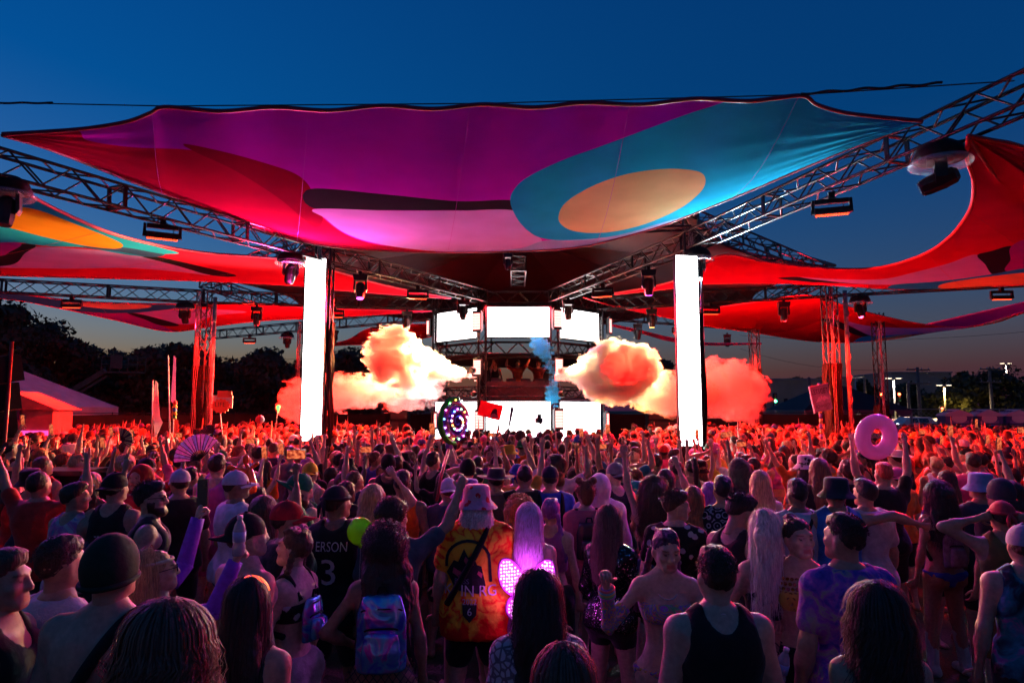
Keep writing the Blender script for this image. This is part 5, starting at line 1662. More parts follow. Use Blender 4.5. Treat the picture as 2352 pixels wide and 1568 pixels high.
def person(u, v, D, label, sex='m', yaw=0, arms=('down', 'down'), hands=('relax', 'relax'), head=(0, 0, 0), lean=(0, 0), top=None, bottom=('shorts', (.02, .02, .025)),
           hair=('short', 'dark'), hat=None, skin=0, beard=False, strand=None, bulk=1.0, glasses=False, vox=None, tall=1.75, shoes=None, socks=None, hem=None, tint=None, group=None):
    q = Py(u, v, D)
    extra = .03 if hat and hat[0] in ('bucket', 'beanie', 'brim', 'hood') else (.015 if hair and hair[0] in ('short', 'curly', 'fade') else .01)
    head_r = tuple(R(a) for a in head)
    S = Skel(sex, arms, head_r, (R(lean[0]), R(lean[1])), bulk=bulk)
    topz = S.pivot[2] + .215 + extra
    s = q.z / topz
    rz = R(yaw)
    hx = S.pivot[0] + (S.H @ np.array((0, 0, .12)))[0]; hy = S.pivot[1] + (S.H @ np.array((0, 0, .12)))[1]
    c_, s_ = math.cos(rz) * s, math.sin(rz) * s
    x, y = q.x - (hx * c_ - hy * s_), q.y - (hx * s_ + hy * c_)
    root = empty("person", (x, y, 0), rz, label, "person", group)
    root.scale = (s, s, s)
    vox = vox or (.017 if D < 4 else (.020 if D < 5.5 else .025))
    V, Q, C = body_mesh(S, vox, hands, .0085 if abs(yaw) > 50 and D < 5.6 else .0125, beard)
    if tint is not None: C = C * np.array(tint)
    obj("body", tint_mesh("body", V, Q, C, M_SKIN), root, color=SKINS[skin])
    hm = head_matrix(S)
    if top:
        V, Q = top_mesh(S, top[0], vox, int(abs(u)) % 97, hem)
        n = {'tee': 't_shirt', 'tank': 'tank_top', 'long': 'long_sleeve_top', 'crop': 'crop_top', 'bra': 'bikini_top', 'jersey': 'jersey', 'loose': 'loose_shirt', 'hoodie': 'hoodie'}[top[0]]
        m = top[1] if isinstance(top[1], bpy.types.Material) else None
        garment(n, new_mesh(n, V, Q, M_CLOTH, True), root, None if m else top[1], m)
    if bottom:
        V, Q = bottom_mesh(S, bottom[0], max(vox, .030), int(abs(u)) % 89, (hem if hem else .9) if top and top[0] not in ('crop', 'bra') else None)
        m = bottom[1] if isinstance(bottom[1], bpy.types.Material) else None
        nme = {'shorts': 'shorts', 'pants': 'trousers', 'bikini': 'bikini_bottom', 'skirt': 'skirt', 'hot': 'shorts'}[bottom[0]]
        garment(nme, new_mesh(nme, V, Q, M_CLOTH, True), root, None if m else bottom[1], m)
    if hair:
        hc = HAIRS[hair[1]] if isinstance(hair[1], str) else hair[1]
        h = obj("hair", hair_data(hair[0], .011 if D < 4.5 else .0145, int(abs(u)) % 5), root, mtx=hm, color=hc)
        if strand:
            obj("strand_locks", strand_data(strand[0], **strand[1]), h, color=tuple(min(1, c * 1.25) for c in hc))
    if hat:
        m = hat[1] if isinstance(hat[1], bpy.types.Material) else None
        me = hat_data(hat[0])
        if m: me = me.copy()
        garment(HAT_NAMES[hat[0]], me, root, None if m else hat[1], m).matrix_basis = head_matrix(S, R(hat[2]) if len(hat) > 2 else 0)
    if glasses:
        mb = MB()
        for i in (1, -1):
            mb.lathe([(.021, 0), (.022, .006)], 12, Matrix.Rotation(R(90), 3, 'X'), (i * .032, .104, .111)); mb.tube([(i * .053, .10, .118), (i * .08, .0, .115)], .003, 4)
        mb.tube([(-.012, .106, .115), (.012, .106, .115)], .003, 4)
        mb.build("glasses", M_LENS, root, mtx=hm)
    if shoes:
        for i in (1, -1):
            f = Field((-.3, -.2, -.02), (.3, .3, .6), .016)
            a = S.an[i]
            f.cone(a + (0, -.03, -.04), a + (i * .02, .14, -.05), .052, .042, .03); f.cone(a, a + (S.kn[i] - a) * shoes[1], .050, .056 if shoes[1] > .3 else .045, .02)
            f.cut((0, 0, 1), (0, 0, .08 + .42 * shoes[1]), .004); f.cut((0, 0, -1), (0, 0, .0), .004)
            V, Q = f.mesh(); garment("boot", new_mesh("boot", V, Q, M_CLOTH, True), root, shoes[0])
    o = P_(); o.root, o.S, o.s, o.M, o.xy, o.D = root, S, s, root_matrix(x, y, rz, s), (x, y), D
    PEOPLE.append((x, y))
    return o

def hand_at(p, i, d=.10):
    """World point in the grip of hand i (1 right, -1 left)."""
    return p.M @ Vector(p.S.wr[i] + nrm(p.S.fd[i]) * d)
def bp_(p, v): return p.M @ Vector(p.S.tp(v))

BLK, WHT, GRY = (.012, .012, .014), (.62, .60, .62), (.16, .16, .18)
TIEDYE = pattern("red and yellow tie dye", 'tiedye', [(.78, .012, .008), (.88, .20, .012), (.95, .55, .04), (.72, .04, .012)])
BLUEDYE = pattern("blue purple dyed cotton", 'blotch', [(.03, .03, .22), (.10, .06, .42), (.28, .08, .45), (.30, .30, .28), (.05, .08, .30)], 9)
SWIRL = pattern("rainbow swirl print", 'swirl', [(.02, .25, .45), (.65, .45, .05), (.55, .08, .25), (.10, .40, .15), (.30, .10, .50)], 5)
FLORAL = pattern("black shirt with pale flowers", 'floral', [(.012, .012, .014), (.45, .42, .45)], 13)
PAISLEY = pattern("black shirt with ring print", 'rings', [(.012, .012, .016), (.32, .32, .40)], 12)
LACE = pattern("white lace", 'lace', [(.50, .45, .50), (.16, .12, .15)], 30)
WHITEPRINT = pattern("white shirt with ochre print", 'floral', [(.50, .46, .52), (.42, .26, .05)], 7)
MESHPINK = pattern("pink mesh stripes", 'stripes', [(.60, .14, .22), (.40, .06, .12)], 30)
GLITTER = pattern("black sequin glitter", 'glitter', [(.010, .010, .012), (.85, .75, .85)], 160)
GOLFHAT = pattern("pink hat with red roses", 'floral', [(.62, .30, .42), (.60, .02, .03)], 15)
PLAID = pattern("purple checked cloth", 'check', [(.34, .16, .50), (.16, .07, .34)], 38)
MUSH = pattern("dark shirt with neon print", 'blotch', [(.012, .012, .016), (.02, .03, .05), (.03, .22, .28), (.45, .06, .35)], 6)
COW = pattern("white hat with black spots", 'floral', [(.62, .45, .5), (.02, .02, .02)], 14)
TEALDYE = pattern("teal and pink tie dye", 'blotch', [(.04, .32, .42), (.5, .12, .35), (.6, .5, .5), (.05, .12, .45)], 6)
CAMO = pattern("dark camouflage", 'blotch', [(.03, .035, .03), (.06, .06, .05), (.015, .02, .016)], 10)
FISH = fishnet("black fishnet", (.01, .01, .01))

LONG = lambda n=700, L=.46, w=1.0, wave=.008, seed=1, wr=.0022, drape=.10: ('long', dict(n=int(n * 1.2), length=L, width=w, wave=wave, seed=seed, wr=wr, drape=drape))
CURL = lambda n=900, w=1.0, seed=1: ('curly', dict(n=int(n * 1.1), width=w, seed=seed, wr=.0022))
SHORT = lambda n=900, seed=1, L=1.0: ('short', dict(n=int(n * 2), seed=seed, length=L, wr=.0016))
NS = (.02, .02, .025)
p_big = person(390, 1392, 2.25, "head of tousled brown shoulder-length hair at the very front, lower left", 'f', 5, top=('tank', BLK), hair=('wavy', (.10, .045, .026)), strand=LONG(1300, .36, 1.35, .028, 3, .003, .04))
p_beanie = person(263, 1222, 2.85, "broad bare-backed man in dark green beanie with a black strap across his back", 'm', -4, bulk=1.12, top=None, bottom=('shorts', BLK), hair=('under', 'black'), hat=('beanie', (.012, .03, .02)), skin=1)
p_glass = person(146, 1232, 3.3, "man with glasses pushed back in white shirt with ochre print, seen from behind", 'm', -28, top=('tee', WHITEPRINT), hair=('fade', 'dark'), strand=SHORT(700, 2, .5), skin=2)
p_edge = person(8, 1262, 2.9, "man in profile at the lower left picture edge facing right", 'm', -80, arms=('down', 'down'), top=('tank', BLK), hair=('short', 'brown'), skin=2)
p_head = person(362, 1262, 3.75, "fair woman in headband and sunglasses raising a purple-gloved arm", 'f', -58, arms=(((.3, .45, .5), (.1, .25, 1)), ((.35, .95, .10), (.05, .40, 1))), hands=('fist', 'fist'), head=(0, 6, 0), top=('bra', (.02, .03, .25)), hair=('pony', 'blond'), strand=LONG(300, .3, .9, .006, 4), hat=('headband', (.55, .45, .35)), glasses=True, skin=0, bottom=('hot', (.1, .02, .3)))
p_cap = person(572, 1180, 4.0, "shirtless man in a black backward cap turned half away", 'm', -38, top=None, hair=('under', 'dark'), hat=('cap', BLK, 180), skin=0, head=(-14, 0, 0), bottom=('shorts', BLK))
p_glow = person(577, 1335, 3.05, "woman with straight dark hair under a glowing red headband", 'f', -8, top=('crop', BLK), hair=('long', 'black'), strand=LONG(900, .62, 1.02, .004, 5, .003), skin=1)
p_prof = person(678, 1212, 4.2, "fair woman in profile with pink hair tie, hand at her chin", 'f', 72, arms=('chest', 'down'), hands=('fist', 'relax'), head=(8, 4, 0), top=('bra', FLORAL), hair=('braids', 'brown'), skin=6, bottom=('skirt', (.35, .33, .3)))
p_jersey = person(776, 1115, 5.2, "man in black basketball jersey with the number three on his back", 'm', -6, top=('jersey', (.014, .014, .017)), hair=('under', 'black'), hat=('bandana', (.02, .02, .03)), skin=3, head=(-25, 0, 0), bulk=1.06)
p_red = person(665, 1152, 4.75, "man in a red cap and black t-shirt looking right", 'm', -40, top=('tee', BLK), hair=('under', 'dark'), hat=('cap', (.45, .015, .03), 0), skin=2, head=(-30, 0, 0))
p_green = person(692, 1088, 6.0, "bearded man in a green backward cap and green jersey looking down", 'm', -62, top=('jersey', (.015, .16, .07)), hair=None, hat=('cap', (.012, .17, .08), 180), beard=True, skin=0, head=(-12, -22, 0))
p_holo = person(884, 1216, 4.1, "woman with dark curly hair wearing a shiny holographic backpack", 'f', 8, arms=('hip', 'down'), top=('crop', BLK), hair=('longcurly', 'black'), strand=CURL(1200, 1.25, 6), skin=3, bottom=('pants', FISH), head=(15, 0, 0))
p_toto = person(905, 1147, 5.0, "curly-haired man in grey-blue t-shirt holding up the lollipop totem", 'm', -10, arms=('down', ((.62, .45, .55), (.30, .15, 1))), hands=('relax', 'grip'), top=('tee', (.07, .09, .12)), hair=('curly', 'dark'), strand=CURL(900, .95, 7), skin=1, head=(-30, 0, 0))
p_dye = person(1095, 1108, 5.2, "man in red and yellow tie-dye shirt and pink bucket hat with long white hair", 'm', 3, bulk=1.16, top=('loose', TIEDYE), hem=.74, hair=('whitelong', 'platinum'), strand=('ring', dict(n=420, length=.15, wave=.012, seed=8, wr=.003)), hat=('bucket', GOLFHAT), skin=0, bottom=('shorts', BLK))
p_wing = person(1216, 1161, 5.2, "woman with long lilac-white hair wearing glowing butterfly wings", 'f', -6, arms=('relax', 'down'), top=('bra', (.4, .05, .45)), hair=('long', 'lilac'), strand=LONG(900, .42, 1.0, .010, 9), skin=6, bottom=('skirt', (.4, .08, .45)))
p_red2 = person(1192, 1146, 5.9, "curly red-haired woman behind the woman with butterfly wings", 'f', 15, top=('crop', BLK), hair=('longcurly', 'ginger'), strand=CURL(800, 1.2, 10), skin=0)
p_lil = person(1266, 1143, 5.9, "woman with purple braids pinned on top beside the butterfly wings", 'f', -18, top=('crop', (.3, .08, .25)), hair=('twobraids', 'purple'), skin=0)
p_buns = person(1345, 1104, 6.6, "woman with two hair buns in a pink mesh top and dark backpack", 'f', 4, top=('long', MESHPINK), hair=('buns', 'auburn'), strand=CURL(250, .9, 11), skin=0, bottom=('hot', (.3, .05, .1)))
p_glit = person(1402, 1166, 5.2, "woman with highlighted long brown hair in a black glitter top, bare legs", 'f', -36, top=('long', GLITTER), hair=('long', (.12, .06, .045)), strand=LONG(800, .44, 1.0, .012, 12), skin=0, bottom=('hot', BLK), arms=('relax', 'relax'))
p_lace = person(1236, 1316, 3.1, "dark-haired woman in a white lace top with a black shoulder strap, lower centre", 'f', 2, top=('tee', LACE), hair=('long', 'black'), strand=LONG(1000, .34, 1.1, .012, 13), skin=1)
p_low = person(1292, 1490, 2.2, "top of a brown-haired head at the bottom edge of the picture", 'f', 10, top=('tee', BLK), hair=('bob', 'brown'), strand=LONG(800, .2, 1.0, .006, 14, .0028), skin=1)
p_braid = person(1530, 1214, 4.1, "woman facing the camera with braids and a colourful bikini top, eyes down", 'f', 176, arms=(((.45, .35, -.6), (.25, .30, -.1)), ((.55, .25, -.55), (.10, .40, 1.0))), hands=('grip', 'fist'), head=(10, -14, 0), top=('bra', SWIRL), hair=('twobraids', (.05, .022, .06)), skin=0, bottom=('bikini', SWIRL))
p_tank = person(1643, 1257, 3.2, "man with cropped hair in a black tank top and thin silver chain, seen from behind", 'm', 2, bulk=1.08, top=('tank', (.012, .012, .014)), hair=('fade', 'dark'), strand=SHORT(900, 15, .55), skin=0)
p_down = person(1702, 1130, 5.0, "dark-haired man in a black sleeveless top bowing his head to the right", 'm', -60, top=('tank', BLK), hair=('short', 'black'), strand=SHORT(700, 16), skin=2, head=(-12, -24, 0))
p_flor = person(1553, 1126, 5.6, "brown-haired man in black shirt with pale flowers looking over his shoulder", 'm', -24, top=('tee', FLORAL), hair=('short', 'brown'), strand=SHORT(800, 17, 1.4), skin=0, head=(-62, -6, 0))
p_blond = person(1758, 1176, 4.4, "woman with a long straight blonde ponytail and black open-back top", 'f', 12, arms=('front', 'relax'), top=('crop', BLK), hair=('highpony', 'platinum'), strand=LONG(500, .5, .95, .004, 18), skin=0, bottom=('pants', FISH), head=(-40, 0, 0))
p_gold = person(1832, 1190, 4.3, "woman facing the camera in a gold disc top with hair pulled back", 'f', 162, arms=('front', 'front'), hands=('grip', 'relax'), head=(26, 0, 0), top=('bra', (.5, .33, .05)), hair=('bun', 'dark'), skin=0, bottom=('pants', BLK))
p_blue = person(1936, 1180, 3.8, "dark-haired man in a blue and purple dyed shirt looking left", 'm', 8, bulk=1.06, top=('tee', BLUEDYE), hair=('fade', 'black'), strand=SHORT(800, 19, .55), skin=2, head=(24, 0, 0))
p_wavy = person(2008, 1346, 2.9, "woman with wavy dark brown hair and shoulder straps, lower right", 'f', -4, top=('tank', BLK), hair=('wavy', 'dark'), strand=LONG(1200, .46, 1.25, .026, 20), skin=1)
p_blk = person(2152, 1108, 6.5, "woman with long black hair and pink bow, bikini bottom and pale boots", 'f', 6, top=('bra', BLK), hair=('longcurly', 'black'), strand=LONG(900, .5, 1.3, .02, 21), skin=3, bottom=('bikini', (.02, .05, .35)), shoes=((.30, .36, .36), .75))
p_arms = person(2298, 1150, 5.4, "man holding his bent arms up to his head near the right edge", 'm', -10, arms=('headhold', 'headhold'), top=('tank', (.16, .10, .03)), hair=('under', 'dark'), hat=('bandana', (.45, .05, .06)), skin=2, bottom=('shorts', (.14, .10, .03)))
p_mush = person(2346, 1206, 4.2, "person in pale grey cap and dark shirt with neon print at the right edge", 'm', -18, top=('tank', MUSH), hair=('under', 'brown'), hat=('cap', (.30, .28, .36), -20), skin=1)
p_btank = person(268, 1086, 6.0, "man in a black tank top and black backward cap seen squarely from behind", 'm', -6, top=('tank', BLK), hair=('under', 'dark'), hat=('cap', BLK, 180), skin=1)
p_beard = person(350, 1106, 5.4, "bearded man with glasses and dark swept hair in profile facing right", 'm', -66, top=('tank', (.02, .02, .025)), hair=('short', 'black'), strand=SHORT(700, 22, 1.3), beard=True, glasses=True, skin=1, head=(-14, 0, 0))
p_armup = person(176, 1108, 6.0, "man in a teal and pink tie-dye tank stretching one arm up high", 'm', -18, arms=('down', ((.55, .5, .75), (.15, .1, 1))), hands=('relax', 'peace'), top=('tank', TEALDYE), hair=('short', 'dark'), skin=2, head=(-35, 0, 0))
p_white = person(546, 1082, 6.3, "man in a white bucket cap, sunglasses and white t-shirt", 'm', -42, arms=('relax', 'relax'), top=('tee', (.55, .5, .62)), hair=('under', 'dark'), hat=('cap', (.55, .5, .62), 0), glasses=True, skin=3, head=(-20, 0, 0))
p_look = person(322, 1066, 7.2, "man with a cap over a red hood looking back at the camera", 'm', 172, top=('hoodie', (.45, .02, .02)), hair=None, hat=('hood', (.30, .02, .02)), skin=1)
p_lcap = person(414, 1078, 6.8, "person in a pale lilac cap looking left", 'm', 40, top=('tee', BLK), hair=('under', 'dark'), hat=('cap', (.45, .38, .55), 0), skin=2)
p_vest = person(925, 1080, 6.9, "dark-haired man in a bright orange vest", 'm', 0, top=('tank', (.75, .10, .01)), hair=('fade', 'black'), skin=3)
p_bl2 = person(856, 1112, 6.2, "woman with loose fair hair touching her head", 'f', 6, arms=('down', ((.55, .1, .5), (-.6, .1, .8))), top=('crop', BLK), hair=('wavy', 'blond'), skin=0)
p_plaid = person(1072, 1096, 6.2, "person in a purple checked bucket hat beside the pink hat", 'f', 20, top=('tee', (.05, .04, .16)), hair=('long', 'dark'), hat=('bucket', PLAID), skin=1)
p_wcap = person(1030, 1098, 7.0, "person in a white cap below the lollipop's handle", 'm', 14, top=('tee', (.06, .05, .1)), hair=('under', 'brown'), hat=('cap', (.60, .5, .6), 180), skin=1)
p_fed = person(1140, 1070, 7.4, "person in a dark wide-brimmed hat behind the pink bucket hat", 'm', 4, top=('tee', (.12, .07, .05)), hair=('under', 'dark'), hat=('brim', (.05, .03, .04)), skin=2)
p_hood = person(1376, 1086, 7.0, "person in a lavender-white hooded cloak", 'm', -4, top=('hoodie', (.52, .40, .60)), hair=None, hat=('hood', (.52, .40, .60)), skin=1)
p_curl = person(1500, 1098, 6.6, "woman with long curly brown hair raising both arms", 'f', -4, arms=(((.30, .25, .95), (.10, -.05, 1)), ((.6, .15, .75), (-.35, .1, 1))), hands=('open', 'fist'), top=('bra', BLK), hair=('longcurly', 'brown'), strand=LONG(900, .5, 1.35, .03, 23), skin=0, bottom=('hot', (.05, .07, .16)))
p_bcap = person(1263, 1070, 7.4, "man in a dark cap and blue shirt with black backpack straps", 'm', 2, top=('tee', (.02, .05, .36)), hair=('under', 'dark'), hat=('cap', (.02, .02, .05), 0), skin=1)
p_btee = person(1205, 1066, 7.4, "man with cropped dark hair in a plain black t-shirt, centre", 'm', 4, top=('tee', BLK), hair=('buzz', 'black'), skin=1, bulk=1.05)
p_pais = person(1660, 1092, 6.3, "man in a black shirt with ring print and thick dark hair", 'm', -14, top=('tee', PAISLEY), hair=('short', 'black'), skin=1)
p_rh = person(1592, 1116, 6.4, "woman with straight red hair beyond the man in the flowered shirt", 'f', -10, top=('crop', BLK), hair=('long', 'ginger'), skin=0)
p_wtee = person(1830, 1100, 6.1, "man in a white t-shirt with a black crossbody strap", 'm', 2, top=('tee', (.55, .48, .55)), hair=('fade', 'black'), skin=3)
p_hug = person(1918, 1092, 6.0, "man in a blue basketball jersey and dark bucket hat with an arm around his friend", 'm', -8, arms=('down', ((.95, .2, .15), (.9, .3, -.3))), top=('jersey', (.04, .16, .50)), hair=('under', 'dark'), hat=('bucket', (.02, .03, .04)), skin=2)
p_frn = person(1985, 1100, 6.2, "friend in a long pale t-shirt hugging the man in the blue jersey", 'm', 16, arms=(((.95, .25, .1), (.9, .35, -.2)), 'down'), top=('loose', (.42, .38, .42)), hem=.72, hair=('short', 'black'), skin=2)
p_rhair = person(1880, 1052, 7.6, "woman with long straight red-lit auburn hair", 'f', -4, top=('tee', BLK), hair=('long', 'auburn'), skin=0)
p_bkt = person(2248, 1082, 6.6, "person in a pale blue bucket hat near the right edge", 'm', 6, top=('tee', (.05, .06, .09)), hair=('under', 'dark'), hat=('bucket', (.16, .26, .42)), skin=2)
p_ber = person(2294, 1096, 6.0, "person in a dark round cap in front of the blue bucket hat", 'm', 12, top=('tee', (.03, .03, .04)), hair=('under', 'black'), hat=('beanie', (.03, .04, .06)), skin=2)
p_camo = person(1695, 1050, 8.0, "person in a grey camouflage hood", 'm', 4, top=('hoodie', CAMO), hair=None, hat=('hood', CAMO), skin=1)
p_cow = person(1850, 1042, 8.6, "person in a white hat with black cow spots", 'f', -10, top=('tee', (.4, .3, .35)), hair=('long', 'dark'), hat=('bucket', COW), skin=1)
p_hairR = person(1745, 1080, 7.0, "woman with straight light brown hair and a shiny bag strap", 'f', -8, top=('crop', (.5, .45, .5)), hair=('long', 'blond'), skin=0)
p_orng = person(2028, 1062, 7.6, "man with orange-lit dyed hair under the inflatable ring", 'm', 0, top=('tee', BLK), hair=('fade', (.5, .06, .03)), skin=1, arms=('up', 'up'), hands=('open', 'open'))
BESPOKE = list(PEOPLE)
BES_U = [(1176 + 1568 * x / y, y) for x, y in BESPOKE]

# ------------------------------------------------------------------ the rows behind: shared body shapes, own colours and heights
TEMPL = []
def template(sex, arms, hands, top, bottom, head=(0, 0, 0), lean=(0, 0), pose='standing'):
    S = Skel(sex, arms, tuple(R(a) for a in head), tuple(R(a) for a in lean))
    V, Q, C = body_mesh(S, .026, hands, .017, False, nf=4)
    t = P_(); t.S, t.sex, t.pose, t.top, t.arms = S, sex, pose, top, arms
    t.body = tint_mesh("body", V, Q, C, M_SKIN)
    V, Q = top_mesh(S, top, .024, len(TEMPL)); t.topm = new_mesh("top", V, Q, M_CLOTH, True)
    V, Q = bottom_mesh(S, bottom, .034, len(TEMPL), .9 if top not in ('crop', 'bra') else None); t.botm = new_mesh("shorts", V, Q, M_CLOTH, True)
    t.hm = head_matrix(S)
    TEMPL.append(t)
for sex, arms, hands, top, bottom, head, pose in [
    ('m', ('down', 'down'), ('relax', 'relax'), 'tee', 'shorts', (0, 0, 0), 'arms down'),
    ('m', ('down', 'relax'), ('relax', 'relax'), 'tank', 'shorts', (18, 0, 0), 'looking left'),
    ('m', ('relax', 'down'), ('relax', 'relax'), 'jersey', 'shorts', (-20, 4, 0), 'looking right'),
    ('f', ('down', 'down'), ('relax', 'relax'), 'crop', 'hot', (0, 0, 0), 'arms down'),
    ('f', ('relax', 'hip'), ('relax', 'relax'), 'tank', 'hot', (14, 0, 0), 'hand on hip'),
    ('f', ('chest', 'down'), ('fist', 'relax'), 'tee', 'shorts', (-16, 0, 0), 'hand at chest'),
    ('m', ('down', 'up'), ('relax', 'open'), 'tee', 'shorts', (0, 8, 0), 'right arm straight up'),
    ('m', ('up', 'down'), ('fist', 'relax'), 'tank', 'shorts', (0, 8, 0), 'left fist raised'),
    ('f', ('up', 'up'), ('open', 'open'), 'crop', 'hot', (0, 10, 0), 'both arms raised'),
    ('m', ('upout', 'upbent'), ('open', 'horns'), 'tee', 'shorts', (0, 8, 0), 'both arms raised wide'),
    ('f', ('down', 'upbent'), ('relax', 'back'), 'bra', 'hot', (8, 6, 0), 'right hand raised'),
    ('m', ('phone', 'phone'), ('grip', 'grip'), 'tee', 'shorts', (0, 4, 0), 'filming with a phone'),
    ('f', ('down', 'high'), ('relax', 'grip'), 'tank', 'hot', (0, 6, 0), 'holding up a phone'),
    ('m', ('high', 'down'), ('grip', 'relax'), 'tank', 'shorts', (0, 6, 0), 'holding a phone high'),
    ('f', ('fist', 'relax'), ('point', 'relax'), 'tee', 'skirt', (-10, 0, 0), 'pointing up'),
    ('m', ('headhold', 'down'), ('relax', 'relax'), 'jersey', 'shorts', (10, 0, 0), 'hand on head'),
]: template(sex, arms, hands, top, bottom, head, pose=pose)

M_PHONE = mat("phone case", (.02, .02, .025), .3)
M_PSCREEN = mat("phone screen red", (.05, .01, .01), .2, emit=(1, .10, .03), es=.16)
N, L, B = nodes_of(M_PSCREEN)
_tc = N.new("ShaderNodeTexCoord"); _nz = N.new("ShaderNodeTexNoise"); _nz.inputs["Scale"].default_value = 38
L.new(_tc.outputs["Object"], _nz.inputs["Vector"])
_rr = N.new("ShaderNodeValToRGB"); _rr.color_ramp.elements[0].position = .38; _rr.color_ramp.elements[0].color = (.25, .01, .005, 1); _rr.color_ramp.elements[1].position = .62; _rr.color_ramp.elements[1].color = (1, .22, .08, 1)
L.new(_nz.outputs["Fac"], _rr.inputs["Fac"]); L.new(_rr.outputs[0], B.inputs["Emission Color"])
_b = MB(); _b.box((0, 0, 0), (.078, .010, .16)); ME_PHONE = _b.mesh("case", M_PHONE)
_b = MB(); _b.box((0, -.0062, 0), (.070, .002, .150)); ME_PSCR = _b.mesh("screen", M_PSCREEN)
_b = MB()
for cx_, cz_ in ((-.022, .055), (-.022, .03), (-.006, .043)): _b.lathe([(.009, 0), (.009, .004)], 8, Matrix.Rotation(R(-90), 3, 'X'), (cx_, .005, cz_))
ME_PCAM = _b.mesh("camera_lens", M_LENS)
def phone(p, label, roll=0.0, yaw=0.0):
    r = empty("phone", p, yaw, label, "phone", "phones held up in the crowd")
    r.rotation_euler = (R(6), roll, yaw)
    obj("case", ME_PHONE, r); obj("screen", ME_PSCR, r); obj("camera_lens", ME_PCAM, r)
    return r

COLORS = [("black", BLK, 9), ("white", (.55, .52, .55), 3), ("grey", GRY, 2), ("red", (.45, .02, .02), 2), ("blue", (.03, .07, .34), 2), ("green", (.03, .20, .07), 1), ("yellow", (.6, .42, .04), 1),
          ("pink", (.55, .10, .28), 1.4), ("orange", (.7, .16, .02), 1.2), ("purple", (.18, .04, .30), 1), ("teal", (.02, .22, .25), .8), ("navy", (.012, .016, .05), 2)]
TOPN = {'tee': 't-shirt', 'tank': 'tank top', 'jersey': 'jersey', 'crop': 'crop top', 'bra': 'bikini top'}
HAIRN = {'short': 'short', 'fade': 'cropped', 'buzz': 'shaved', 'curly': 'curly', 'afro': 'big curly', 'long': 'long', 'wavy': 'wavy', 'pony': 'ponytailed', 'bob': 'bobbed', 'bun': 'tied-up', 'buns': 'double-bun', 'highpony': 'high-ponytail', 'longcurly': 'long curly'}
MARKS = [(40, "at the left edge"), (150, "below the white tent"), (285, "below the striped tent end"), (365, "below the feather flag"), (450, "around the big pink fan"), (560, "by the orange balloon hat"), (640, "left of the left light column"),
         (710, "under the left light column"), (800, "right of the left light column"), (890, "below the left smoke"), (980, "left of the lollipop totem"), (1050, "below the lollipop totem"), (1130, "by the red picture board"), (1200, "before the centre screen"),
         (1275, "before the stage's right column"), (1340, "before the lower right screen"), (1420, "below the right smoke jet"), (1510, "left of the right light column"), (1590, "under the right light column"), (1670, "right of the right light column"),
         (1750, "below the orange smoke"), (1840, "left of the schwifty sign"), (1925, "below the red-lit right tower"), (2015, "around the inflatable ring"), (2110, "right of the inflatable ring"), (2200, "below the porta potties"), (2300, "near the right edge"), (2400, "at the right edge")]
ROWS = ["second", "third", "fourth", "fifth", "sixth", "seventh", "eighth", "ninth", "tenth", "eleventh", "twelfth", "thirteenth", "fourteenth", "fifteenth", "sixteenth", "seventeenth", "eighteenth"]
def where(x, y):
    dep = y
    u = 1176 + 1568 * x / dep
    return min(MARKS, key=lambda m: abs(m[0] - u))[1]
def pick(r, items):
    w = [i[-1] for i in items]; return r.choices(items, w)[0]
USED = set()
KEEP_OUT = [(T_FL[0], T_FL[1], .9), (T_FR[0], T_FR[1], .9), (-4.87, 16.6, .7), (3.98, 15.3, .7), (T_L[0], T_L[1], 1.0), (T_R[0], T_R[1], 1.0), (T_BL[0], T_BL[1], 1), (T_BR[0], T_BR[1], 1), (CX, CYS, 4.9)]
def free(x, y, gap):
    for kx, ky, kr in KEEP_OUT:
        if (x - kx) ** 2 + (y - ky) ** 2 < kr * kr: return False
    u = 1176 + 1568 * x / y
    if 2025 < u < 2150 and 4.2 < y < 6.4: return False           # the open patch of grass
    if u < 230 and 8.0 < y < 10.2 and x < -6.0: return False      # the drinks counter
    for a, b in PEOPLE:
        if abs(a - x) < gap and abs(b - y) < gap and (a - x) ** 2 + (b - y) ** 2 < gap * gap: return False
    return True
rr = random.Random(21)
SPOTS = []
_tries = 0
N_IND = 300 - len(BESPOKE) - 4
cand = []
yrow = 5.6
while yrow < 15.5:
    half = .80 * yrow + .3
    x = -half + rr.uniform(0, .4)
    while x < half:
        cand.append((x + rr.uniform(-.15, .15), yrow + rr.uniform(-.22, .22)))
        x += rr.uniform(.50, .66)
    yrow += rr.uniform(.50, .60)
cand.sort(key=lambda c: c[1])
for x, y in cand:
    if len(SPOTS) >= N_IND: break
    if y < 7.2 and (abs(x) > .70 * y or rr.random() < .25): continue
    if y < 8.2 and any(abs(1176 + 1568 * x / y - bu) < 62 and y < by_ + .2 for bu, by_ in BES_U): continue
    if free(x, y, .46):
        SPOTS.append((x, y)); PEOPLE.append((x, y))
Y_MID = max(s[1] for s in SPOTS)
phones = 0
M_HAIRKINDS = [('short', 4), ('fade', 4), ('buzz', 2), ('curly', 1.5), ('afro', .5)]
F_HAIRKINDS = [('long', 4), ('wavy', 2), ('pony', 2), ('bob', 1.2), ('bun', 1.2), ('buns', .8), ('longcurly', 1.4), ('highpony', 1)]
HC = [('black', 4), ('dark', 4), ('brown', 3), ('blond', 1.6), ('auburn', .8), ('pink', .4), ('ginger', .5), ('purple', .3)]
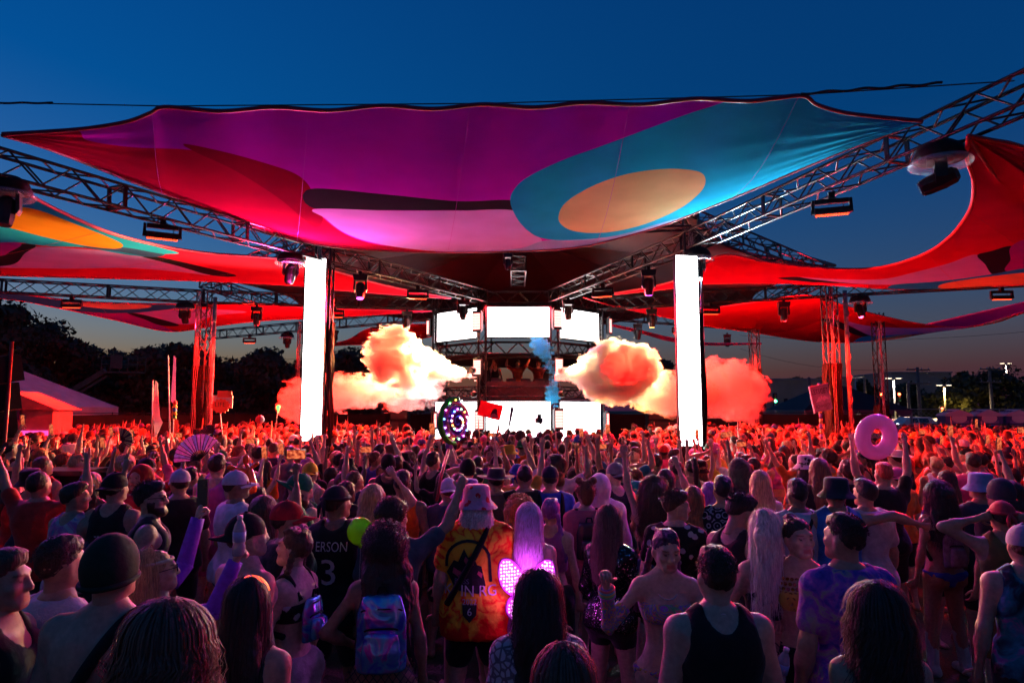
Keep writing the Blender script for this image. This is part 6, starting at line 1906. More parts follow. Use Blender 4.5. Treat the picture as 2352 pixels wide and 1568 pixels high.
for x, y in SPOTS:
    near = y < 8
    while True:
        t = rr.choice(TEMPL)
        up = any(w in t.pose for w in ('rais', 'phone', 'up', 'head'))
        if up and rr.random() < (.75 if near else (.05 if abs(x) < 3 and y > 9 else .35)): continue
        break
    cn, cc, _ = pick(rr, COLORS)
    cc = tuple(min(.8, max(.008, c * rr.uniform(.7, 1.3))) for c in cc)
    hk = pick(rr, M_HAIRKINDS if t.sex == 'm' else F_HAIRKINDS)[0]; hc = pick(rr, HC)[0]
    hat = None
    if rr.random() < (.38 if t.sex == 'm' else .14): hat = rr.choices(['cap', 'bucket', 'beanie', 'bandana', 'brim'], [5, 2.2, .8, .8, .8])[0]
    hn, hcol, _ = pick(rr, COLORS)
    rz = facing(x, y) + R(rr.gauss(0, 16)) + (R(rr.choice((90, -90, 160))) if rr.random() < .09 else 0)
    h = (1.77 if t.sex == 'm' else 1.66) + rr.gauss(0, .06)
    s = min(max(h, 1.55), 1.93) / 1.76
    sk = rr.choices(range(7), [3, 3, 2.4, 1.6, 1.2, .8, 2])[0]
    headw = f"{hn} {HAT_NAMES[hat].replace('_', ' ')}" if hat else f"{HAIRN[hk]} {hc} hair"
    wh = where(x, y)
    lab = f"person with {headw}, {cn} {TOPN[t.top]}, {t.pose}, {wh}" if not hat else f"person in {headw} and {cn} {TOPN[t.top]}, {t.pose}, {wh}"
    if lab in USED or len(lab.split()) > 16:
        lab = f"person with {headw}, {cn} {TOPN[t.top]}, {wh}"
    k = 0
    while lab in USED:
        lab = f"person with {headw} and {cn} {TOPN[t.top]}, {ROWS[min(int((y - 3) / .7) + k, 16)]} row, {wh}"; k += 1
    USED.add(lab)
    root = empty("person", (x, y, 0), rz, lab, "person", "festival crowd in the nearer rows")
    root.scale = (s, s, s)
    obj("body", t.body, root, color=SKINS[sk])
    obj({'tee': 't_shirt', 'tank': 'tank_top', 'jersey': 'jersey', 'crop': 'crop_top', 'bra': 'bikini_top'}[t.top], t.topm, root, color=cc)
    obj("shorts", t.botm, root, color=pick(rr, COLORS)[1])
    if hat:
        obj("hair", hair_data('under' if t.sex == 'm' else 'long', .014, 0), root, mtx=t.hm, color=HAIRS[hc])
        obj(HAT_NAMES[hat], hat_data(hat), root, mtx=head_matrix(t.S, math.pi if hat == 'cap' and rr.random() < .5 else 0), color=hcol)
    else:
        obj("hair", hair_data(hk, .014, 0), root, mtx=t.hm, color=HAIRS[hc])
    if 'phone' in t.pose:
        M = root_matrix(x, y, rz, s)
        i = {'phone': 1}.get(t.arms[1], 1 if t.arms[1] == 'high' else -1)
        q = M @ Vector(t.S.wr[i] + nrm(t.S.fd[i]) * .13 + np.array((0, .0, .05)))
        pl = f"phone held up by the person with {headw}, {wh}"
        if pl in USED: pl = f"phone above the {cn} {TOPN[t.top]} and {headw}, {wh}"
        if pl in USED: pl = f"phone, {ROWS[min(int((y - 3) / .7), 16)]} row, {headw}, {wh}"
        while len(pl.split()) > 16: pl = pl.replace("person with ", "").replace("the ", "", 1) if "person with" in pl else " ".join(pl.split()[1:])
        USED.add(pl)
        phone(q, pl, rr.choice((0, 0, R(90))), rz * .5)

# ------------------------------------------------------------------ the mass of people farther back
def flat_template(sex, arms, hat, hairk, lowz=1.12):
    """Single coarse figure with part codes: 0 skin, 1 top, 2 shorts, 3 hair or hat."""
    S = Skel(sex, arms, (0, .05, 0))
    lo, hi = bbox(S); lo = np.array(lo); lo[2] = lowz
    f = Field(lo, hi, .064)
    torso_prims(f, S, .012)
    f.cone(S.neck, S.pivot, .058, .056, .03)
    f.ell(S.pivot + (0, .0, .112), (.082, .10, .112), .02)
    for i in (1, -1):
        arm_prims(f, S, i, .006); f.cone(S.wr[i], S.wr[i] + nrm(S.fd[i]) * .15, .036, .026, .02)
    f.cut((0, 0, -1), (0, 0, lowz + .05), .0)
    V, Q = f.mesh(); V = relax(V, Q, 1, .25)
    c = np.zeros(len(V), int)
    sl = V[:, 2] < 1.44
    c[sl] = 1
    for i in (1, -1):
        a, b = S.sh[i], S.wr[i]
        dist = np.linalg.norm(V - S.el[i], axis=1)
        fromsh = np.linalg.norm(V - S.sh[i], axis=1)
        arm = (np.minimum(dist, np.linalg.norm(V - (S.el[i] + S.wr[i]) / 2, axis=1)) < .17) | (np.linalg.norm(V - S.wr[i], axis=1) < .22)
        c[arm & (fromsh > .16)] = 0
    c[V[:, 2] < .92] = np.where(np.abs(V[V[:, 2] < .92][:, 0]) < .2, 2, c[V[:, 2] < .92])
    Vs, Qs, Cs = [V], [Q], [c]
    if hat: hv = hat_mesh(hat); hV, hF = np.array(hv.V), [q for q in hv.F if len(q) == 4]; hQ = np.array(hF)
    else: hV, hQ = hair_mesh(hairk, .05, 0)
    hW = hV * 1.08 @ S.H.T + S.pivot
    Vs.append(hW); Qs.append(hQ + len(V)); Cs.append(np.full(len(hW), 3))
    if hat:
        uV, uQ = hair_mesh('under', .05, 0)
        n = len(V) + len(hW); Vs.append(uV * 1.05 @ S.H.T + S.pivot); Qs.append(uQ + n); Cs.append(np.full(len(uV), 4))
    return np.concatenate(Vs), np.concatenate(Qs), np.concatenate(Cs)
FT = [flat_template('m', ('down', 'down'), None, 'short'), flat_template('f', ('down', 'down'), None, 'long'), flat_template('m', ('down', 'up'), None, 'fade'), flat_template('m', ('up', 'up'), 'cap', None),
      flat_template('f', ('up', 'upbent'), None, 'wavy'), flat_template('m', ('phone', 'phone'), None, 'short'), flat_template('f', ('fist', 'down'), None, 'bob'), flat_template('m', ('down', 'down'), 'cap', None),
      flat_template('m', ('upout', 'upbent'), 'bucket', None), flat_template('f', ('down', 'high'), None, 'long'), flat_template('m', ('relax', 'upbent'), None, 'curly')]
rc2 = random.Random(5)
VV, QQ, CC = [], [], []
nv = 0
yrow = Y_MID - 1.2
count = 0
while yrow < 31.5:
    half = min(.80 * yrow + .5, 21)
    x = -half + rc2.uniform(0, .5)
    st = .56 if yrow < 20 else .66
    while x < half:
        px_, py_ = x + rc2.uniform(-.2, .2), yrow + rc2.uniform(-.25, .25)
        x += rc2.uniform(st * .85, st * 1.25)
        behind = abs(px_ - CX) < 4.0 * py_ / 24 and py_ > CYS - 1
        if behind or not free(px_, py_, .42): continue
        V, Q, c = FT[rc2.choices(range(len(FT)), [8, 7, .6, .3, .3, .5, .4, 7, .2, .4, .4])[0]]
        s = rc2.gauss(1.0, .035) * (1.0 if True else 1)
        a = facing(px_, py_) + R(rc2.gauss(0, 20)) + (R(rc2.choice((120, -120, 180))) if rc2.random() < .08 else 0)
        ca, sa = math.cos(a) * s, math.sin(a) * s
        W = np.stack([V[:, 0] * ca - V[:, 1] * sa + px_, V[:, 0] * sa + V[:, 1] * ca + py_, V[:, 2] * s], 1)
        pal = np.array([SKINS[rc2.choices(range(7), [3, 3, 2.4, 1.6, 1.2, .8, 2])[0]], pick(rc2, COLORS)[1], pick(rc2, COLORS)[1], HAIRS[pick(rc2, HC)[0]], HAIRS['dark']])
        if (c == 4).any(): pal[3] = pick(rc2, COLORS)[1]
        VV.append(W); QQ.append(Q + nv); CC.append(pal[c]); nv += len(V); count += 1
        PEOPLE.append((px_, py_))
    yrow += rc2.uniform(.52, .64) if yrow < 20 else rc2.uniform(.7, .85)
M_MASS = mat("distant crowd", (.5, .5, .5), .7)
N, L, B = nodes_of(M_MASS)
_a = N.new("ShaderNodeAttribute"); _a.attribute_name = "tint"; L.new(_a.outputs["Color"], B.inputs["Base Color"])
me = tint_mesh("crowd", np.concatenate(VV), np.concatenate(QQ), np.concatenate(CC), M_MASS)
tag(obj("crowd", me), "mass of festival goers packed around the stage behind the nearer rows", "crowd", kind="stuff")
print("CROWD individuals", len(BESPOKE) + len(SPOTS), "mass", count, "faces", len(me.polygons), "y_mid", Y_MID)
# ------------------------------------------------------------------ people in the booth
def booth_person(x, y, yaw, t, col, hairk, hairc, hat, lab, sk=1, s=1.0, z0=2.42):
    r = empty("person", (x, y, z0), R(yaw), lab, "person", "people in the booth")
    r.scale = (s, s, s)
    obj("body", t.body, r, color=SKINS[sk]); obj("t_shirt", t.topm, r, color=col); obj("shorts", t.botm, r, color=BLK)
    obj("hair", hair_data(hairk, .014, 0), r, mtx=t.hm, color=HAIRS[hairc])
    if hat: obj(HAT_NAMES[hat], hat_data(hat), r, mtx=t.hm, color=BLK)
booth_person(.2, 24.35, 180, TEMPL[9], (.25, .05, .02), 'under', 'dark', 'cap', "performer in a dark cap at the booth with both arms raised", 1)
booth_person(-.6, 24.7, 172, TEMPL[3], BLK, 'long', 'brown', None, "woman with long hair standing beside the performer in the booth", 0)
booth_person(-.95, 24.5, 190, TEMPL[7], BLK, 'short', 'dark', None, "person at the booth's left end raising one arm", 2)
booth_person(.95, 24.7, 176, TEMPL[9], (.2, .02, .02), 'short', 'black', None, "person in red at the booth's right end with arms up", 2)

# ------------------------------------------------------------------ small things people wear or hold
def world_mesh(name, mb, mtl, label=None, cat=None, group=None, parent=None, smooth=True):
    """Mesh given in world coordinates; origin moved to its middle."""
    V = np.array([tuple(v) for v in mb.V]); c = V.mean(0)
    me = new_mesh(name, V - c, mb.F, mtl, smooth)
    if parent is None: return tag(obj(name, me, loc=c), label, cat, group)
    o = obj(name, me, parent)
    o.matrix_basis = parent.matrix_basis.inverted() @ Matrix.Translation(c)
    return o
def pmesh(p, name, mb, mtl, smooth=True, color=None):
    """Mesh in the person's own frame, worn as a part."""
    return mb.build(name, mtl, p.root, smooth, color=color)
def surf(p, idx=None):
    """BVH of a person's garment in the person's frame."""
    o = [c for c in p.root.children if c.name.split('.')[0] in ('t_shirt', 'loose_shirt', 'jersey', 'tank_top')][0]
    me = o.data
    return BVHTree.FromPolygons([v.co for v in me.vertices], [tuple(q.vertices) for q in me.polygons])
def decal(p, bvh, V2, F, cx, cz, mtl, name="lettering", off=.004, front=False):
    """Flat drawing (x, y) laid on the person's back around cx, cz."""
    out = []
    s = -1 if not front else 1
    for x, y in V2[:, :2]:
        ox = cx + x if not front else cx - x
        hit = bvh.ray_cast(Vector((ox, s * .6, cz + y)), Vector((0, -s, 0)))
        h = hit[0] if hit[0] is not None else Vector((ox, s * .12, cz + y))
        out.append((h.x, h.y + s * off, h.z))
    return obj(name, new_mesh(name, out, F, mtl), p.root)
def subdiv_poly(P, n=4):
    """Outline refined so it follows the cloth; filled by a fan strip."""
    bm = bmesh.new(); vs_ = [bm.verts.new((x, y, 0)) for x, y in P]; bm.faces.new(vs_)
    bmesh.ops.triangulate(bm, faces=bm.faces[:])
    bmesh.ops.subdivide_edges(bm, edges=bm.edges[:], cuts=n, use_grid_fill=True)
    V = np.array([v.co[:] for v in bm.verts]); bm.verts.index_update(); F = [tuple(v.index for v in f.verts) for f in bm.faces]
    bm.free(); return V, F
M_INK_W = mat("white print", (.55, .50, .55), .8); M_INK_K = mat("black print", (.012, .012, .016), .8); M_INK_R = mat("pink print", (.55, .10, .16), .8); M_INK_S = mat("silver print", (.62, .60, .64), .6)
M_INK_B = mat("blue grey print", (.20, .20, .35), .7)
bv = surf(p_jersey)
V, F = text_mesh("3", .25); decal(p_jersey, bv, V * (1.1, 1, 1), F, .0, 1.175, M_INK_S, "number")
V, F = text_mesh("ERSON", .085); decal(p_jersey, bv, V * (.85, 1.1, 1), F, .02, 1.355, M_INK_S)
bv = surf(p_dye)
arch = [(-.16, -.02)] + [(.16 * math.cos(a), .02 + .15 * math.sin(a)) for a in np.linspace(math.pi, .35, 12)] + [(.165, -.12), (.145, -.12), (.135, .04)] + [(.14 * math.cos(a), .02 + .13 * math.sin(a)) for a in np.linspace(.4, math.pi, 12)] + [(-.14, -.02)]
V, F = subdiv_poly(arch, 2); decal(p_dye, bv, V, F, -.055, 1.24, M_INK_K, "arch_print", .006)
V, F = subdiv_poly([(-.15, -.06), (-.10, .03), (-.07, .02), (-.03, .11), (.0, .05), (.03, .07), (.06, .0), (.09, -.01), (.12, -.14), (.07, -.19), (-.09, -.17)], 3); decal(p_dye, bv, V, F, -.055, 1.24, M_INK_K, "mountain_print", .008)
for P in ([(-.10, -.02), (-.05, -.05), (-.06, -.03), (-.02, -.09), (-.07, -.07), (-.06, -.09), (-.11, -.06)], [(-.02, .06), (.01, .03), (.0, .045), (.04, .0), (.01, .005), (.0, -.02), (-.03, .03)], [(.07, -.04), (.10, -.06), (.09, -.09), (.06, -.06)]):
    V, F = subdiv_poly(P, 2); decal(p_dye, bv, V, F, -.055, 1.24, M_INK_R, "flame_print", .011)
V, F = text_mesh("BASS", .048); decal(p_dye, bv, V, F, -.10, 1.125, M_INK_B, off=.011)
V, F = text_mesh("K  IN RG", .095); decal(p_dye, bv, V, F, -.04, 1.065, M_INK_S, off=.011)
V, F = text_mesh("2022", .05); decal(p_dye, bv, V, F, -.045, 1.0, M_INK_W, off=.011)
V, F = subdiv_poly([(-.05, .05), (.05, .05), (.045, -.02), (0, -.07), (-.045, -.02)], 2); decal(p_dye, bv, V, F, -.045, .94, M_INK_K, "shield_print", .007)
V, F = text_mesh("6", .07); decal(p_dye, bv, V, F, -.045, .94, M_INK_S, off=.011)
bv = surf(p_btank)
for k in range(7): V, F = subdiv_poly([(-.009, -.006), (.009, -.006), (.009, .006 + .004 * (k % 2)), (-.009, .006)], 1); decal(p_btank, bv, V, F, -.05 + .024 * k, 1.27, M_INK_W, "printed_line")
V, F = text_mesh("GOLF", .042)
hatm = head_matrix(p_dye.S)
pts = []
for x, y in V[:, :2]:
    a = -math.pi / 2 + (x - .01) / .098
    pts.append((.105 * math.cos(a), -.016 + .105 * 1.12 * math.sin(a), .150 + y))
obj("lettering", new_mesh("lettering", pts, F, M_INK_W), p_dye.root, mtx=hatm)
def strap(p, pts, w=.022, mtl=M_BLACK, name="strap"):
    mb = MB(); pts = [Vector(q) for q in pts]
    C = catmull([tuple(q) for q in pts], 6)
    mb.tube([Vector(c) for c in C], w, 6)
    return pmesh(p, name, mb, mtl)
def back_y(p, x, zz, bv=None): return -.135 * p.S.bulk - .01
strap(p_beanie, [(.13, .04, 1.50), (.10, -.09, 1.46), (.02, -.155, 1.32), (-.07, -.16, 1.15), (-.16, -.12, .98)], .024)
strap(p_dye, [(.07, .06, 1.50), (.075, -.10, 1.47), (-.0, -.20, 1.33), (-.10, -.215, 1.16), (-.20, -.16, .98)], .022)
strap(p_lace, [(-.11, .03, 1.47), (-.10, -.09, 1.43), (-.06, -.15, 1.30), (.03, -.155, 1.10)], .016)
strap(p_wtee, [(.10, .05, 1.50), (.08, -.10, 1.46), (-.02, -.165, 1.30), (-.14, -.15, 1.10)], .016)
for i in (1, -1):
    strap(p_wavy, [(i * .10, .06, 1.40), (i * .10, -.02, 1.465), (i * .10, -.12, 1.38), (i * .11, -.14, 1.2)], .020)
    strap(p_bcap, [(i * .11, .08, 1.35), (i * .11, -.01, 1.48), (i * .115, -.13, 1.38), (i * .12, -.15, 1.15)], .026)
mb = MB(); mb.tube([(.066 * math.cos(a), -.012 + .070 * math.sin(a), 1.474 - .018 * math.sin(a)) for a in np.linspace(0, 2 * math.pi, 26, endpoint=False)], .0035, 5, closed=True)
pmesh(p_tank, "chain", mb, mat("silver", (.7, .7, .72), .2, 1.0))
mb = MB(); mb.tube([(.07 * math.cos(a), .02 + .085 * math.sin(a), 1.43 - .07 * max(0, math.sin(a))) for a in np.linspace(0, 2 * math.pi, 26, endpoint=False)], .004, 5, closed=True)
pmesh(p_braid, "necklace", mb, mat("silver", (.7, .7, .72), .2, 1.0))
M_GLOWR = mat("glowing red band", (.5, .02, .02), .4, emit=(1, .08, .02), es=.6)
mb = MB(); mb.tube([(.094 * math.cos(a), -.005 + .02 * math.sin(a), .135 + .108 * math.sin(a)) for a in np.linspace(.5, math.pi - .5, 14)], .009, 6)
pmesh(p_glow, "glow_band", mb, M_GLOWR).matrix_basis = head_matrix(p_glow.S)
M_PINK = vary(mat("pink fluff", (.65, .16, .32), .9), 60, .4, .6); M_PALE = vary(mat("pale pink fluff", (.62, .40, .50), .9), 60, .4, .6)
for p, pos, mm, r in ((p_prof, [(.045, -.03, .225), (-.045, -.03, .225)], M_PINK, .022), (p_blk, [(.05, -.01, .225), (-.05, -.01, .225), (0, -.0, .235)], M_PALE, .030)):
    for q in pos:
        mb = MB(); mb.tube([(q[0] + r * math.cos(a), q[1] + r * .6 * math.sin(a), q[2] + r * .5 * math.sin(a)) for a in np.linspace(0, 2 * math.pi, 12, endpoint=False)], .013, 6, closed=True)
        pmesh(p, "hair_tie", mb, mm).matrix_basis = head_matrix(p.S)
def sleeve(p, i, t0, t1, mtl, name, e=.008):
    S = p.S; mb = MB(); a = S.el[i] + (S.wr[i] - S.el[i]) * t0; b = S.el[i] + (S.wr[i] - S.el[i]) * t1
    up = S.sh[i] + (S.el[i] - S.sh[i]) * .55
    pts = [up, S.el[i], a * .5 + b * .5, b] if t0 < 0 else [a, a * .6 + b * .4, b]
    k = .86 if S.sex == 'f' else 1
    rs = [(.043 * k + e), (.042 * k + e), (.040 * k + e), (.028 * k + e)] if t0 < 0 else [.042 * k + e, .042 * k + e, .028 * k + e]
    C = catmull([tuple(q) for q in pts], 5); rr_ = np.interp(np.linspace(0, 1, len(C)), np.linspace(0, 1, len(rs)), rs)
    mb.tube([Vector(c) for c in C], list(rr_), 12)
    return pmesh(p, name, mb, mtl)
M_PGLOVE = vary(mat("violet glove", (.16, .03, .55), .7), 30, .2, .2)
for i in (1, -1): sleeve(p_head, i, -1, 1.12, M_PGLOVE, "glove", .017)
for i in (1, -1): sleeve(p_braid, i, -1, .95, SWIRL, "sleeve", .012)
for k in range(5):
    S = p_braid.S; q = S.wr[1] + (S.el[1] - S.wr[1]) * (.06 + .05 * k)
    mb = MB(); d = nrm(S.wr[1] - S.el[1]); a_ = nrm(np.cross(d, (0, 1, 0))); b_ = np.cross(d, a_)
    mb.tube([q + (a_ * math.cos(t) + b_ * math.sin(t)) * .043 for t in np.linspace(0, 2 * math.pi, 14, endpoint=False)], .008, 5, closed=True)
    pmesh(p_braid, "bracelet", mb, mat(f"bead {k}", [(.6, .1, .1), (.1, .4, .5), (.6, .5, .1), (.1, .5, .2), (.5, .1, .4)][k], .4))
M_GOLD = mat("gold disc", (.75, .52, .16), .22, 1.0)
_d = MB(); _d.lathe([(.012, 0), (.012, .002)], 8); ME_DISC = _d.mesh("gold_disc", M_GOLD)
for r_ in range(7):
    for k in range(11):
        xx = -.13 + .026 * k + (.013 if r_ % 2 else 0); zz = 1.40 - .026 * r_
        if abs(xx) > .13 - .0 * r_: continue
        yy = .105 + .05 * math.exp(-((abs(xx) - .068) / .045) ** 2) * math.exp(-((zz - 1.285) / .06) ** 2) - .25 * xx * xx * 4 + (.0 if zz < 1.36 else -.6 * (zz - 1.36))
        obj("gold_disc", ME_DISC, p_gold.root, loc=p_gold.S.tp((xx, yy, zz)), rot=(R(80 + 10 * math.sin(k * 3 + r_)), 0, R(10 * math.cos(k * 2.3))))

# ------------------------------------------------------------------ backpacks and wings (lifted off as things of their own)
def backpack(p, label, mtl, w=.27, h=.40, d=.12, z0=1.0, strap_m=M_BLACK):
    root = empty("backpack", p.M @ Vector((0, -.12, z0)), p.root.rotation_euler.z, label, "backpack", "backpacks")
    root.scale = (p.s,) * 3
    f = Field((-.25, -.35, -.08), (.25, .1, .6), .012)
    f.loft([(0, w / 2, d / 2, -d / 2), (h * .1, w / 2 * 1.04, d / 2 * 1.05, -d / 2), (h * .7, w / 2, d / 2, -d / 2), (h, w / 2 * .75, d / 2 * .7, -d / 2)], .03)
    V, Q = f.mesh(); V = cloth_noise(V, Q, .010, 10, 4)
    obj("main_bag", new_mesh("main_bag", V, Q, mtl, True), root)
    f = Field((-.2, -.3, -.05), (.2, .0, .4), .010)
    f.loft([(.02, w * .38, .035, -d - .012), (h * .3, w * .40, .04, -d - .016), (h * .55, w * .33, .03, -d - .008)], .02)
    V, Q = f.mesh(); obj("front_pocket", new_mesh("front_pocket", V, Q, mtl, True), root)
    for zz, yy, ww in ((h * .56, -d - .02, w * .34), (h * .80, -d * .98, w * .42), (h * .22, -d - .048, w * .36)):
        mb = MB(); mb.tube([(ww * math.sin(a), yy + .03 * abs(math.sin(a)), zz + .02 * math.cos(a)) for a in np.linspace(-1.4, 1.4, 10)], .006, 5); mb.build("zip", M_BLACK, root, True)
    mb = MB(); mb.tube([(-.03, -.05, h), (-.02, -.05, h + .04), (.02, -.05, h + .04), (.03, -.05, h)], .008, 6); mb.build("carry_loop", M_BLACK, root, True)
    for i in (1, -1):
        mb = MB(); C = catmull([(i * .08, .0, h * .95), (i * .10, .10, 1.46 - z0 + .03), (i * .115, .20, 1.35 - z0), (i * .14, .18, 1.18 - z0), (i * .15, .06, .05)], 5)
        mb.tube([Vector(c) for c in C], .018, 6); mb.build("shoulder_strap", strap_m, root, True)
    return root
HOLO = holo("holographic vinyl"); HOLO2 = holo("dark holographic vinyl", (.12, .08, .2))
backpack(p_holo, "shiny blue-violet holographic backpack with black zips", HOLO, .28, .42, .13, 1.0)
backpack(p_buns, "small dark shiny backpack on the pink mesh top", mat("dark glossy vinyl", (.03, .02, .05), .2, .3), .24, .34, .11, 1.05)
backpack(p_prof, "pale shimmering backpack worn by the woman in profile", HOLO2, .20, .26, .07, 1.10)
backpack(p_hairR, "clear shiny little backpack on the fair-haired woman", HOLO, .2, .26, .09, 1.1)
backpack(p_blk, "greyish striped bag hanging on the black-haired woman's back", vary(mat("grey lilac bag", (.16, .10, .14), .8), 20, .4), .2, .34, .09, 1.0)
M_WING = mat("pink wing film", (.55, .05, .55), .35, emit=(.9, .08, 1.0), es=.12, alpha=.75)
M_DOT = mat("wing led dot", (.9, .6, .9), .3, emit=(1, .55, 1), es=.3)
wg = empty("butterfly_wings", p_wing.M @ Vector((0, -.16, 1.2)), p_wing.root.rotation_euler.z, "glowing magenta butterfly wings with white dots", "wings"); wg.scale = (1.1, 1.1, 1.1)
_d = MB(); _d.lathe([(.0075, 0), (.0075, .003)], 6); ME_DOT = _d.mesh("led_dot", M_DOT)
for i in (1, -1):
    for P, nm in (([(0.01, .0), (.06, .10), (.14, .17), (.21, .17), (.23, .09), (.20, .0), (.12, -.06), (.03, -.05)], "upper_wing"), ([(.01, -.03), (.08, -.06), (.15, -.08), (.17, -.15), (.12, -.21), (.06, -.19), (.02, -.10)], "lower_wing")):
        C = catmull(P, 4, True)
        mb = MB(); mb.prism([(i * x * .9, zz) for x, zz in C], .006)
        wobj = mb.build(nm, M_WING, wg); wobj.rotation_euler = (0, 0, R(-i * 28))
        mb = MB(); mb.tube([(i * x * .9, 0, zz) for x, zz in C], .006, 5, closed=True); mb.build("wing_rim", mat("wing rim", (.4, .05, .5), .4), wobj, True)
        g = poly_sd(C, np.array([(a, b) for a in np.arange(.0, .25, .021) for b in np.arange(-.22, .19, .021)]))
        gi = 0
        for a in np.arange(.0, .25, .021):
            for b in np.arange(-.22, .19, .021):
                if g[gi] > .012:
                    obj("led_dot", ME_DOT, wobj, loc=(i * (a + rr.uniform(-.003, .003)) * .9, -.004, b + rr.uniform(-.003, .003)), rot=(R(90), 0, 0))
                gi += 1
spot("wing_fill", wg, p_wing.M @ Vector((0, -.40, 1.25)), p_wing.M @ Vector((0, .1, 1.2)), 1.6, (1, .12, 1), 150, .9, .1)  # added spot behind the wings, throws magenta on her back

# ------------------------------------------------------------------ things held in hands
M_CLEAR = mat("clear plastic bottle", (.75, .72, .85), .1, trans=.6, spec=.6)
def bottle(p, label, tilt=(0, 0)):
    r = empty("water_bottle", p, 0, label, "bottle", "water bottles"); r.rotation_euler = (tilt[0], tilt[1], 0)
    mb = MB(); mb.lathe([(.030, 0), (.033, .01), (.033, .05), (.029, .06), (.033, .07), (.033, .13), (.026, .16), (.013, .185), (.013, .19)], 14); mb.build("shell", M_CLEAR, r, True)
    MB().lathe([(.015, .19), (.015, .207)], 12).build("cap", mat("white cap", (.6, .58, .65), .5), r, True)
    MB().lathe([(.0338, .072), (.0338, .125)], 14).build("paper_sleeve", mat("bottle wrap", (.25, .35, .6), .6), r, True)
h = hand_at(p_head, 1, .09); bottle(h + Vector((0, -.02, -.02)), "water bottle gripped by the raised purple glove")
h = hand_at(p_braid, -1, .10); bottle(h + Vector((0, 0, -.11)), "water bottle held out beside the man in the black tank", (R(10), R(12)))
M_CAN = mat("slim can", (.30, .10, .35), .3, .7)
phone(hand_at(p_gold, -1, .14), "dark phone in the hands of the woman in gold discs", R(20), R(150))
phone(hand_at(p_prof, 1, .12), "phone low in the hand of the woman in profile", R(80), 0)
phone(hand_at(p_head, -1, .13) + Vector((0, 0, .05)), "phone in the raised left purple glove", R(8), R(160))

gb = empty("balloon", Py(828, 1220, 4.9), 0, "round lime green balloon beside the jersey with the number three", "balloon")
mb = MB(); mb.lathe([(.012 if a < .1 else .093 * math.sin(a), -.097 * math.cos(a)) for a in np.linspace(.02, math.pi - .02, 16)], 22); mb.build("skin", translucent(mat("lime balloon", (.16, .50, .02), .2, spec=.6), (.35, .95, .05), .55), gb, True)
MB().lathe([(.004, -.115), (.013, -.108), (.006, -.095)], 8).build("knot", mat("lime balloon", (.16, .50, .02), .2), gb, True)
mb = MB(); mb.tube([(.002 * math.sin(k), 0, -.11 - .04 * k) for k in range(12)], .0015, 4); mb.build("string", M_INK_W, gb)

def bx2(cx_, cy_): return ((420 + cx_ / 5.6) * .9408, (960 + cy_ / 5.6) * .9408)
M_OBAL = mat("orange balloon", (.85, .10, .01), .2, spec=.6)
bh = empty("balloon_hat", Py(*bx2(1050, 1150), 6.75), 0, "orange twisted balloon figure worn above the white bucket cap", "balloon hat")
for a, b, r1, r2, nm in (((1010, 880), (1010, 930), 42, 40, "head_bulb"), ((1095, 1010), (1165, 955), 26, 30, "ear"), ((790, 1010), (890, 1040), 40, 30, "ear"), ((1010, 960), (1060, 1050), 26, 30, "neck"), ((1060, 1050), (1095, 1220), 48, 62, "body"), ((1080, 1270), (1090, 1310), 72, 70, "foot"), ((930, 1040), (1030, 1060), 28, 40, "arm")):
    f = Field((-.5, -.2, -.5), (.5, .2, .5), .012)
    o0 = bh.location; k = 6.75 / 1568 / 5.6 * .9408
    A, Bq = Py(*bx2(*a), 6.75) - o0, Py(*bx2(*b), 6.75) - o0
    f.cone(A, Bq, r1 * k, r2 * k, .0)
    V, Q = f.mesh(); obj(nm, new_mesh(nm, V, Q, M_OBAL, True), bh)

lp = empty("lollipop_totem", hand_at(p_toto, 1, .06), 0, "inflatable lollipop totem with a glowing spiral of coloured lights", "totem")
o0 = lp.location.copy()
ctr = Py(1040, 968, 5.35); nk = Py(1031, 1030, 5.3)
mb = MB(); mb.tube([Py(1003, 1150, 5.05) - o0, Py(1012, 1098, 5.15) - o0, nk - o0], .011, 8); mb.build("stick", mat("red stick", (.45, .02, .03), .4), lp, True)
mb = MB(); mb.tube([nk - o0, (nk * .6 + ctr * .4) - o0], [.026, .034], 10); mb.build("collar", mat("violet collar", (.25, .10, .5), .3), lp, True)
dm = Matrix.Translation(ctr - o0) @ Matrix.Rotation(R(50), 4, 'Z') @ Matrix.Rotation(R(-6), 4, 'Y')
f = Field((-.22, -.1, -.22), (.22, .1, .22), .011); f.ell((0, 0, 0), (.165, .055, .180), .0)
V, Q = f.mesh(); disc = obj("disc", new_mesh("disc", V, Q, mat("purple foil", (.16, .02, .22), .2, .35), True), lp, mtx=dm)
def spiral(r0, r1, t0, t1, n): return [(r * math.sin(t), -.055 * math.sqrt(max(0, 1 - (r / .178) ** 2)) - .004, r * 1.08 * math.cos(t)) for r, t in zip(np.linspace(r0, r1, n), np.linspace(t0, t1, n))]
for k, (a, b, t0, t1, c, w) in enumerate(((.155, .165, 3.3, 6.6, (.10, .40, .02), .020), (.02, .14, 0, 14, (.40, .02, .12), .011), (.015, .11, 2.2, 16, (.22, .08, .55), .007))):
    mb = MB(); mb.tube([Vector(q) for q in spiral(a, b, t0, t1, 60)], w, 7); mb.build("spiral_stripe", mat(f"lollipop stripe {k}", c, .22, .2), disc, True)
ledc = [(.1, .3, 1), (1, .1, .8), (.2, 1, .3), (1, .35, .05), (.9, .8, 1), (.5, .2, 1)]
_e = MB(); _e.lathe([(.0, -.007), (.005, -.005), (.007, 0), (.005, .005), (.0, .007)], 8)
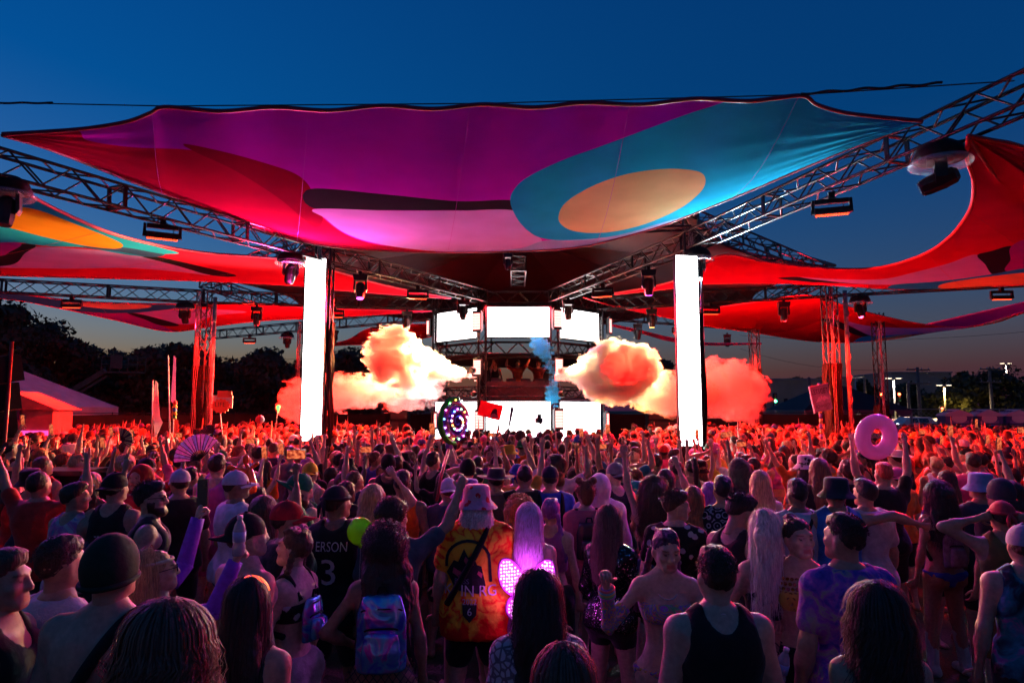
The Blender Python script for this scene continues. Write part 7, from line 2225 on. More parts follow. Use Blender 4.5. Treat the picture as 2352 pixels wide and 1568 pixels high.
for k, q in enumerate(spiral(.03, .165, .4, 13.5, 30)):
    c = ledc[k % 6]
    _m = mat(f"totem led {k % 6}", c, .3, emit=c, es=2.2)
    me = new_mesh("led_bulb", _e.V, _e.F, _m, True) if k < 6 else bpy.data.meshes[f"led_bulb{k % 6}"]
    if k < 6: me.name = f"led_bulb{k}"
    obj("led_bulb", me, disc, loc=(q[0], q[1] - .012, q[2]))

rg = empty("inflatable_ring", Py(2013, 1003, 7.5), 0, "shiny pink inflatable swim ring held above the crowd", "swim ring")
mb = MB(); mb.tube([(.172 * math.cos(a), 0, .172 * math.sin(a)) for a in np.linspace(0, 2 * math.pi, 48, endpoint=False)], .080, 20, closed=True)
ro = mb.build("tube", translucent(vary(mat("pink lilac vinyl", (.72, .34, .66), .16, spec=.7), 2.5, .15), (.8, .4, .7), .3), rg, True, rot=(R(8), 0, R(12)))
MB().lathe([(.012, 0), (.012, .02), (.007, .025)], 10).build("valve", M_COVER, rg, True, loc=(.10, -.07, -.20))

def fan(label, u, v, y, r, a0, a1, cols, n=13, yaw=0.0, name="hand_fan"):
    root = empty(name, Py(u, v, y), yaw, label, "hand fan", "hand fans")
    ri = r * .38
    for k in range(n):
        b0, b1 = a0 + (a1 - a0) * k / n, a0 + (a1 - a0) * (k + 1) / n
        bm_ = (b0 + b1) / 2
        V = []
        for rr_ in (ri, r):
            for b, dy in ((b0, .0), (bm_, -.012), (b1, .0)): V.append((rr_ * math.cos(b), dy * rr_ / r, rr_ * math.sin(b)))
        V += [(x, y_ + .003, zz) for x, y_, zz in V]
        F = [(0, 1, 4, 3), (1, 2, 5, 4), (6, 9, 10, 7), (7, 10, 11, 8), (3, 4, 10, 9), (4, 5, 11, 10), (0, 6, 7, 1), (1, 7, 8, 2), (0, 3, 9, 6), (2, 8, 11, 5)]
        obj("fan_leaf", new_mesh("fan_leaf", V, F, cols[k % len(cols)]), root)
    for k in range(n + 1):
        b = a0 + (a1 - a0) * k / n
        mb = MB(); mb.tube([(0, .004, 0), (r * 1.0 * math.cos(b), -.004, r * 1.0 * math.sin(b))], [.006, .0035], 5); mb.build("rib", M_PLASTIC, root, True)
    MB().lathe([(.012, -.01), (.012, .012)], 8, Matrix.Rotation(R(90), 3, 'X')).build("pivot", M_PLASTIC, root, True)
FANP = vary(mat("pink iridescent fan cloth", (.62, .34, .62), .35), 30, .5); FANB = vary(mat("blue pink fan cloth", (.40, .36, .68), .35), 30, .5)
translucent(FANP, (.7, .35, .68)); translucent(FANB, (.45, .38, .75))
FANY = mat("pale yellow fan cloth", (.50, .48, .22), .6); FANK = mat("dark fan cloth", (.05, .02, .04), .6); FANR = vary(mat("red fan cloth", (.45, .06, .04), .6), 20, .4)
fan("large open fan with pink iridescent leaves and dark ribs", 459, 1056, 7.4, .275, R(186), R(48), [FANP, FANB, FANP], 13)
fan("small pale yellow and dark striped fan", 277, 1010, 9.6, .17, R(100), R(-38), [FANY, FANY, FANK], 11)
fan("red fan waving behind the big pink one", 486, 1008, 9.5, .20, R(150), R(78), [FANR], 8)
fan("pale fan seen through the inflatable ring", 2010, 1012, 8.8, .10, R(150), R(30), [mat("cream fan cloth", (.55, .45, .40), .6)], 8)

bb = empty("beach_ball", Py(597, 963, 13.5), 0, "small red and white beach ball above the crowd left of the light column", "beach ball")
for k in range(6):
    V, F = [], []
    for i in range(9):
        a = math.pi * i / 8
        for j in range(4):
            b = 2 * math.pi * (k + j / 3) / 6
            V.append((.085 * math.sin(a) * math.cos(b), .085 * math.sin(a) * math.sin(b), .085 * math.cos(a)))
    for i in range(8):
        for j in range(3): F.append((i * 4 + j, i * 4 + j + 1, i * 4 + j + 5, i * 4 + j + 4))
    obj("ball_panel", new_mesh("ball_panel", V, F, mat("ball white", (.6, .55, .55), .3) if k % 3 == 2 else mat("ball red", (.5, .03, .03), .3), True), bb)

# ------------------------------------------------------------------ flags, signs and totems on poles
def pole_thing(name, label, cat, base, top, r=.015, mtl=None, group=None):
    root = empty(name, base, 0, label, cat, group)
    mb = MB(); mb.tube([Vector(), Vector(top) - Vector(base)], r, 8); mb.build("pole", mtl or mat("white pole", (.5, .48, .5), .4), root, True)
    return root
def cloth_strip(name, root, outline, mtl, wave=.05):
    """Flag panel: outline in local x, z, rippled along y with thickness."""
    V, F = subdiv_poly(outline, 5)
    out = [(x, wave * math.sin(zz * 4 + x * 9), zz) for x, zz, _ in V]
    n = len(out)
    return obj(name, new_mesh(name, out + [(x, y + .006, zz) for x, y, zz in out], F + [tuple(i + n for i in reversed(f)) for f in F], mtl, True), root)
FLAGM = pattern("white and blue flag print", 'blotch', [(.10, .14, .40), (.50, .48, .58), (.55, .52, .60), (.05, .05, .08)], 2.2)
D_ = 15.0
translucent(FLAGM, (.45, .42, .55), .4)
b, t = Py(348, 1040, D_), Py(351, 873, D_)
fl = pole_thing("feather_flag", "white and blue feather flag leaning at the left", "flag", b, t)
H_ = (t - b).z
cloth_strip("banner", fl, [(0, H_), (.05, H_ - .06), (.12, H_ - .5), (.17, H_ - .8), (.235, H_ - .92), (.13, H_ - 1.12), (.02, H_ - 1.25), (0, H_ - 1.0)], FLAGM)
b, t = Py(391, 1040, D_), Py(386, 816, D_)
fl = pole_thing("feather_flag", "tall narrow pink-lit feather flag", "flag", b, t); H_ = (t - b).z
cloth_strip("banner", fl, [(-.04, H_), (.01, H_ - .05), (.03, H_ - .5), (.07, H_ - 1.0), (.06, H_ - 1.1), (-.03, H_ - 1.0)], vary(mat("glowing pink flag cloth", (.60, .25, .36), .6, emit=(1, .12, .25), es=.06), 3, .3), .02)  # pink light put into the cloth as a faint emission
pn = pole_thing("fringed_totem", "small multicoloured fringed totem beside the pink flag", "totem", Py(397, 1030, 14.5), Py(399, 935, 14.5), .012)
for k, c in enumerate([(.55, .03, .03), (.6, .4, .04), (.03, .2, .5), (.5, .4, .03), (.1, .4, .1)]):
    mb = MB(); z_ = (Py(399, 935, 14.5) - Py(397, 1030, 14.5)).z + .12 - .075 * k
    mb.lathe([(.035, z_ - .06), (.05 + .01 * (k % 2), z_ - .05), (.035, z_), (.03, z_ + .02)], 10); mb.build("fringe", mat(f"fringe {k}", c, .8), pn)
sg = pole_thing("burst_sign", "red starburst sign reading life in front of white boards", "sign", Py(512, 1010, 16), Py(506, 950, 16), .014)
zc = (Py(507, 932, 16) - Py(512, 1010, 16));
MB().box(zc + Vector((.02, .06, .10)), (.46, .015, .30)).build("back_board", mat("white board", (.50, .40, .44), .7), sg)
MB().box(zc + Vector((.06, .05, .28)), (.34, .015, .16)).build("red_board", mat("red board", (.45, .02, .02), .6), sg)
P = []
for k in range(28): a = 2 * math.pi * k / 28; r_ = (.24 if k % 2 else .19); P.append((r_ * math.cos(a), .75 * r_ * math.sin(a)))
mb = MB(); mb.prism(P, .02, c=zc); mb.build("burst", mat("red burst card", (.55, .03, .02), .6), sg)
V, F = text_mesh("LIFE", .15); obj("lettering", new_mesh("lettering", [(x, -.014, y) for x, y, _ in V], F, M_INK_K), sg, loc=zc + Vector((-.01, 0, .03)))
_m = mat("red picture card", (.70, .03, .05), .6)
translucent(_m, (.85, .04, .06))
b, t = Py(1140, 1030, 13.5), Py(1128, 950, 13.5)
pb = pole_thing("picture_board", "red picture board on a pole tilted before the lower screen", "sign", b, t, .012)
c = Py(1126, 942, 13.5) - b
M_ = Matrix.Rotation(R(14), 3, 'Y')
MB().box(c, (.46, .004, .30), M_).build("board", mat("red picture card", (.70, .03, .05), .6, trans=.0), pb)
mb = MB(); mb.prism([(.02, -.11), (.04, .0), (.07, .05), (.10, .06), (.13, .04), (.14, -.02), (.19, -.11)], .006, M_, c + Vector((0, -.014, 0))); mb.build("printed_shape", mat("maroon print", (.10, .01, .02), .7), pb)
mb = MB(); mb.prism([(.02, -.11), (.05, -.06), (.10, -.04), (.17, -.07), (.19, -.11)], .005, M_, c + Vector((0, -.02, 0))); mb.build("printed_shape", M_INK_R, pb)
b, t = Py(1888, 1020, 14), Py(1883, 880, 14)
ss = empty("painted_sign", b, 0, "cardboard sign reading lets get schwifty on a striped pole", "sign")
Hs = (t - b).z
for k in range(12):
    MB().lathe([(.032, Hs * k / 12), (.032, Hs * (k + 1) / 12)], 10).build("pole_ring", mat("pole violet", (.20, .08, .42), .5) if k % 2 else mat("pole yellow", (.5, .4, .12), .5), ss, True)
c = Py(1886, 914, 13.93) - b
M_ = Matrix.Rotation(R(-10), 3, 'Y') @ Matrix.Rotation(R(18), 3, 'Z')
MB().box(c, (.46, .02, .52), M_).build("board", vary(mat("grey card", (.28, .25, .30), .8), 6, .4), ss)
mb = MB()
for a, b_, w_, h_ in ((-.24, 0, .02, .54), (0, .265, .48, .02)): mb.box(c + M_ @ Vector((a, -.005, b_)), (w_, .035, h_), M_)
mb.build("edge_tape", mat("pink tape", (.60, .28, .42), .5), ss)
for txt, sz, px_, pz_ in (("LETS", .125, -.115, .14), ("GET", .14, .105, .135), ("SCHWIFTY", .088, .0, -.16)):
    V, F = text_mesh(txt, sz); V = V * (.82 if txt != "SCHWIFTY" else .9, 1.1, 1)
    obj("lettering", new_mesh("lettering", [tuple(M_ @ Vector((x + px_, -.014, y + pz_))) for x, y, _ in V], F, M_INK_K), ss, loc=c)
mb = MB(); mb.prism([(-.16, -.07), (-.05, .04), (-.02, -.01), (.0, .06), (.03, -.01), (.08, .04), (.19, -.04), (.1, -.03), (.06, -.07), (.0, -.02), (-.05, -.06)], .006, M_, c + M_ @ Vector((0, -.013, 0))); mb.build("painted_spark", mat("pale lilac paint", (.55, .42, .55), .6), ss)
bt = pole_thing("bead_totem", "thin beaded pole with a green glowing top", "totem", Py(632, 990, 17), Py(639, 935, 17), .006)
v_ = Py(639, 935, 17) - Py(632, 990, 17)
for k in range(9): MB().lathe([(.0, -.012), (.012, 0), (.0, .012)], 8, c=v_ * (k / 9)).build("bead", M_INK_W, bt, True)
f = Field((-.15, -.1, -.15), (.15, .1, .15), .014); f.ell((0, 0, .0), (.055, .04, .06), .02); f.cone((0, 0, -.05), (.01, 0, -.1), .03, .02, .02)
V, Q = f.mesh(); obj("bulb", new_mesh("bulb", V, Q, mat("green bulb", (.1, .5, .15), .3, emit=(.1, 1, .2), es=.25), True), bt, loc=v_)
st = pole_thing("folded_fan", "closed black fan held up straight before the centre screen", "hand fan", Py(1163, 1015, 9.5), Py(1176, 940, 9.5), .010, M_PLASTIC, "hand fans")
mb = MB(); mb.tube([Vector(), Py(1177, 935, 9.5) - Py(1169, 980, 9.5)], [.012, .026], 6); mb.build("closed_leaf", FANK, st, loc=Py(1169, 980, 9.5) - Py(1163, 1015, 9.5))
cmr = empty("gimbal_camera", Py(1238, 975, 9.5), R(15), "small camera on a gimbal held before the centre screen", "camera")
MB().box((0, 0, .06), (.10, .06, .07)).build("camera_body", M_PLASTIC, cmr); MB().lathe([(.025, 0), (.025, .05)], 12, Matrix.Rotation(R(-90), 3, 'X'), (0, .03, .06)).build("camera_lens", M_LENS, cmr)
mb = MB(); mb.tube([(0, 0, .03), (.06, 0, .0), (.06, 0, -.08), (0, 0, -.11), (0, 0, -.26)], .012, 6); mb.build("gimbal_arm", M_PLASTIC, cmr, True)
MB().box((0, -.01, .12), (.05, .05, .05)).build("viewfinder", M_PLASTIC, cmr)

# ------------------------------------------------------------------ drinks counter at the left
ct = empty("drinks_counter", (-7.4, 9.1, 0), 0, "black raised bar rail with cans at the left edge", "counter")
MB().box((0, 0, .78), (3.8, .5, 1.56)).build("front_panel", M_BLACK, ct); MB().box((0, -.02, 1.6), (3.9, .62, .06)).build("worktop", vary(mat("dark counter top", (.05, .03, .03), .3), 12, .4), ct)
for k in range(5): MB().box((-1.6 + .8 * k, -.262, .78), (.05, .02, 1.5)).build("panel_batten", M_PLASTIC, ct)
for k, (xx, yy, c, lab) in enumerate(((-6.35, 8.95, (.5, .1, .2), "slim pink can standing on the bar rail"), (-6.15, 9.0, (.45, .04, .03), "slim red can at the end of the bar rail"), (-6.75, 8.98, (.3, .3, .35), "silver can on the bar rail near the edge"), (-7.0, 8.92, (.6, .55, .6), "white paper cup on the bar rail"))):
    r = empty("drink_can" if "can" in lab else "paper_cup", (xx, yy, 1.633), 0, lab, "can" if "can" in lab else "cup", "drinks on the bar rail")
    mb = MB(); mb.lathe([(.022, 0), (.027, .008), (.027, .135), (.022, .15), (.020, .152)] if "can" in lab else [(.03, 0), (.04, .11), (.041, .115)], 16); mb.build("shell", mat(f"can paint {k}", c, .3, .4), r, True)
    MB().lathe([(.019, .152), (.019, .154)], 12).build("lid", mat("silver", (.7, .7, .72), .2, 1.0), r, True)
# ------------------------------------------------------------------ loudspeakers
M_GRILLE = vary(mat("speaker grille", (.02, .02, .022), .7), 90, .5, .4)
def speaker_box(root, c, size, M=None):
    MB().box(c, size, M).build("cabinet", M_BLACK, root)
    MM = M or Matrix.Identity(3)
    MB().box(Vector(c) + MM @ Vector((0, -size[1] / 2 - .008, 0)), (size[0] * .92, .016, size[2] * .9), M).build("grille", M_GRILLE, root)
sp = empty("line_array", (-8.55, 11.2, 0), R(-30), "tall black speaker array at the left edge with red rim light", "loudspeaker")
for k in range(7):
    M = Matrix.Rotation(R(-2 + 2.2 * k), 3, 'X')
    speaker_box(sp, (.0 - .012 * (6 - k) ** 2, 0, .35 + .45 * k), (.95, .5, .43), M)
mb = MB(); mb.tube([(.50, .05, .1), (.50, .05, 3.5)], .03, 8); mb.build("rim_light_rail", mat("red rail", (.25, .03, .02), .4, .3), sp, True)  # red rim light on the array put into this rail's colour
for k, (x_, y_, lab) in enumerate(((-10.3, 20.6, "red-lit speaker cabinet beside the left tower"), )):
    r = empty("speaker_cabinet", (x_, y_, 0), R(5), lab, "loudspeaker", "speaker cabinets"); speaker_box(r, (0, 0, .5), (.5, .5, 1.0)); speaker_box(r, (0, 0, 1.55), (.42, .42, 1.1)); speaker_box(r, (0, 0, 2.3), (.34, .34, .38))
for k, (u, lab) in enumerate(((1505, "double black speaker stack right of the stage"), (1542, "speaker stack nearer the right light column"), (920, "speaker stack behind the smoke left of the stage"))):
    q = Py(u, 940, 29.5)
    r = empty("speaker_stack", (q.x, q.y, 0), 0, lab, "loudspeaker", "speaker stacks")
    for j in range(3): speaker_box(r, (0, 0, .48 + .98 * j), (.75, .7, .95))

# ------------------------------------------------------------------ tents, kiosk, fences
M_TENT = vary(mat("white tent vinyl", (.45, .42, .46), .6), 1.2, .2)
tn = empty("event_tent", (-29.4, 33, 0), 0, "big white hip-roofed tent glowing red at the left", "tent")
x0, x1, y0, y1, ze, zr = -11, 7.6, -3.2, 5.0, 2.55, 5.7
rx0, rx1, ry = -4.5, 1.4, .9
def panel_strip(name, a, b, c, d, n, mtl, root):
    """Quad a-b-c-d cut into n cloth panels with a slight sag."""
    a, b, c, d = map(Vector, (a, b, c, d))
    for k in range(n):
        V, F = [], []
        for j in range(7):
            t = j / 6
            for i in range(5):
                s_ = (k + i / 4) / n
                p = a.lerp(b, s_).lerp(d.lerp(c, s_), t)
                p.z -= .10 * math.sin(math.pi * i / 4) * (.4 + .6 * math.sin(math.pi * t)) * (1 if name == "roof_panel" else 0)
                if name == "wall_panel": p.y += .06 * math.sin(math.pi * i / 4)
                V.append(p)
        for j in range(6):
            for i in range(4): q = j * 5 + i; F.append((q, q + 1, q + 6, q + 5))
        obj(name, new_mesh(name, V, F, mtl, True), root)
panel_strip("roof_panel", (x0, y0, ze), (x1, y0, ze), (rx1, ry, zr), (rx0, ry, zr), 6, M_TENT, tn)
panel_strip("roof_panel", (x1, y0, ze), (x1, y1, ze), (rx1, ry, zr), (rx1, ry, zr), 3, M_TENT, tn)
panel_strip("roof_panel", (x1, y1, ze), (x0, y1, ze), (rx0, ry, zr), (rx1, ry, zr), 6, M_TENT, tn)
panel_strip("wall_panel", (x0, y0, 0), (x1, y0, 0), (x1, y0, ze), (x0, y0, ze), 6, M_TENT, tn)
panel_strip("wall_panel", (x1, y0, 0), (x1, y1, 0), (x1, y1, ze), (x1, y0, ze), 3, M_TENT, tn)
for i in range(7): MB().tube([(x0 + (x1 - x0) * i / 6, y0 - .03, 0), (x0 + (x1 - x0) * i / 6, y0 - .03, ze)], .05, 6).build("pole", M_TRUSS, tn)
for xx in (3.0, 5.6):
    MB().box((xx, y0 - .12, 1.95), (1.1, .1, .7)).build("cooling_unit", mat("grey unit", (.35, .33, .35), .5), tn); MB().box((xx, y0 - .18, 2.16), (.8, .03, .12)).build("vent", M_BLACK, tn)
ks = empty("bar_kiosk", (-14.9, 20.5, 0), R(8), "red-lit bar kiosk with a blue glowing sign at the left", "kiosk")
M_KIOSK = vary(mat("kiosk wall", (.40, .16, .14), .6), 3, .3)
MB().box((0, .6, 1.2), (2.2, 1.2, 2.4)).build("wall", M_KIOSK, ks)
mb = MB(); mb.prism([(-1.3, 2.4), (1.3, 2.4), (.0, 2.95)], 1.5, c=(0, .6, 0)); mb.build("roof", M_KIOSK, ks)
MB().box((-.15, -.06, 2.35), (.75, .08, .5)).build("sign_box", mat("dark violet sign", (.06, .02, .14), .5), ks)
mb = MB(); mb.tube([(-.35 + .02 * math.cos(a * 2), -.12, 2.35 + .13 * math.sin(a)) for a in np.linspace(0, 6.2, 14)], .018, 5); mb.tube([(-.3, -.12, 2.45), (-.2, -.12, 2.52), (-.15, -.12, 2.42), (-.28, -.12, 2.32)], .018, 5)
mb.build("neon_tube", mat("blue neon", (.1, .3, 1), .3, emit=(.05, .35, 1), es=1.6), ks)
mb = MB()
for a in ((.35, -.03, 1.75, 1.3, .06, .07), (.35, -.03, .95, 1.3, .06, .07)): mb.box(a[:3], a[3:])
for a in ((-.27, -.03, 1.35, .07, .06, .85), (.97, -.03, 1.35, .07, .06, .85), (.35, -.03, 1.35, .05, .06, .8)): mb.box(a[:3], a[3:])
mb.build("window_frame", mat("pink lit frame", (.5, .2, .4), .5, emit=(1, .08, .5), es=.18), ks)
MB().box((.35, .0, 1.35), (1.2, .03, .78)).build("window_pane", mat("dark window", (.05, .02, .05), .15), ks)
MB().box((.35, -.3, .9), (1.5, .5, .05)).build("serving_shelf", M_BLACK, ks)

def scrim_fence(label, pts, h=2.1, mtl=M_DRAPE, step=2.4):
    root = empty("scrim_fence", (*pts[0], 0), 0, label, "fence", "black scrim fences")
    o0 = Vector((*pts[0], 0))
    for (a, b) in zip(pts[:-1], pts[1:]):
        a, b = Vector((*a, 0)), Vector((*b, 0)); n = max(1, int((b - a).length / step))
        for k in range(n):
            p, q = a.lerp(b, k / n) - o0, a.lerp(b, (k + 1) / n) - o0
            V, F = [], []
            for j in range(5):
                for i in range(9):
                    s_ = i / 8; v = p.lerp(q, s_); v.z = .05 + (h - .05 - .04 * math.sin(math.pi * s_)) * j / 4; v.y += .03 * math.sin(s_ * 19 + k * 2 + j * .6); V.append(v)
            for j in range(4):
                for i in range(8): c = j * 9 + i; F.append((c, c + 1, c + 10, c + 9))
            obj("scrim_panel", new_mesh("scrim_panel", V, F, mtl, True), root)
            MB().tube([p + Vector((0, .05, 0)), p + Vector((0, .05, h + .1))], .025, 6).build("post", M_TRUSS, root)
        MB().tube([a - o0 + Vector((0, .05, h + .05)), b - o0 + Vector((0, .05, h + .05))], .02, 6).build("rail", M_TRUSS, root)
scrim_fence("black fabric fence along the far left behind the flags", [(-20, 29), (-12, 36.5), (-4.5, 39)], 2.2)
scrim_fence("black fabric fence behind the smoke at the right", [(5.5, 39), (13, 36), (18.5, 33.5)], 2.2)
scrim_fence("low black fabric fence in front of the porta potties", [(17.5, 29.5), (21, 29), (34, 27.5)], 1.75)
cf = empty("chain_link_fence", (20, 44, 0), 0, "galvanised chain-link fence along the road at the right", "fence")
M_GALV = mat("galvanised steel", (.30, .30, .33), .4, .8)
for k in range(12): MB().tube([(k * 2.6, -.3 * k, 0), (k * 2.6, -.3 * k, 2.5)], .035, 6).build("post", M_GALV, cf)
for zz in (2.45, .1): MB().tube([(0, 0, zz), (28.6, -3.3, zz)], .025, 6).build("rail", M_GALV, cf)
mb = MB()
for k in range(-8, 96):
    for s_ in (1, -1):
        x_ = k * .3; xa, xb = (x_, x_ + 2.35) if s_ == 1 else (x_ + 2.35, x_)
        if min(xa, xb) < 0 or max(xa, xb) > 28.6: continue
        mb.tube([(xa, -.3 * xa / 2.6, .1), (xb, -.3 * xb / 2.6, 2.45)], .006, 3, False)
tag(mb.build("wire_mesh", M_GALV, cf), kind="stuff")
M_POT = vary(mat("purple blue plastic", (.06, .05, .20), .45), 4, .25); M_POTR = mat("pale roof plastic", (.40, .36, .46), .5)
for k in range(4):
    q = Py(2192 + 68 * k, 955, 33.5)
    r = empty("porta_potty", (q.x, q.y, 0), R(-14), ["purple portable toilet nearest the chain-link fence", "second purple portable toilet in the row", "third purple portable toilet, partly behind a raised hand", "last purple portable toilet at the right edge"][k], "portable toilet", "portable toilets")
    MB().box((0, 0, 1.05), (1.15, 1.15, 2.1)).build("cabin", M_POT, r)
    mb = MB(); mb.prism([(-.62, 2.1), (.62, 2.1), (.56, 2.2), (.0, 2.42), (-.56, 2.2)], 1.3); mb.build("roof", M_POTR, r)
    for j in range(4): MB().box((0, -.45 + .3 * j, 2.33), (.7, .05, .06)).build("roof_rib", M_POT, r)
    MB().box((0, -.59, 1.0), (.8, .04, 1.8)).build("door", mat("lilac door", (.16, .12, .32), .5), r)
    MB().lathe([(.22, 0), (.22, .02)], 16, Matrix.Rotation(R(90), 3, 'X') @ Matrix.Diagonal((1.5, 1, 1)), (0, -.60, 2.0)).build("oval_sign", mat("white oval", (.5, .42, .5), .5), r)
bt = empty("black_marquee", (19.2, 41, 0), 0, "low black peaked marquee behind the schwifty sign", "tent")
mb = MB(); mb.add([(-3, -3, 2.4), (3, -3, 2.4), (3, 3, 2.4), (-3, 3, 2.4), (0, 0, 4.1)], [(0, 1, 4), (1, 2, 4), (2, 3, 4), (3, 0, 4)]); mb.build("roof", M_DRAPE, bt)
for k in range(6):
    P = [(-3 + k, 2.4), (-2 + k, 2.4), (-2.15 + k, 2.12), (-2.5 + k, 2.02), (-2.85 + k, 2.12)]
    mb = MB(); mb.prism(P, .02, c=(0, -3.02, 0)); mb.build("valance_scallop", mat("grey valance", (.07, .06, .08), .7), bt)
for sx in (-1, 1):
    for sy in (-1, 1): MB().tube([(sx * 2.95, sy * 2.95, 0), (sx * 2.95, sy * 2.95, 2.4)], .04, 6).build("pole", M_GALV, bt)

# ------------------------------------------------------------------ boom lift behind the tent
bl = empty("boom_lift", (-32, 46, 0), 0, "green boom lift raised above the white tent", "boom lift")
M_BOOM = vary(mat("dull green boom", (.03, .08, .05), .6), 3, .3)
A, Bq = Vector((-1.5, 0, 1.2)), Vector((4.6, 0, 5.0))
d = (Bq - A).normalized(); M = align(d)
MB().box((A + Bq) / 2, (.32, .36, (Bq - A).length), M).build("boom_arm", M_BOOM, bl)
MB().box((A + Bq) / 2 + Vector((.35, -.1, -.25)), (.12, .12, (Bq - A).length * .95), M).build("boom_strut", M_BOOM, bl)
MB().box((-1.6, 0, .7), (2.4, 1.8, 1.0)).build("chassis", M_BOOM, bl)
for sx in (-1, 1):
    for sy in (-1, 1): MB().lathe([(.45, -.15), (.45, .15)], 14, Matrix.Rotation(R(90), 3, 'X'), (-1.6 + sx * .9, sy * .95, .45)).build("wheel", M_BLACK, bl, True)
c0 = Bq + Vector((1.2, 0, .0))
MB().box(c0 + Vector((0, 0, -.1)), (2.4, 1.0, .1)).build("basket_floor", M_BOOM, bl)
for zz in (.45, .95):
    for sy in (-.5, .5): MB().tube([c0 + Vector((-1.2, sy, zz)), c0 + Vector((1.2, sy, zz))], .03, 6).build("basket_rail", M_BOOM, bl)
for sx in (-1.2, 0, 1.2):
    for sy in (-.5, .5): MB().tube([c0 + Vector((sx, sy, -.1)), c0 + Vector((sx, sy, .95))], .03, 6).build("basket_post", M_BOOM, bl)
MB().box(c0 + Vector((-.2, -.52, .6)), (.8, .1, .9)).build("control_box", M_BOOM, bl)

# ------------------------------------------------------------------ trees
M_LEAF = mat("night foliage", (.035, .045, .018), .7)
N, L, B = nodes_of(M_LEAF)
_a = N.new("ShaderNodeAttribute"); _a.attribute_name = "tint"; L.new(_a.outputs["Color"], B.inputs["Base Color"])
M_BARK = vary(mat("bark", (.06, .045, .03), .9), 8, .4)
def tree(label, u, vtop, D, wpx, n=2600, seed=1, leaf=.22, light=1.0, group="trees around the field"):
    r = np.random.default_rng(seed)
    a, b = ray(u, vtop)
    H = CAM_H + b * D; W = wpx / 1568 * D
    root = empty("tree", (a * D, D, 0), 0, label, "tree", group)
    cl_n = 22
    cs = []
    for k in range(cl_n):
        t = r.uniform(.28, .92); ww = W / 2 * math.sin(math.pi * min(.95, .25 + t * .72)) * r.uniform(.2, 1.0); an = r.uniform(0, 6.28)
        cs.append((ww * math.cos(an), ww * math.sin(an) * .8, H * t, r.uniform(.13, .24) * W))
    cs.append((0, 0, H * .9, .16 * W)); cs.append((r.uniform(-.1, .1) * W, 0, H * .75, .25 * W))
    mb = MB()
    mb.tube([(0, 0, 0), (.02 * H * r.uniform(-1, 1), 0, H * .35), (.04 * H * r.uniform(-1, 1), 0, H * .7)], [.035 * W + .1, .025 * W + .05, .04], 8)
    for c in cs[::2]: mb.tube([(0, 0, H * .35), (c[0] * .5, c[1] * .5, c[2] * .75), c[:3]], [.02 * W + .03, .015 * W, .02], 6)
    mb.build("trunk", M_BARK, root, True)
    V, F, C = [], [], []
    per = n // len(cs)
    for c in cs:
        d = r.normal(0, 1, (per, 3)); d /= np.linalg.norm(d, axis=1)[:, None]
        p = np.array(c[:3]) + d * (c[3] * r.uniform(.55, 1.12, (per, 1)) ** .7) * (1, 1, .8)
        t1 = r.normal(0, 1, (per, 3)); t1 /= np.linalg.norm(t1, axis=1)[:, None]
        t2 = np.cross(t1, d); t2 /= np.maximum(np.linalg.norm(t2, axis=1), 1e-6)[:, None]
        s_ = leaf * r.uniform(.6, 1.5, (per, 1))
        q = np.stack([p - t1 * s_, p + t2 * s_ * .6, p + t1 * s_, p - t2 * s_ * .6], 1).reshape(-1, 3)
        V.append(q)
        tone = light * r.uniform(.55, 1.35, (per, 1)) * np.array((.030, .042, .015)) * r.uniform(.8, 1.25)
        C.append(np.repeat(tone, 4, 0))
    V = np.concatenate(V); V[:, 2] = np.maximum(V[:, 2], .3)
    F = np.arange(len(V)).reshape(-1, 4)
    me = tint_mesh("crown", V, F, np.concatenate(C), M_LEAF)
    obj("crown", me, root)
LT = [(-60, 690, 44, 190, "tall tree cut by the left edge"), (28, 697, 46, 150, "tallest tree at the far left with sky gaps"), (112, 742, 50, 150, "broad dark tree behind the speaker array"), (200, 792, 54, 130, "round tree left of the boom lift"), (268, 806, 56, 120, "tree right behind the boom lift basket"),
      (335, 800, 52, 130, "brownish round tree behind the feather flag"), (410, 788, 54, 120, "tree left of the thin dark tower"), (470, 805, 58, 110, "tree behind the red-lit left tower"), (545, 835, 60, 130, "low tree right of the red-lit left tower"), (618, 812, 56, 140, "bushy tree just left of the light column"),
      (690, 830, 60, 110, "tree hidden mostly by the left light column"), (790, 812, 60, 130, "tree right of the left light column behind the smoke"), (850, 832, 64, 110, "smaller tree behind the left smoke cloud"), (930, 850, 66, 100, "low tree between the smoke and the stage")]
for k, (u, v, D, w, lab) in enumerate(LT): tree(lab, u, v, D, w * 1.5, 6500, 30 + k, .19, .9, "trees along the left")
RT = [(1520, 828, 66, 70, "small tree left of the right light column"), (1640, 832, 80, 80, "tree behind the orange smoke"), (1770, 880, 130, 80, "distant tree left of the schwifty sign"), (1830, 866, 135, 90, "distant tree over the low building"), (1895, 862, 140, 80, "distant tree behind the schwifty sign"), (1985, 872, 120, 70, "distant tree right of the red-lit tower"),
      (2075, 885, 110, 110, "dark tree in front of the beige building"), (2130, 905, 100, 80, "bushy tree by the utility poles"), (2215, 862, 95, 140, "large spreading tree at the right"), (2290, 850, 95, 150, "largest dark tree near the right edge"), (2370, 875, 95, 120, "tree at the right picture edge")]
for k, (u, v, D, w, lab) in enumerate(RT): tree(lab, u, v, D, w, 2600, 60 + k, .30, .8, "trees along the right")

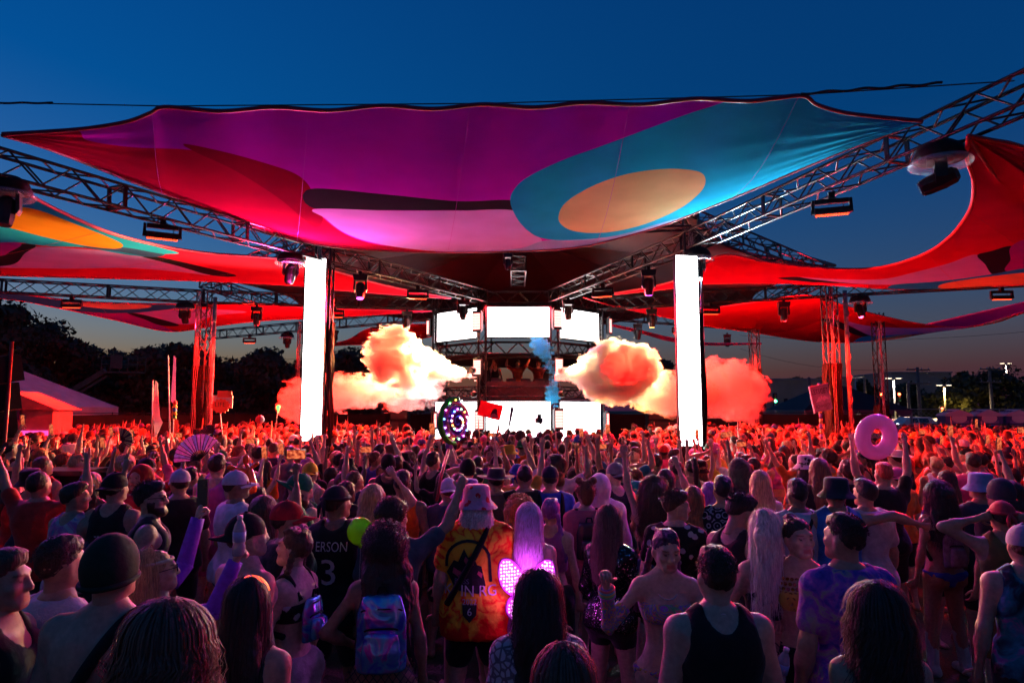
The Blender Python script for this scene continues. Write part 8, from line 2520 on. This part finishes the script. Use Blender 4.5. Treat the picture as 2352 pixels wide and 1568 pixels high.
# ------------------------------------------------------------------ street side at the right
M_STUCCO = vary(mat("beige stucco", (.30, .25, .20), .85), .4, .15); M_ROOFG = mat("grey roof edge", (.25, .24, .25), .7)
def block(label, u0, u1, vt, D, depth, mtl, wins):
    a, b = Py(u0, vt, D), Py(u1, vt, D)
    H = a.z; W = b.x - a.x
    root = empty("building", ((a.x + b.x) / 2, D, 0), 0, label, "building", "buildings beyond the road")
    MB().box((0, depth / 2, H / 2), (W, depth, H)).build("wall", mtl, root); MB().box((0, depth / 2, H + .12), (W + .4, depth + .4, .25)).build("roof", M_ROOFG, root)
    for k in range(wins):
        x_ = -W / 2 + W * (k + .5) / wins
        f_ = MB().box((x_, -.04, H * .45), (W / wins * .35, .1, H * .25)).build("window", mat("dark pane", (.03, .03, .04), .1), root)
        MB().box((x_, -.08, H * .45 - H * .14), (W / wins * .4, .12, .12)).build("sill", M_ROOFG, f_)
    MB().box((W * .2, -.04, 1.1), (1.4, .1, 2.2)).build("door", M_ROOFG, root)
block("long low beige building beyond the schwifty sign", 1740, 1965, 872, 118, 18, M_STUCCO, 9)
block("tall windowless beige building left of the large dark tree", 2045, 2185, 856, 150, 25, M_STUCCO, 5)
block("low beige building behind the traffic lights", 1975, 2060, 905, 125, 12, M_STUCCO, 4)
rd = MB().add([(10, 72, .004), (260, 62, .004), (260, 74, .004), (10, 84, .004)], [(0, 1, 2, 3)]); tag(rd.build("road", vary(mat("asphalt", (.05, .05, .052), .9), 2, .2)), kind="structure")
M_WOODP = vary(mat("weathered pole wood", (.13, .11, .10), .9), 6, .3)
def upole(label, u, vt, D, arms=True):
    q = Py(u, vt, D)
    r = empty("utility_pole", (q.x, D, 0), R(12), label, "utility pole", "utility poles")
    MB().tube([(0, 0, 0), (0, 0, q.z)], [.22, .14], 8).build("post", M_WOODP, r, True)
    if arms:
        for zz in (q.z - .3, q.z - 1.8):
            MB().box((0, -.1, zz), (3.0, .12, .14)).build("crossarm", M_WOODP, r)
            for k in range(4): MB().lathe([(.04, 0), (.06, .05), (.03, .16)], 8, c=(-1.3 + .87 * k, -.1, zz + .07)).build("insulator", M_GALV, r)
upole("utility pole with two crossarms right of the slim tower", 2107, 843, 75); upole("utility pole in front of the large dark tree", 2272, 842, 80); upole("bare wooden pole left of the beige building", 1985, 862, 90, False); upole("short bare pole by the beige building", 2085, 880, 78, False)
upole("red-lit wooden pole left of the schwifty sign", 1858, 866, 70, False)
def street_lamp(label, u, v, D, glow=(1, .75, .35), es=.7):
    q = Py(u, v, D)
    r = empty("street_lamp", (q.x, D, 0), 0, label, "street lamp", "lit street lamps")
    MB().tube([(0, 0, 0), (0, 0, q.z)], [.12, .07], 8).build("post", M_GALV, r, True)
    for s_ in (-1, 1):
        MB().tube([(0, 0, q.z - .1), (s_ * .5, 0, q.z)], .04, 6).build("arm", M_GALV, r)
        MB().box((s_ * .6, 0, q.z + .05), (.7, .35, .14)).build("lamp_head", M_GALV, r)
        if es > .5: spot("lamp_light", r, q + Vector((s_ * .6, 0, -.2)), q + Vector((s_, -2, -8)), 2500, glow, 150, .6, .2)
        MB().box((s_ * .6, 0, q.z - .04), (.6, .3, .05)).build("lens", mat(f"street lamp glow {es}", (.8, .7, .5), .4, emit=glow, es=es), r)
street_lamp("lit white street lamp right of the slim tower", 2052, 868, 85, (1, .8, .55)); street_lamp("orange street lamp by the beige building", 2168, 884, 90, (1, .55, .12)); street_lamp("lit tall street lamp above the trees near the right edge", 2310, 834, 120, (1, .75, .5)); street_lamp("unlit-looking tall street lamp right of the red-lit tower", 1964, 866, 88, (.5, .5, .6), .05)
def signal(label, u, v, D, col):
    q = Py(u, v, D)
    r = empty("traffic_light", (q.x, D, 0), 0, label, "traffic light", "traffic lights")
    MB().tube([(0, .1, 0), (0, .1, q.z + .5)], .08, 8).build("post", M_GALV, r, True); MB().box((0, 0, q.z), (.42, .3, 1.2)).build("housing", M_BLACK, r)
    for k, c in enumerate(((.3, .02, .02), (.25, .18, .02), (.02, .2, .08))):
        lit = (k == 0 and col == 'r') or (k == 2 and col == 'g')
        e_ = (1, .06, .02) if k == 0 else (.05, 1, .4)
        MB().lathe([(.15, 0), (.14, .06)], 12, Matrix.Rotation(R(90), 3, 'X'), (0, -.15, q.z + .36 - .36 * k)).build("lamp_lens", mat(f"signal {k} {lit}", c, .3, emit=e_ if lit else None, es=5.0), r, True)
signal("green traffic light left of the schwifty sign", 1780, 914, 82, 'g'); signal("red traffic light left of the slim tower", 2022, 912, 80, 'r'); signal("red traffic light right of the slim tower", 2064, 912, 80, 'r'); signal("low red traffic light behind the chain-link fence", 2163, 945, 85, 'r')
M_LINE = mat("power line", (.02, .02, .025), .6)
for k, (a, b, lab) in enumerate(((((2107, 846, 75), (2272, 845, 80)), None, "power line between the two utility poles"), (((2272, 845, 80), (2700, 800, 60)), None, "power line running off the right edge"), (((1700, 800, 95), (2107, 846, 75)), None, "power line rising left from the utility pole"), (((300, 800, 60), (900, 800, 90)), None, "power line over the left trees"), (((1700, 770, 95), (2600, 735, 60)), None, "high power line across the right sky"), (((300, 812, 60), (900, 812, 90)), None, "lower power line over the left trees"))):
    p, q = Py(*a[0]), Py(*a[1]); c = (p + q) / 2
    mb = MB(); mb.tube([p.lerp(q, t) - c - Vector((0, 0, 1.2 * 4 * t * (1 - t))) for t in np.linspace(0, 1, 14)], .022, 4)
    o = mb.build("power_line", M_LINE); o.location = c; tag(o, lab, "power line", "power lines")
def car(label, u, v, D, yaw, paint, suv=True, lights=None):
    q = Py(u, v, D)
    r = empty("parked_car", (q.x, D, 0), R(yaw), label, "car", "cars on the road")
    Lc, Wc = 4.7, 1.85
    side = [(-2.35, .45), (-2.3, .95), (-1.45, 1.08), (-.75, 1.68 if suv else 1.42), (1.6 if suv else .9, 1.70 if suv else 1.42), (2.2, 1.12), (2.33, .9), (2.33, .45)]
    bm = bmesh.new()
    n = len(side)
    ring0 = [bm.verts.new((x, -Wc / 2 * (.86 if zz > 1.2 else 1), zz)) for x, zz in side]; ring1 = [bm.verts.new((x, Wc / 2 * (.86 if zz > 1.2 else 1), zz)) for x, zz in side]
    bm.faces.new(ring0); bm.faces.new(ring1[::-1])
    for i in range(n): bm.faces.new((ring0[i], ring1[i], ring1[(i + 1) % n], ring0[(i + 1) % n]))
    bmesh.ops.bevel(bm, geom=bm.edges[:], offset=.06, segments=2, affect='EDGES')
    me = bpy.data.meshes.new("body"); bm.to_mesh(me); bm.free(); me.materials.append(paint); obj("body", me, r)
    for sy in (-1, 1):
        for (xa, xb) in ((-.9, .1), (.2, 1.3)):
            MB().add([(xa + .05, sy * .93, 1.12), (xb, sy * .93, 1.12), (xb - .05, sy * .84, 1.55 if suv else 1.36), (xa + (.35 if xa < 0 else .0), sy * .84, 1.55 if suv else 1.36)], [(0, 1, 2, 3)]).build("window", mat("car glass", (.03, .03, .04), .08), r)
        for xw in (-1.45, 1.45):
            w_ = MB().lathe([(.36, -.12), (.36, .12)], 18, Matrix.Rotation(R(90), 3, 'X'), (xw, sy * .86, .36)).build("tyre", M_BLACK, r, True)
            MB().lathe([(.22, -.13), (.22, .13)], 14, Matrix.Rotation(R(90), 3, 'X'), (xw, sy * .87, .36)).build("rim", M_GALV, w_, True)
        MB().box((-2.33, sy * .65, .82), (.06, .35, .16)).build("headlight", mat("headlamp", (.8, .8, .7), .2, emit=(1, .9, .7), es=.8 if lights else .02), r)
car("white SUV parked behind the chain-link fence", 2092, 955, 70, 8, mat("white car paint", (.55, .53, .52), .25, spec=.6)); car("car with headlights on passing behind the slim tower", 2068, 952, 76, 14, mat("dark car paint", (.04, .04, .05), .25), False, True)
car("pale car beyond the fence nearer the large tree", 2160, 948, 78, 10, mat("sand car paint", (.40, .34, .22), .3), False)
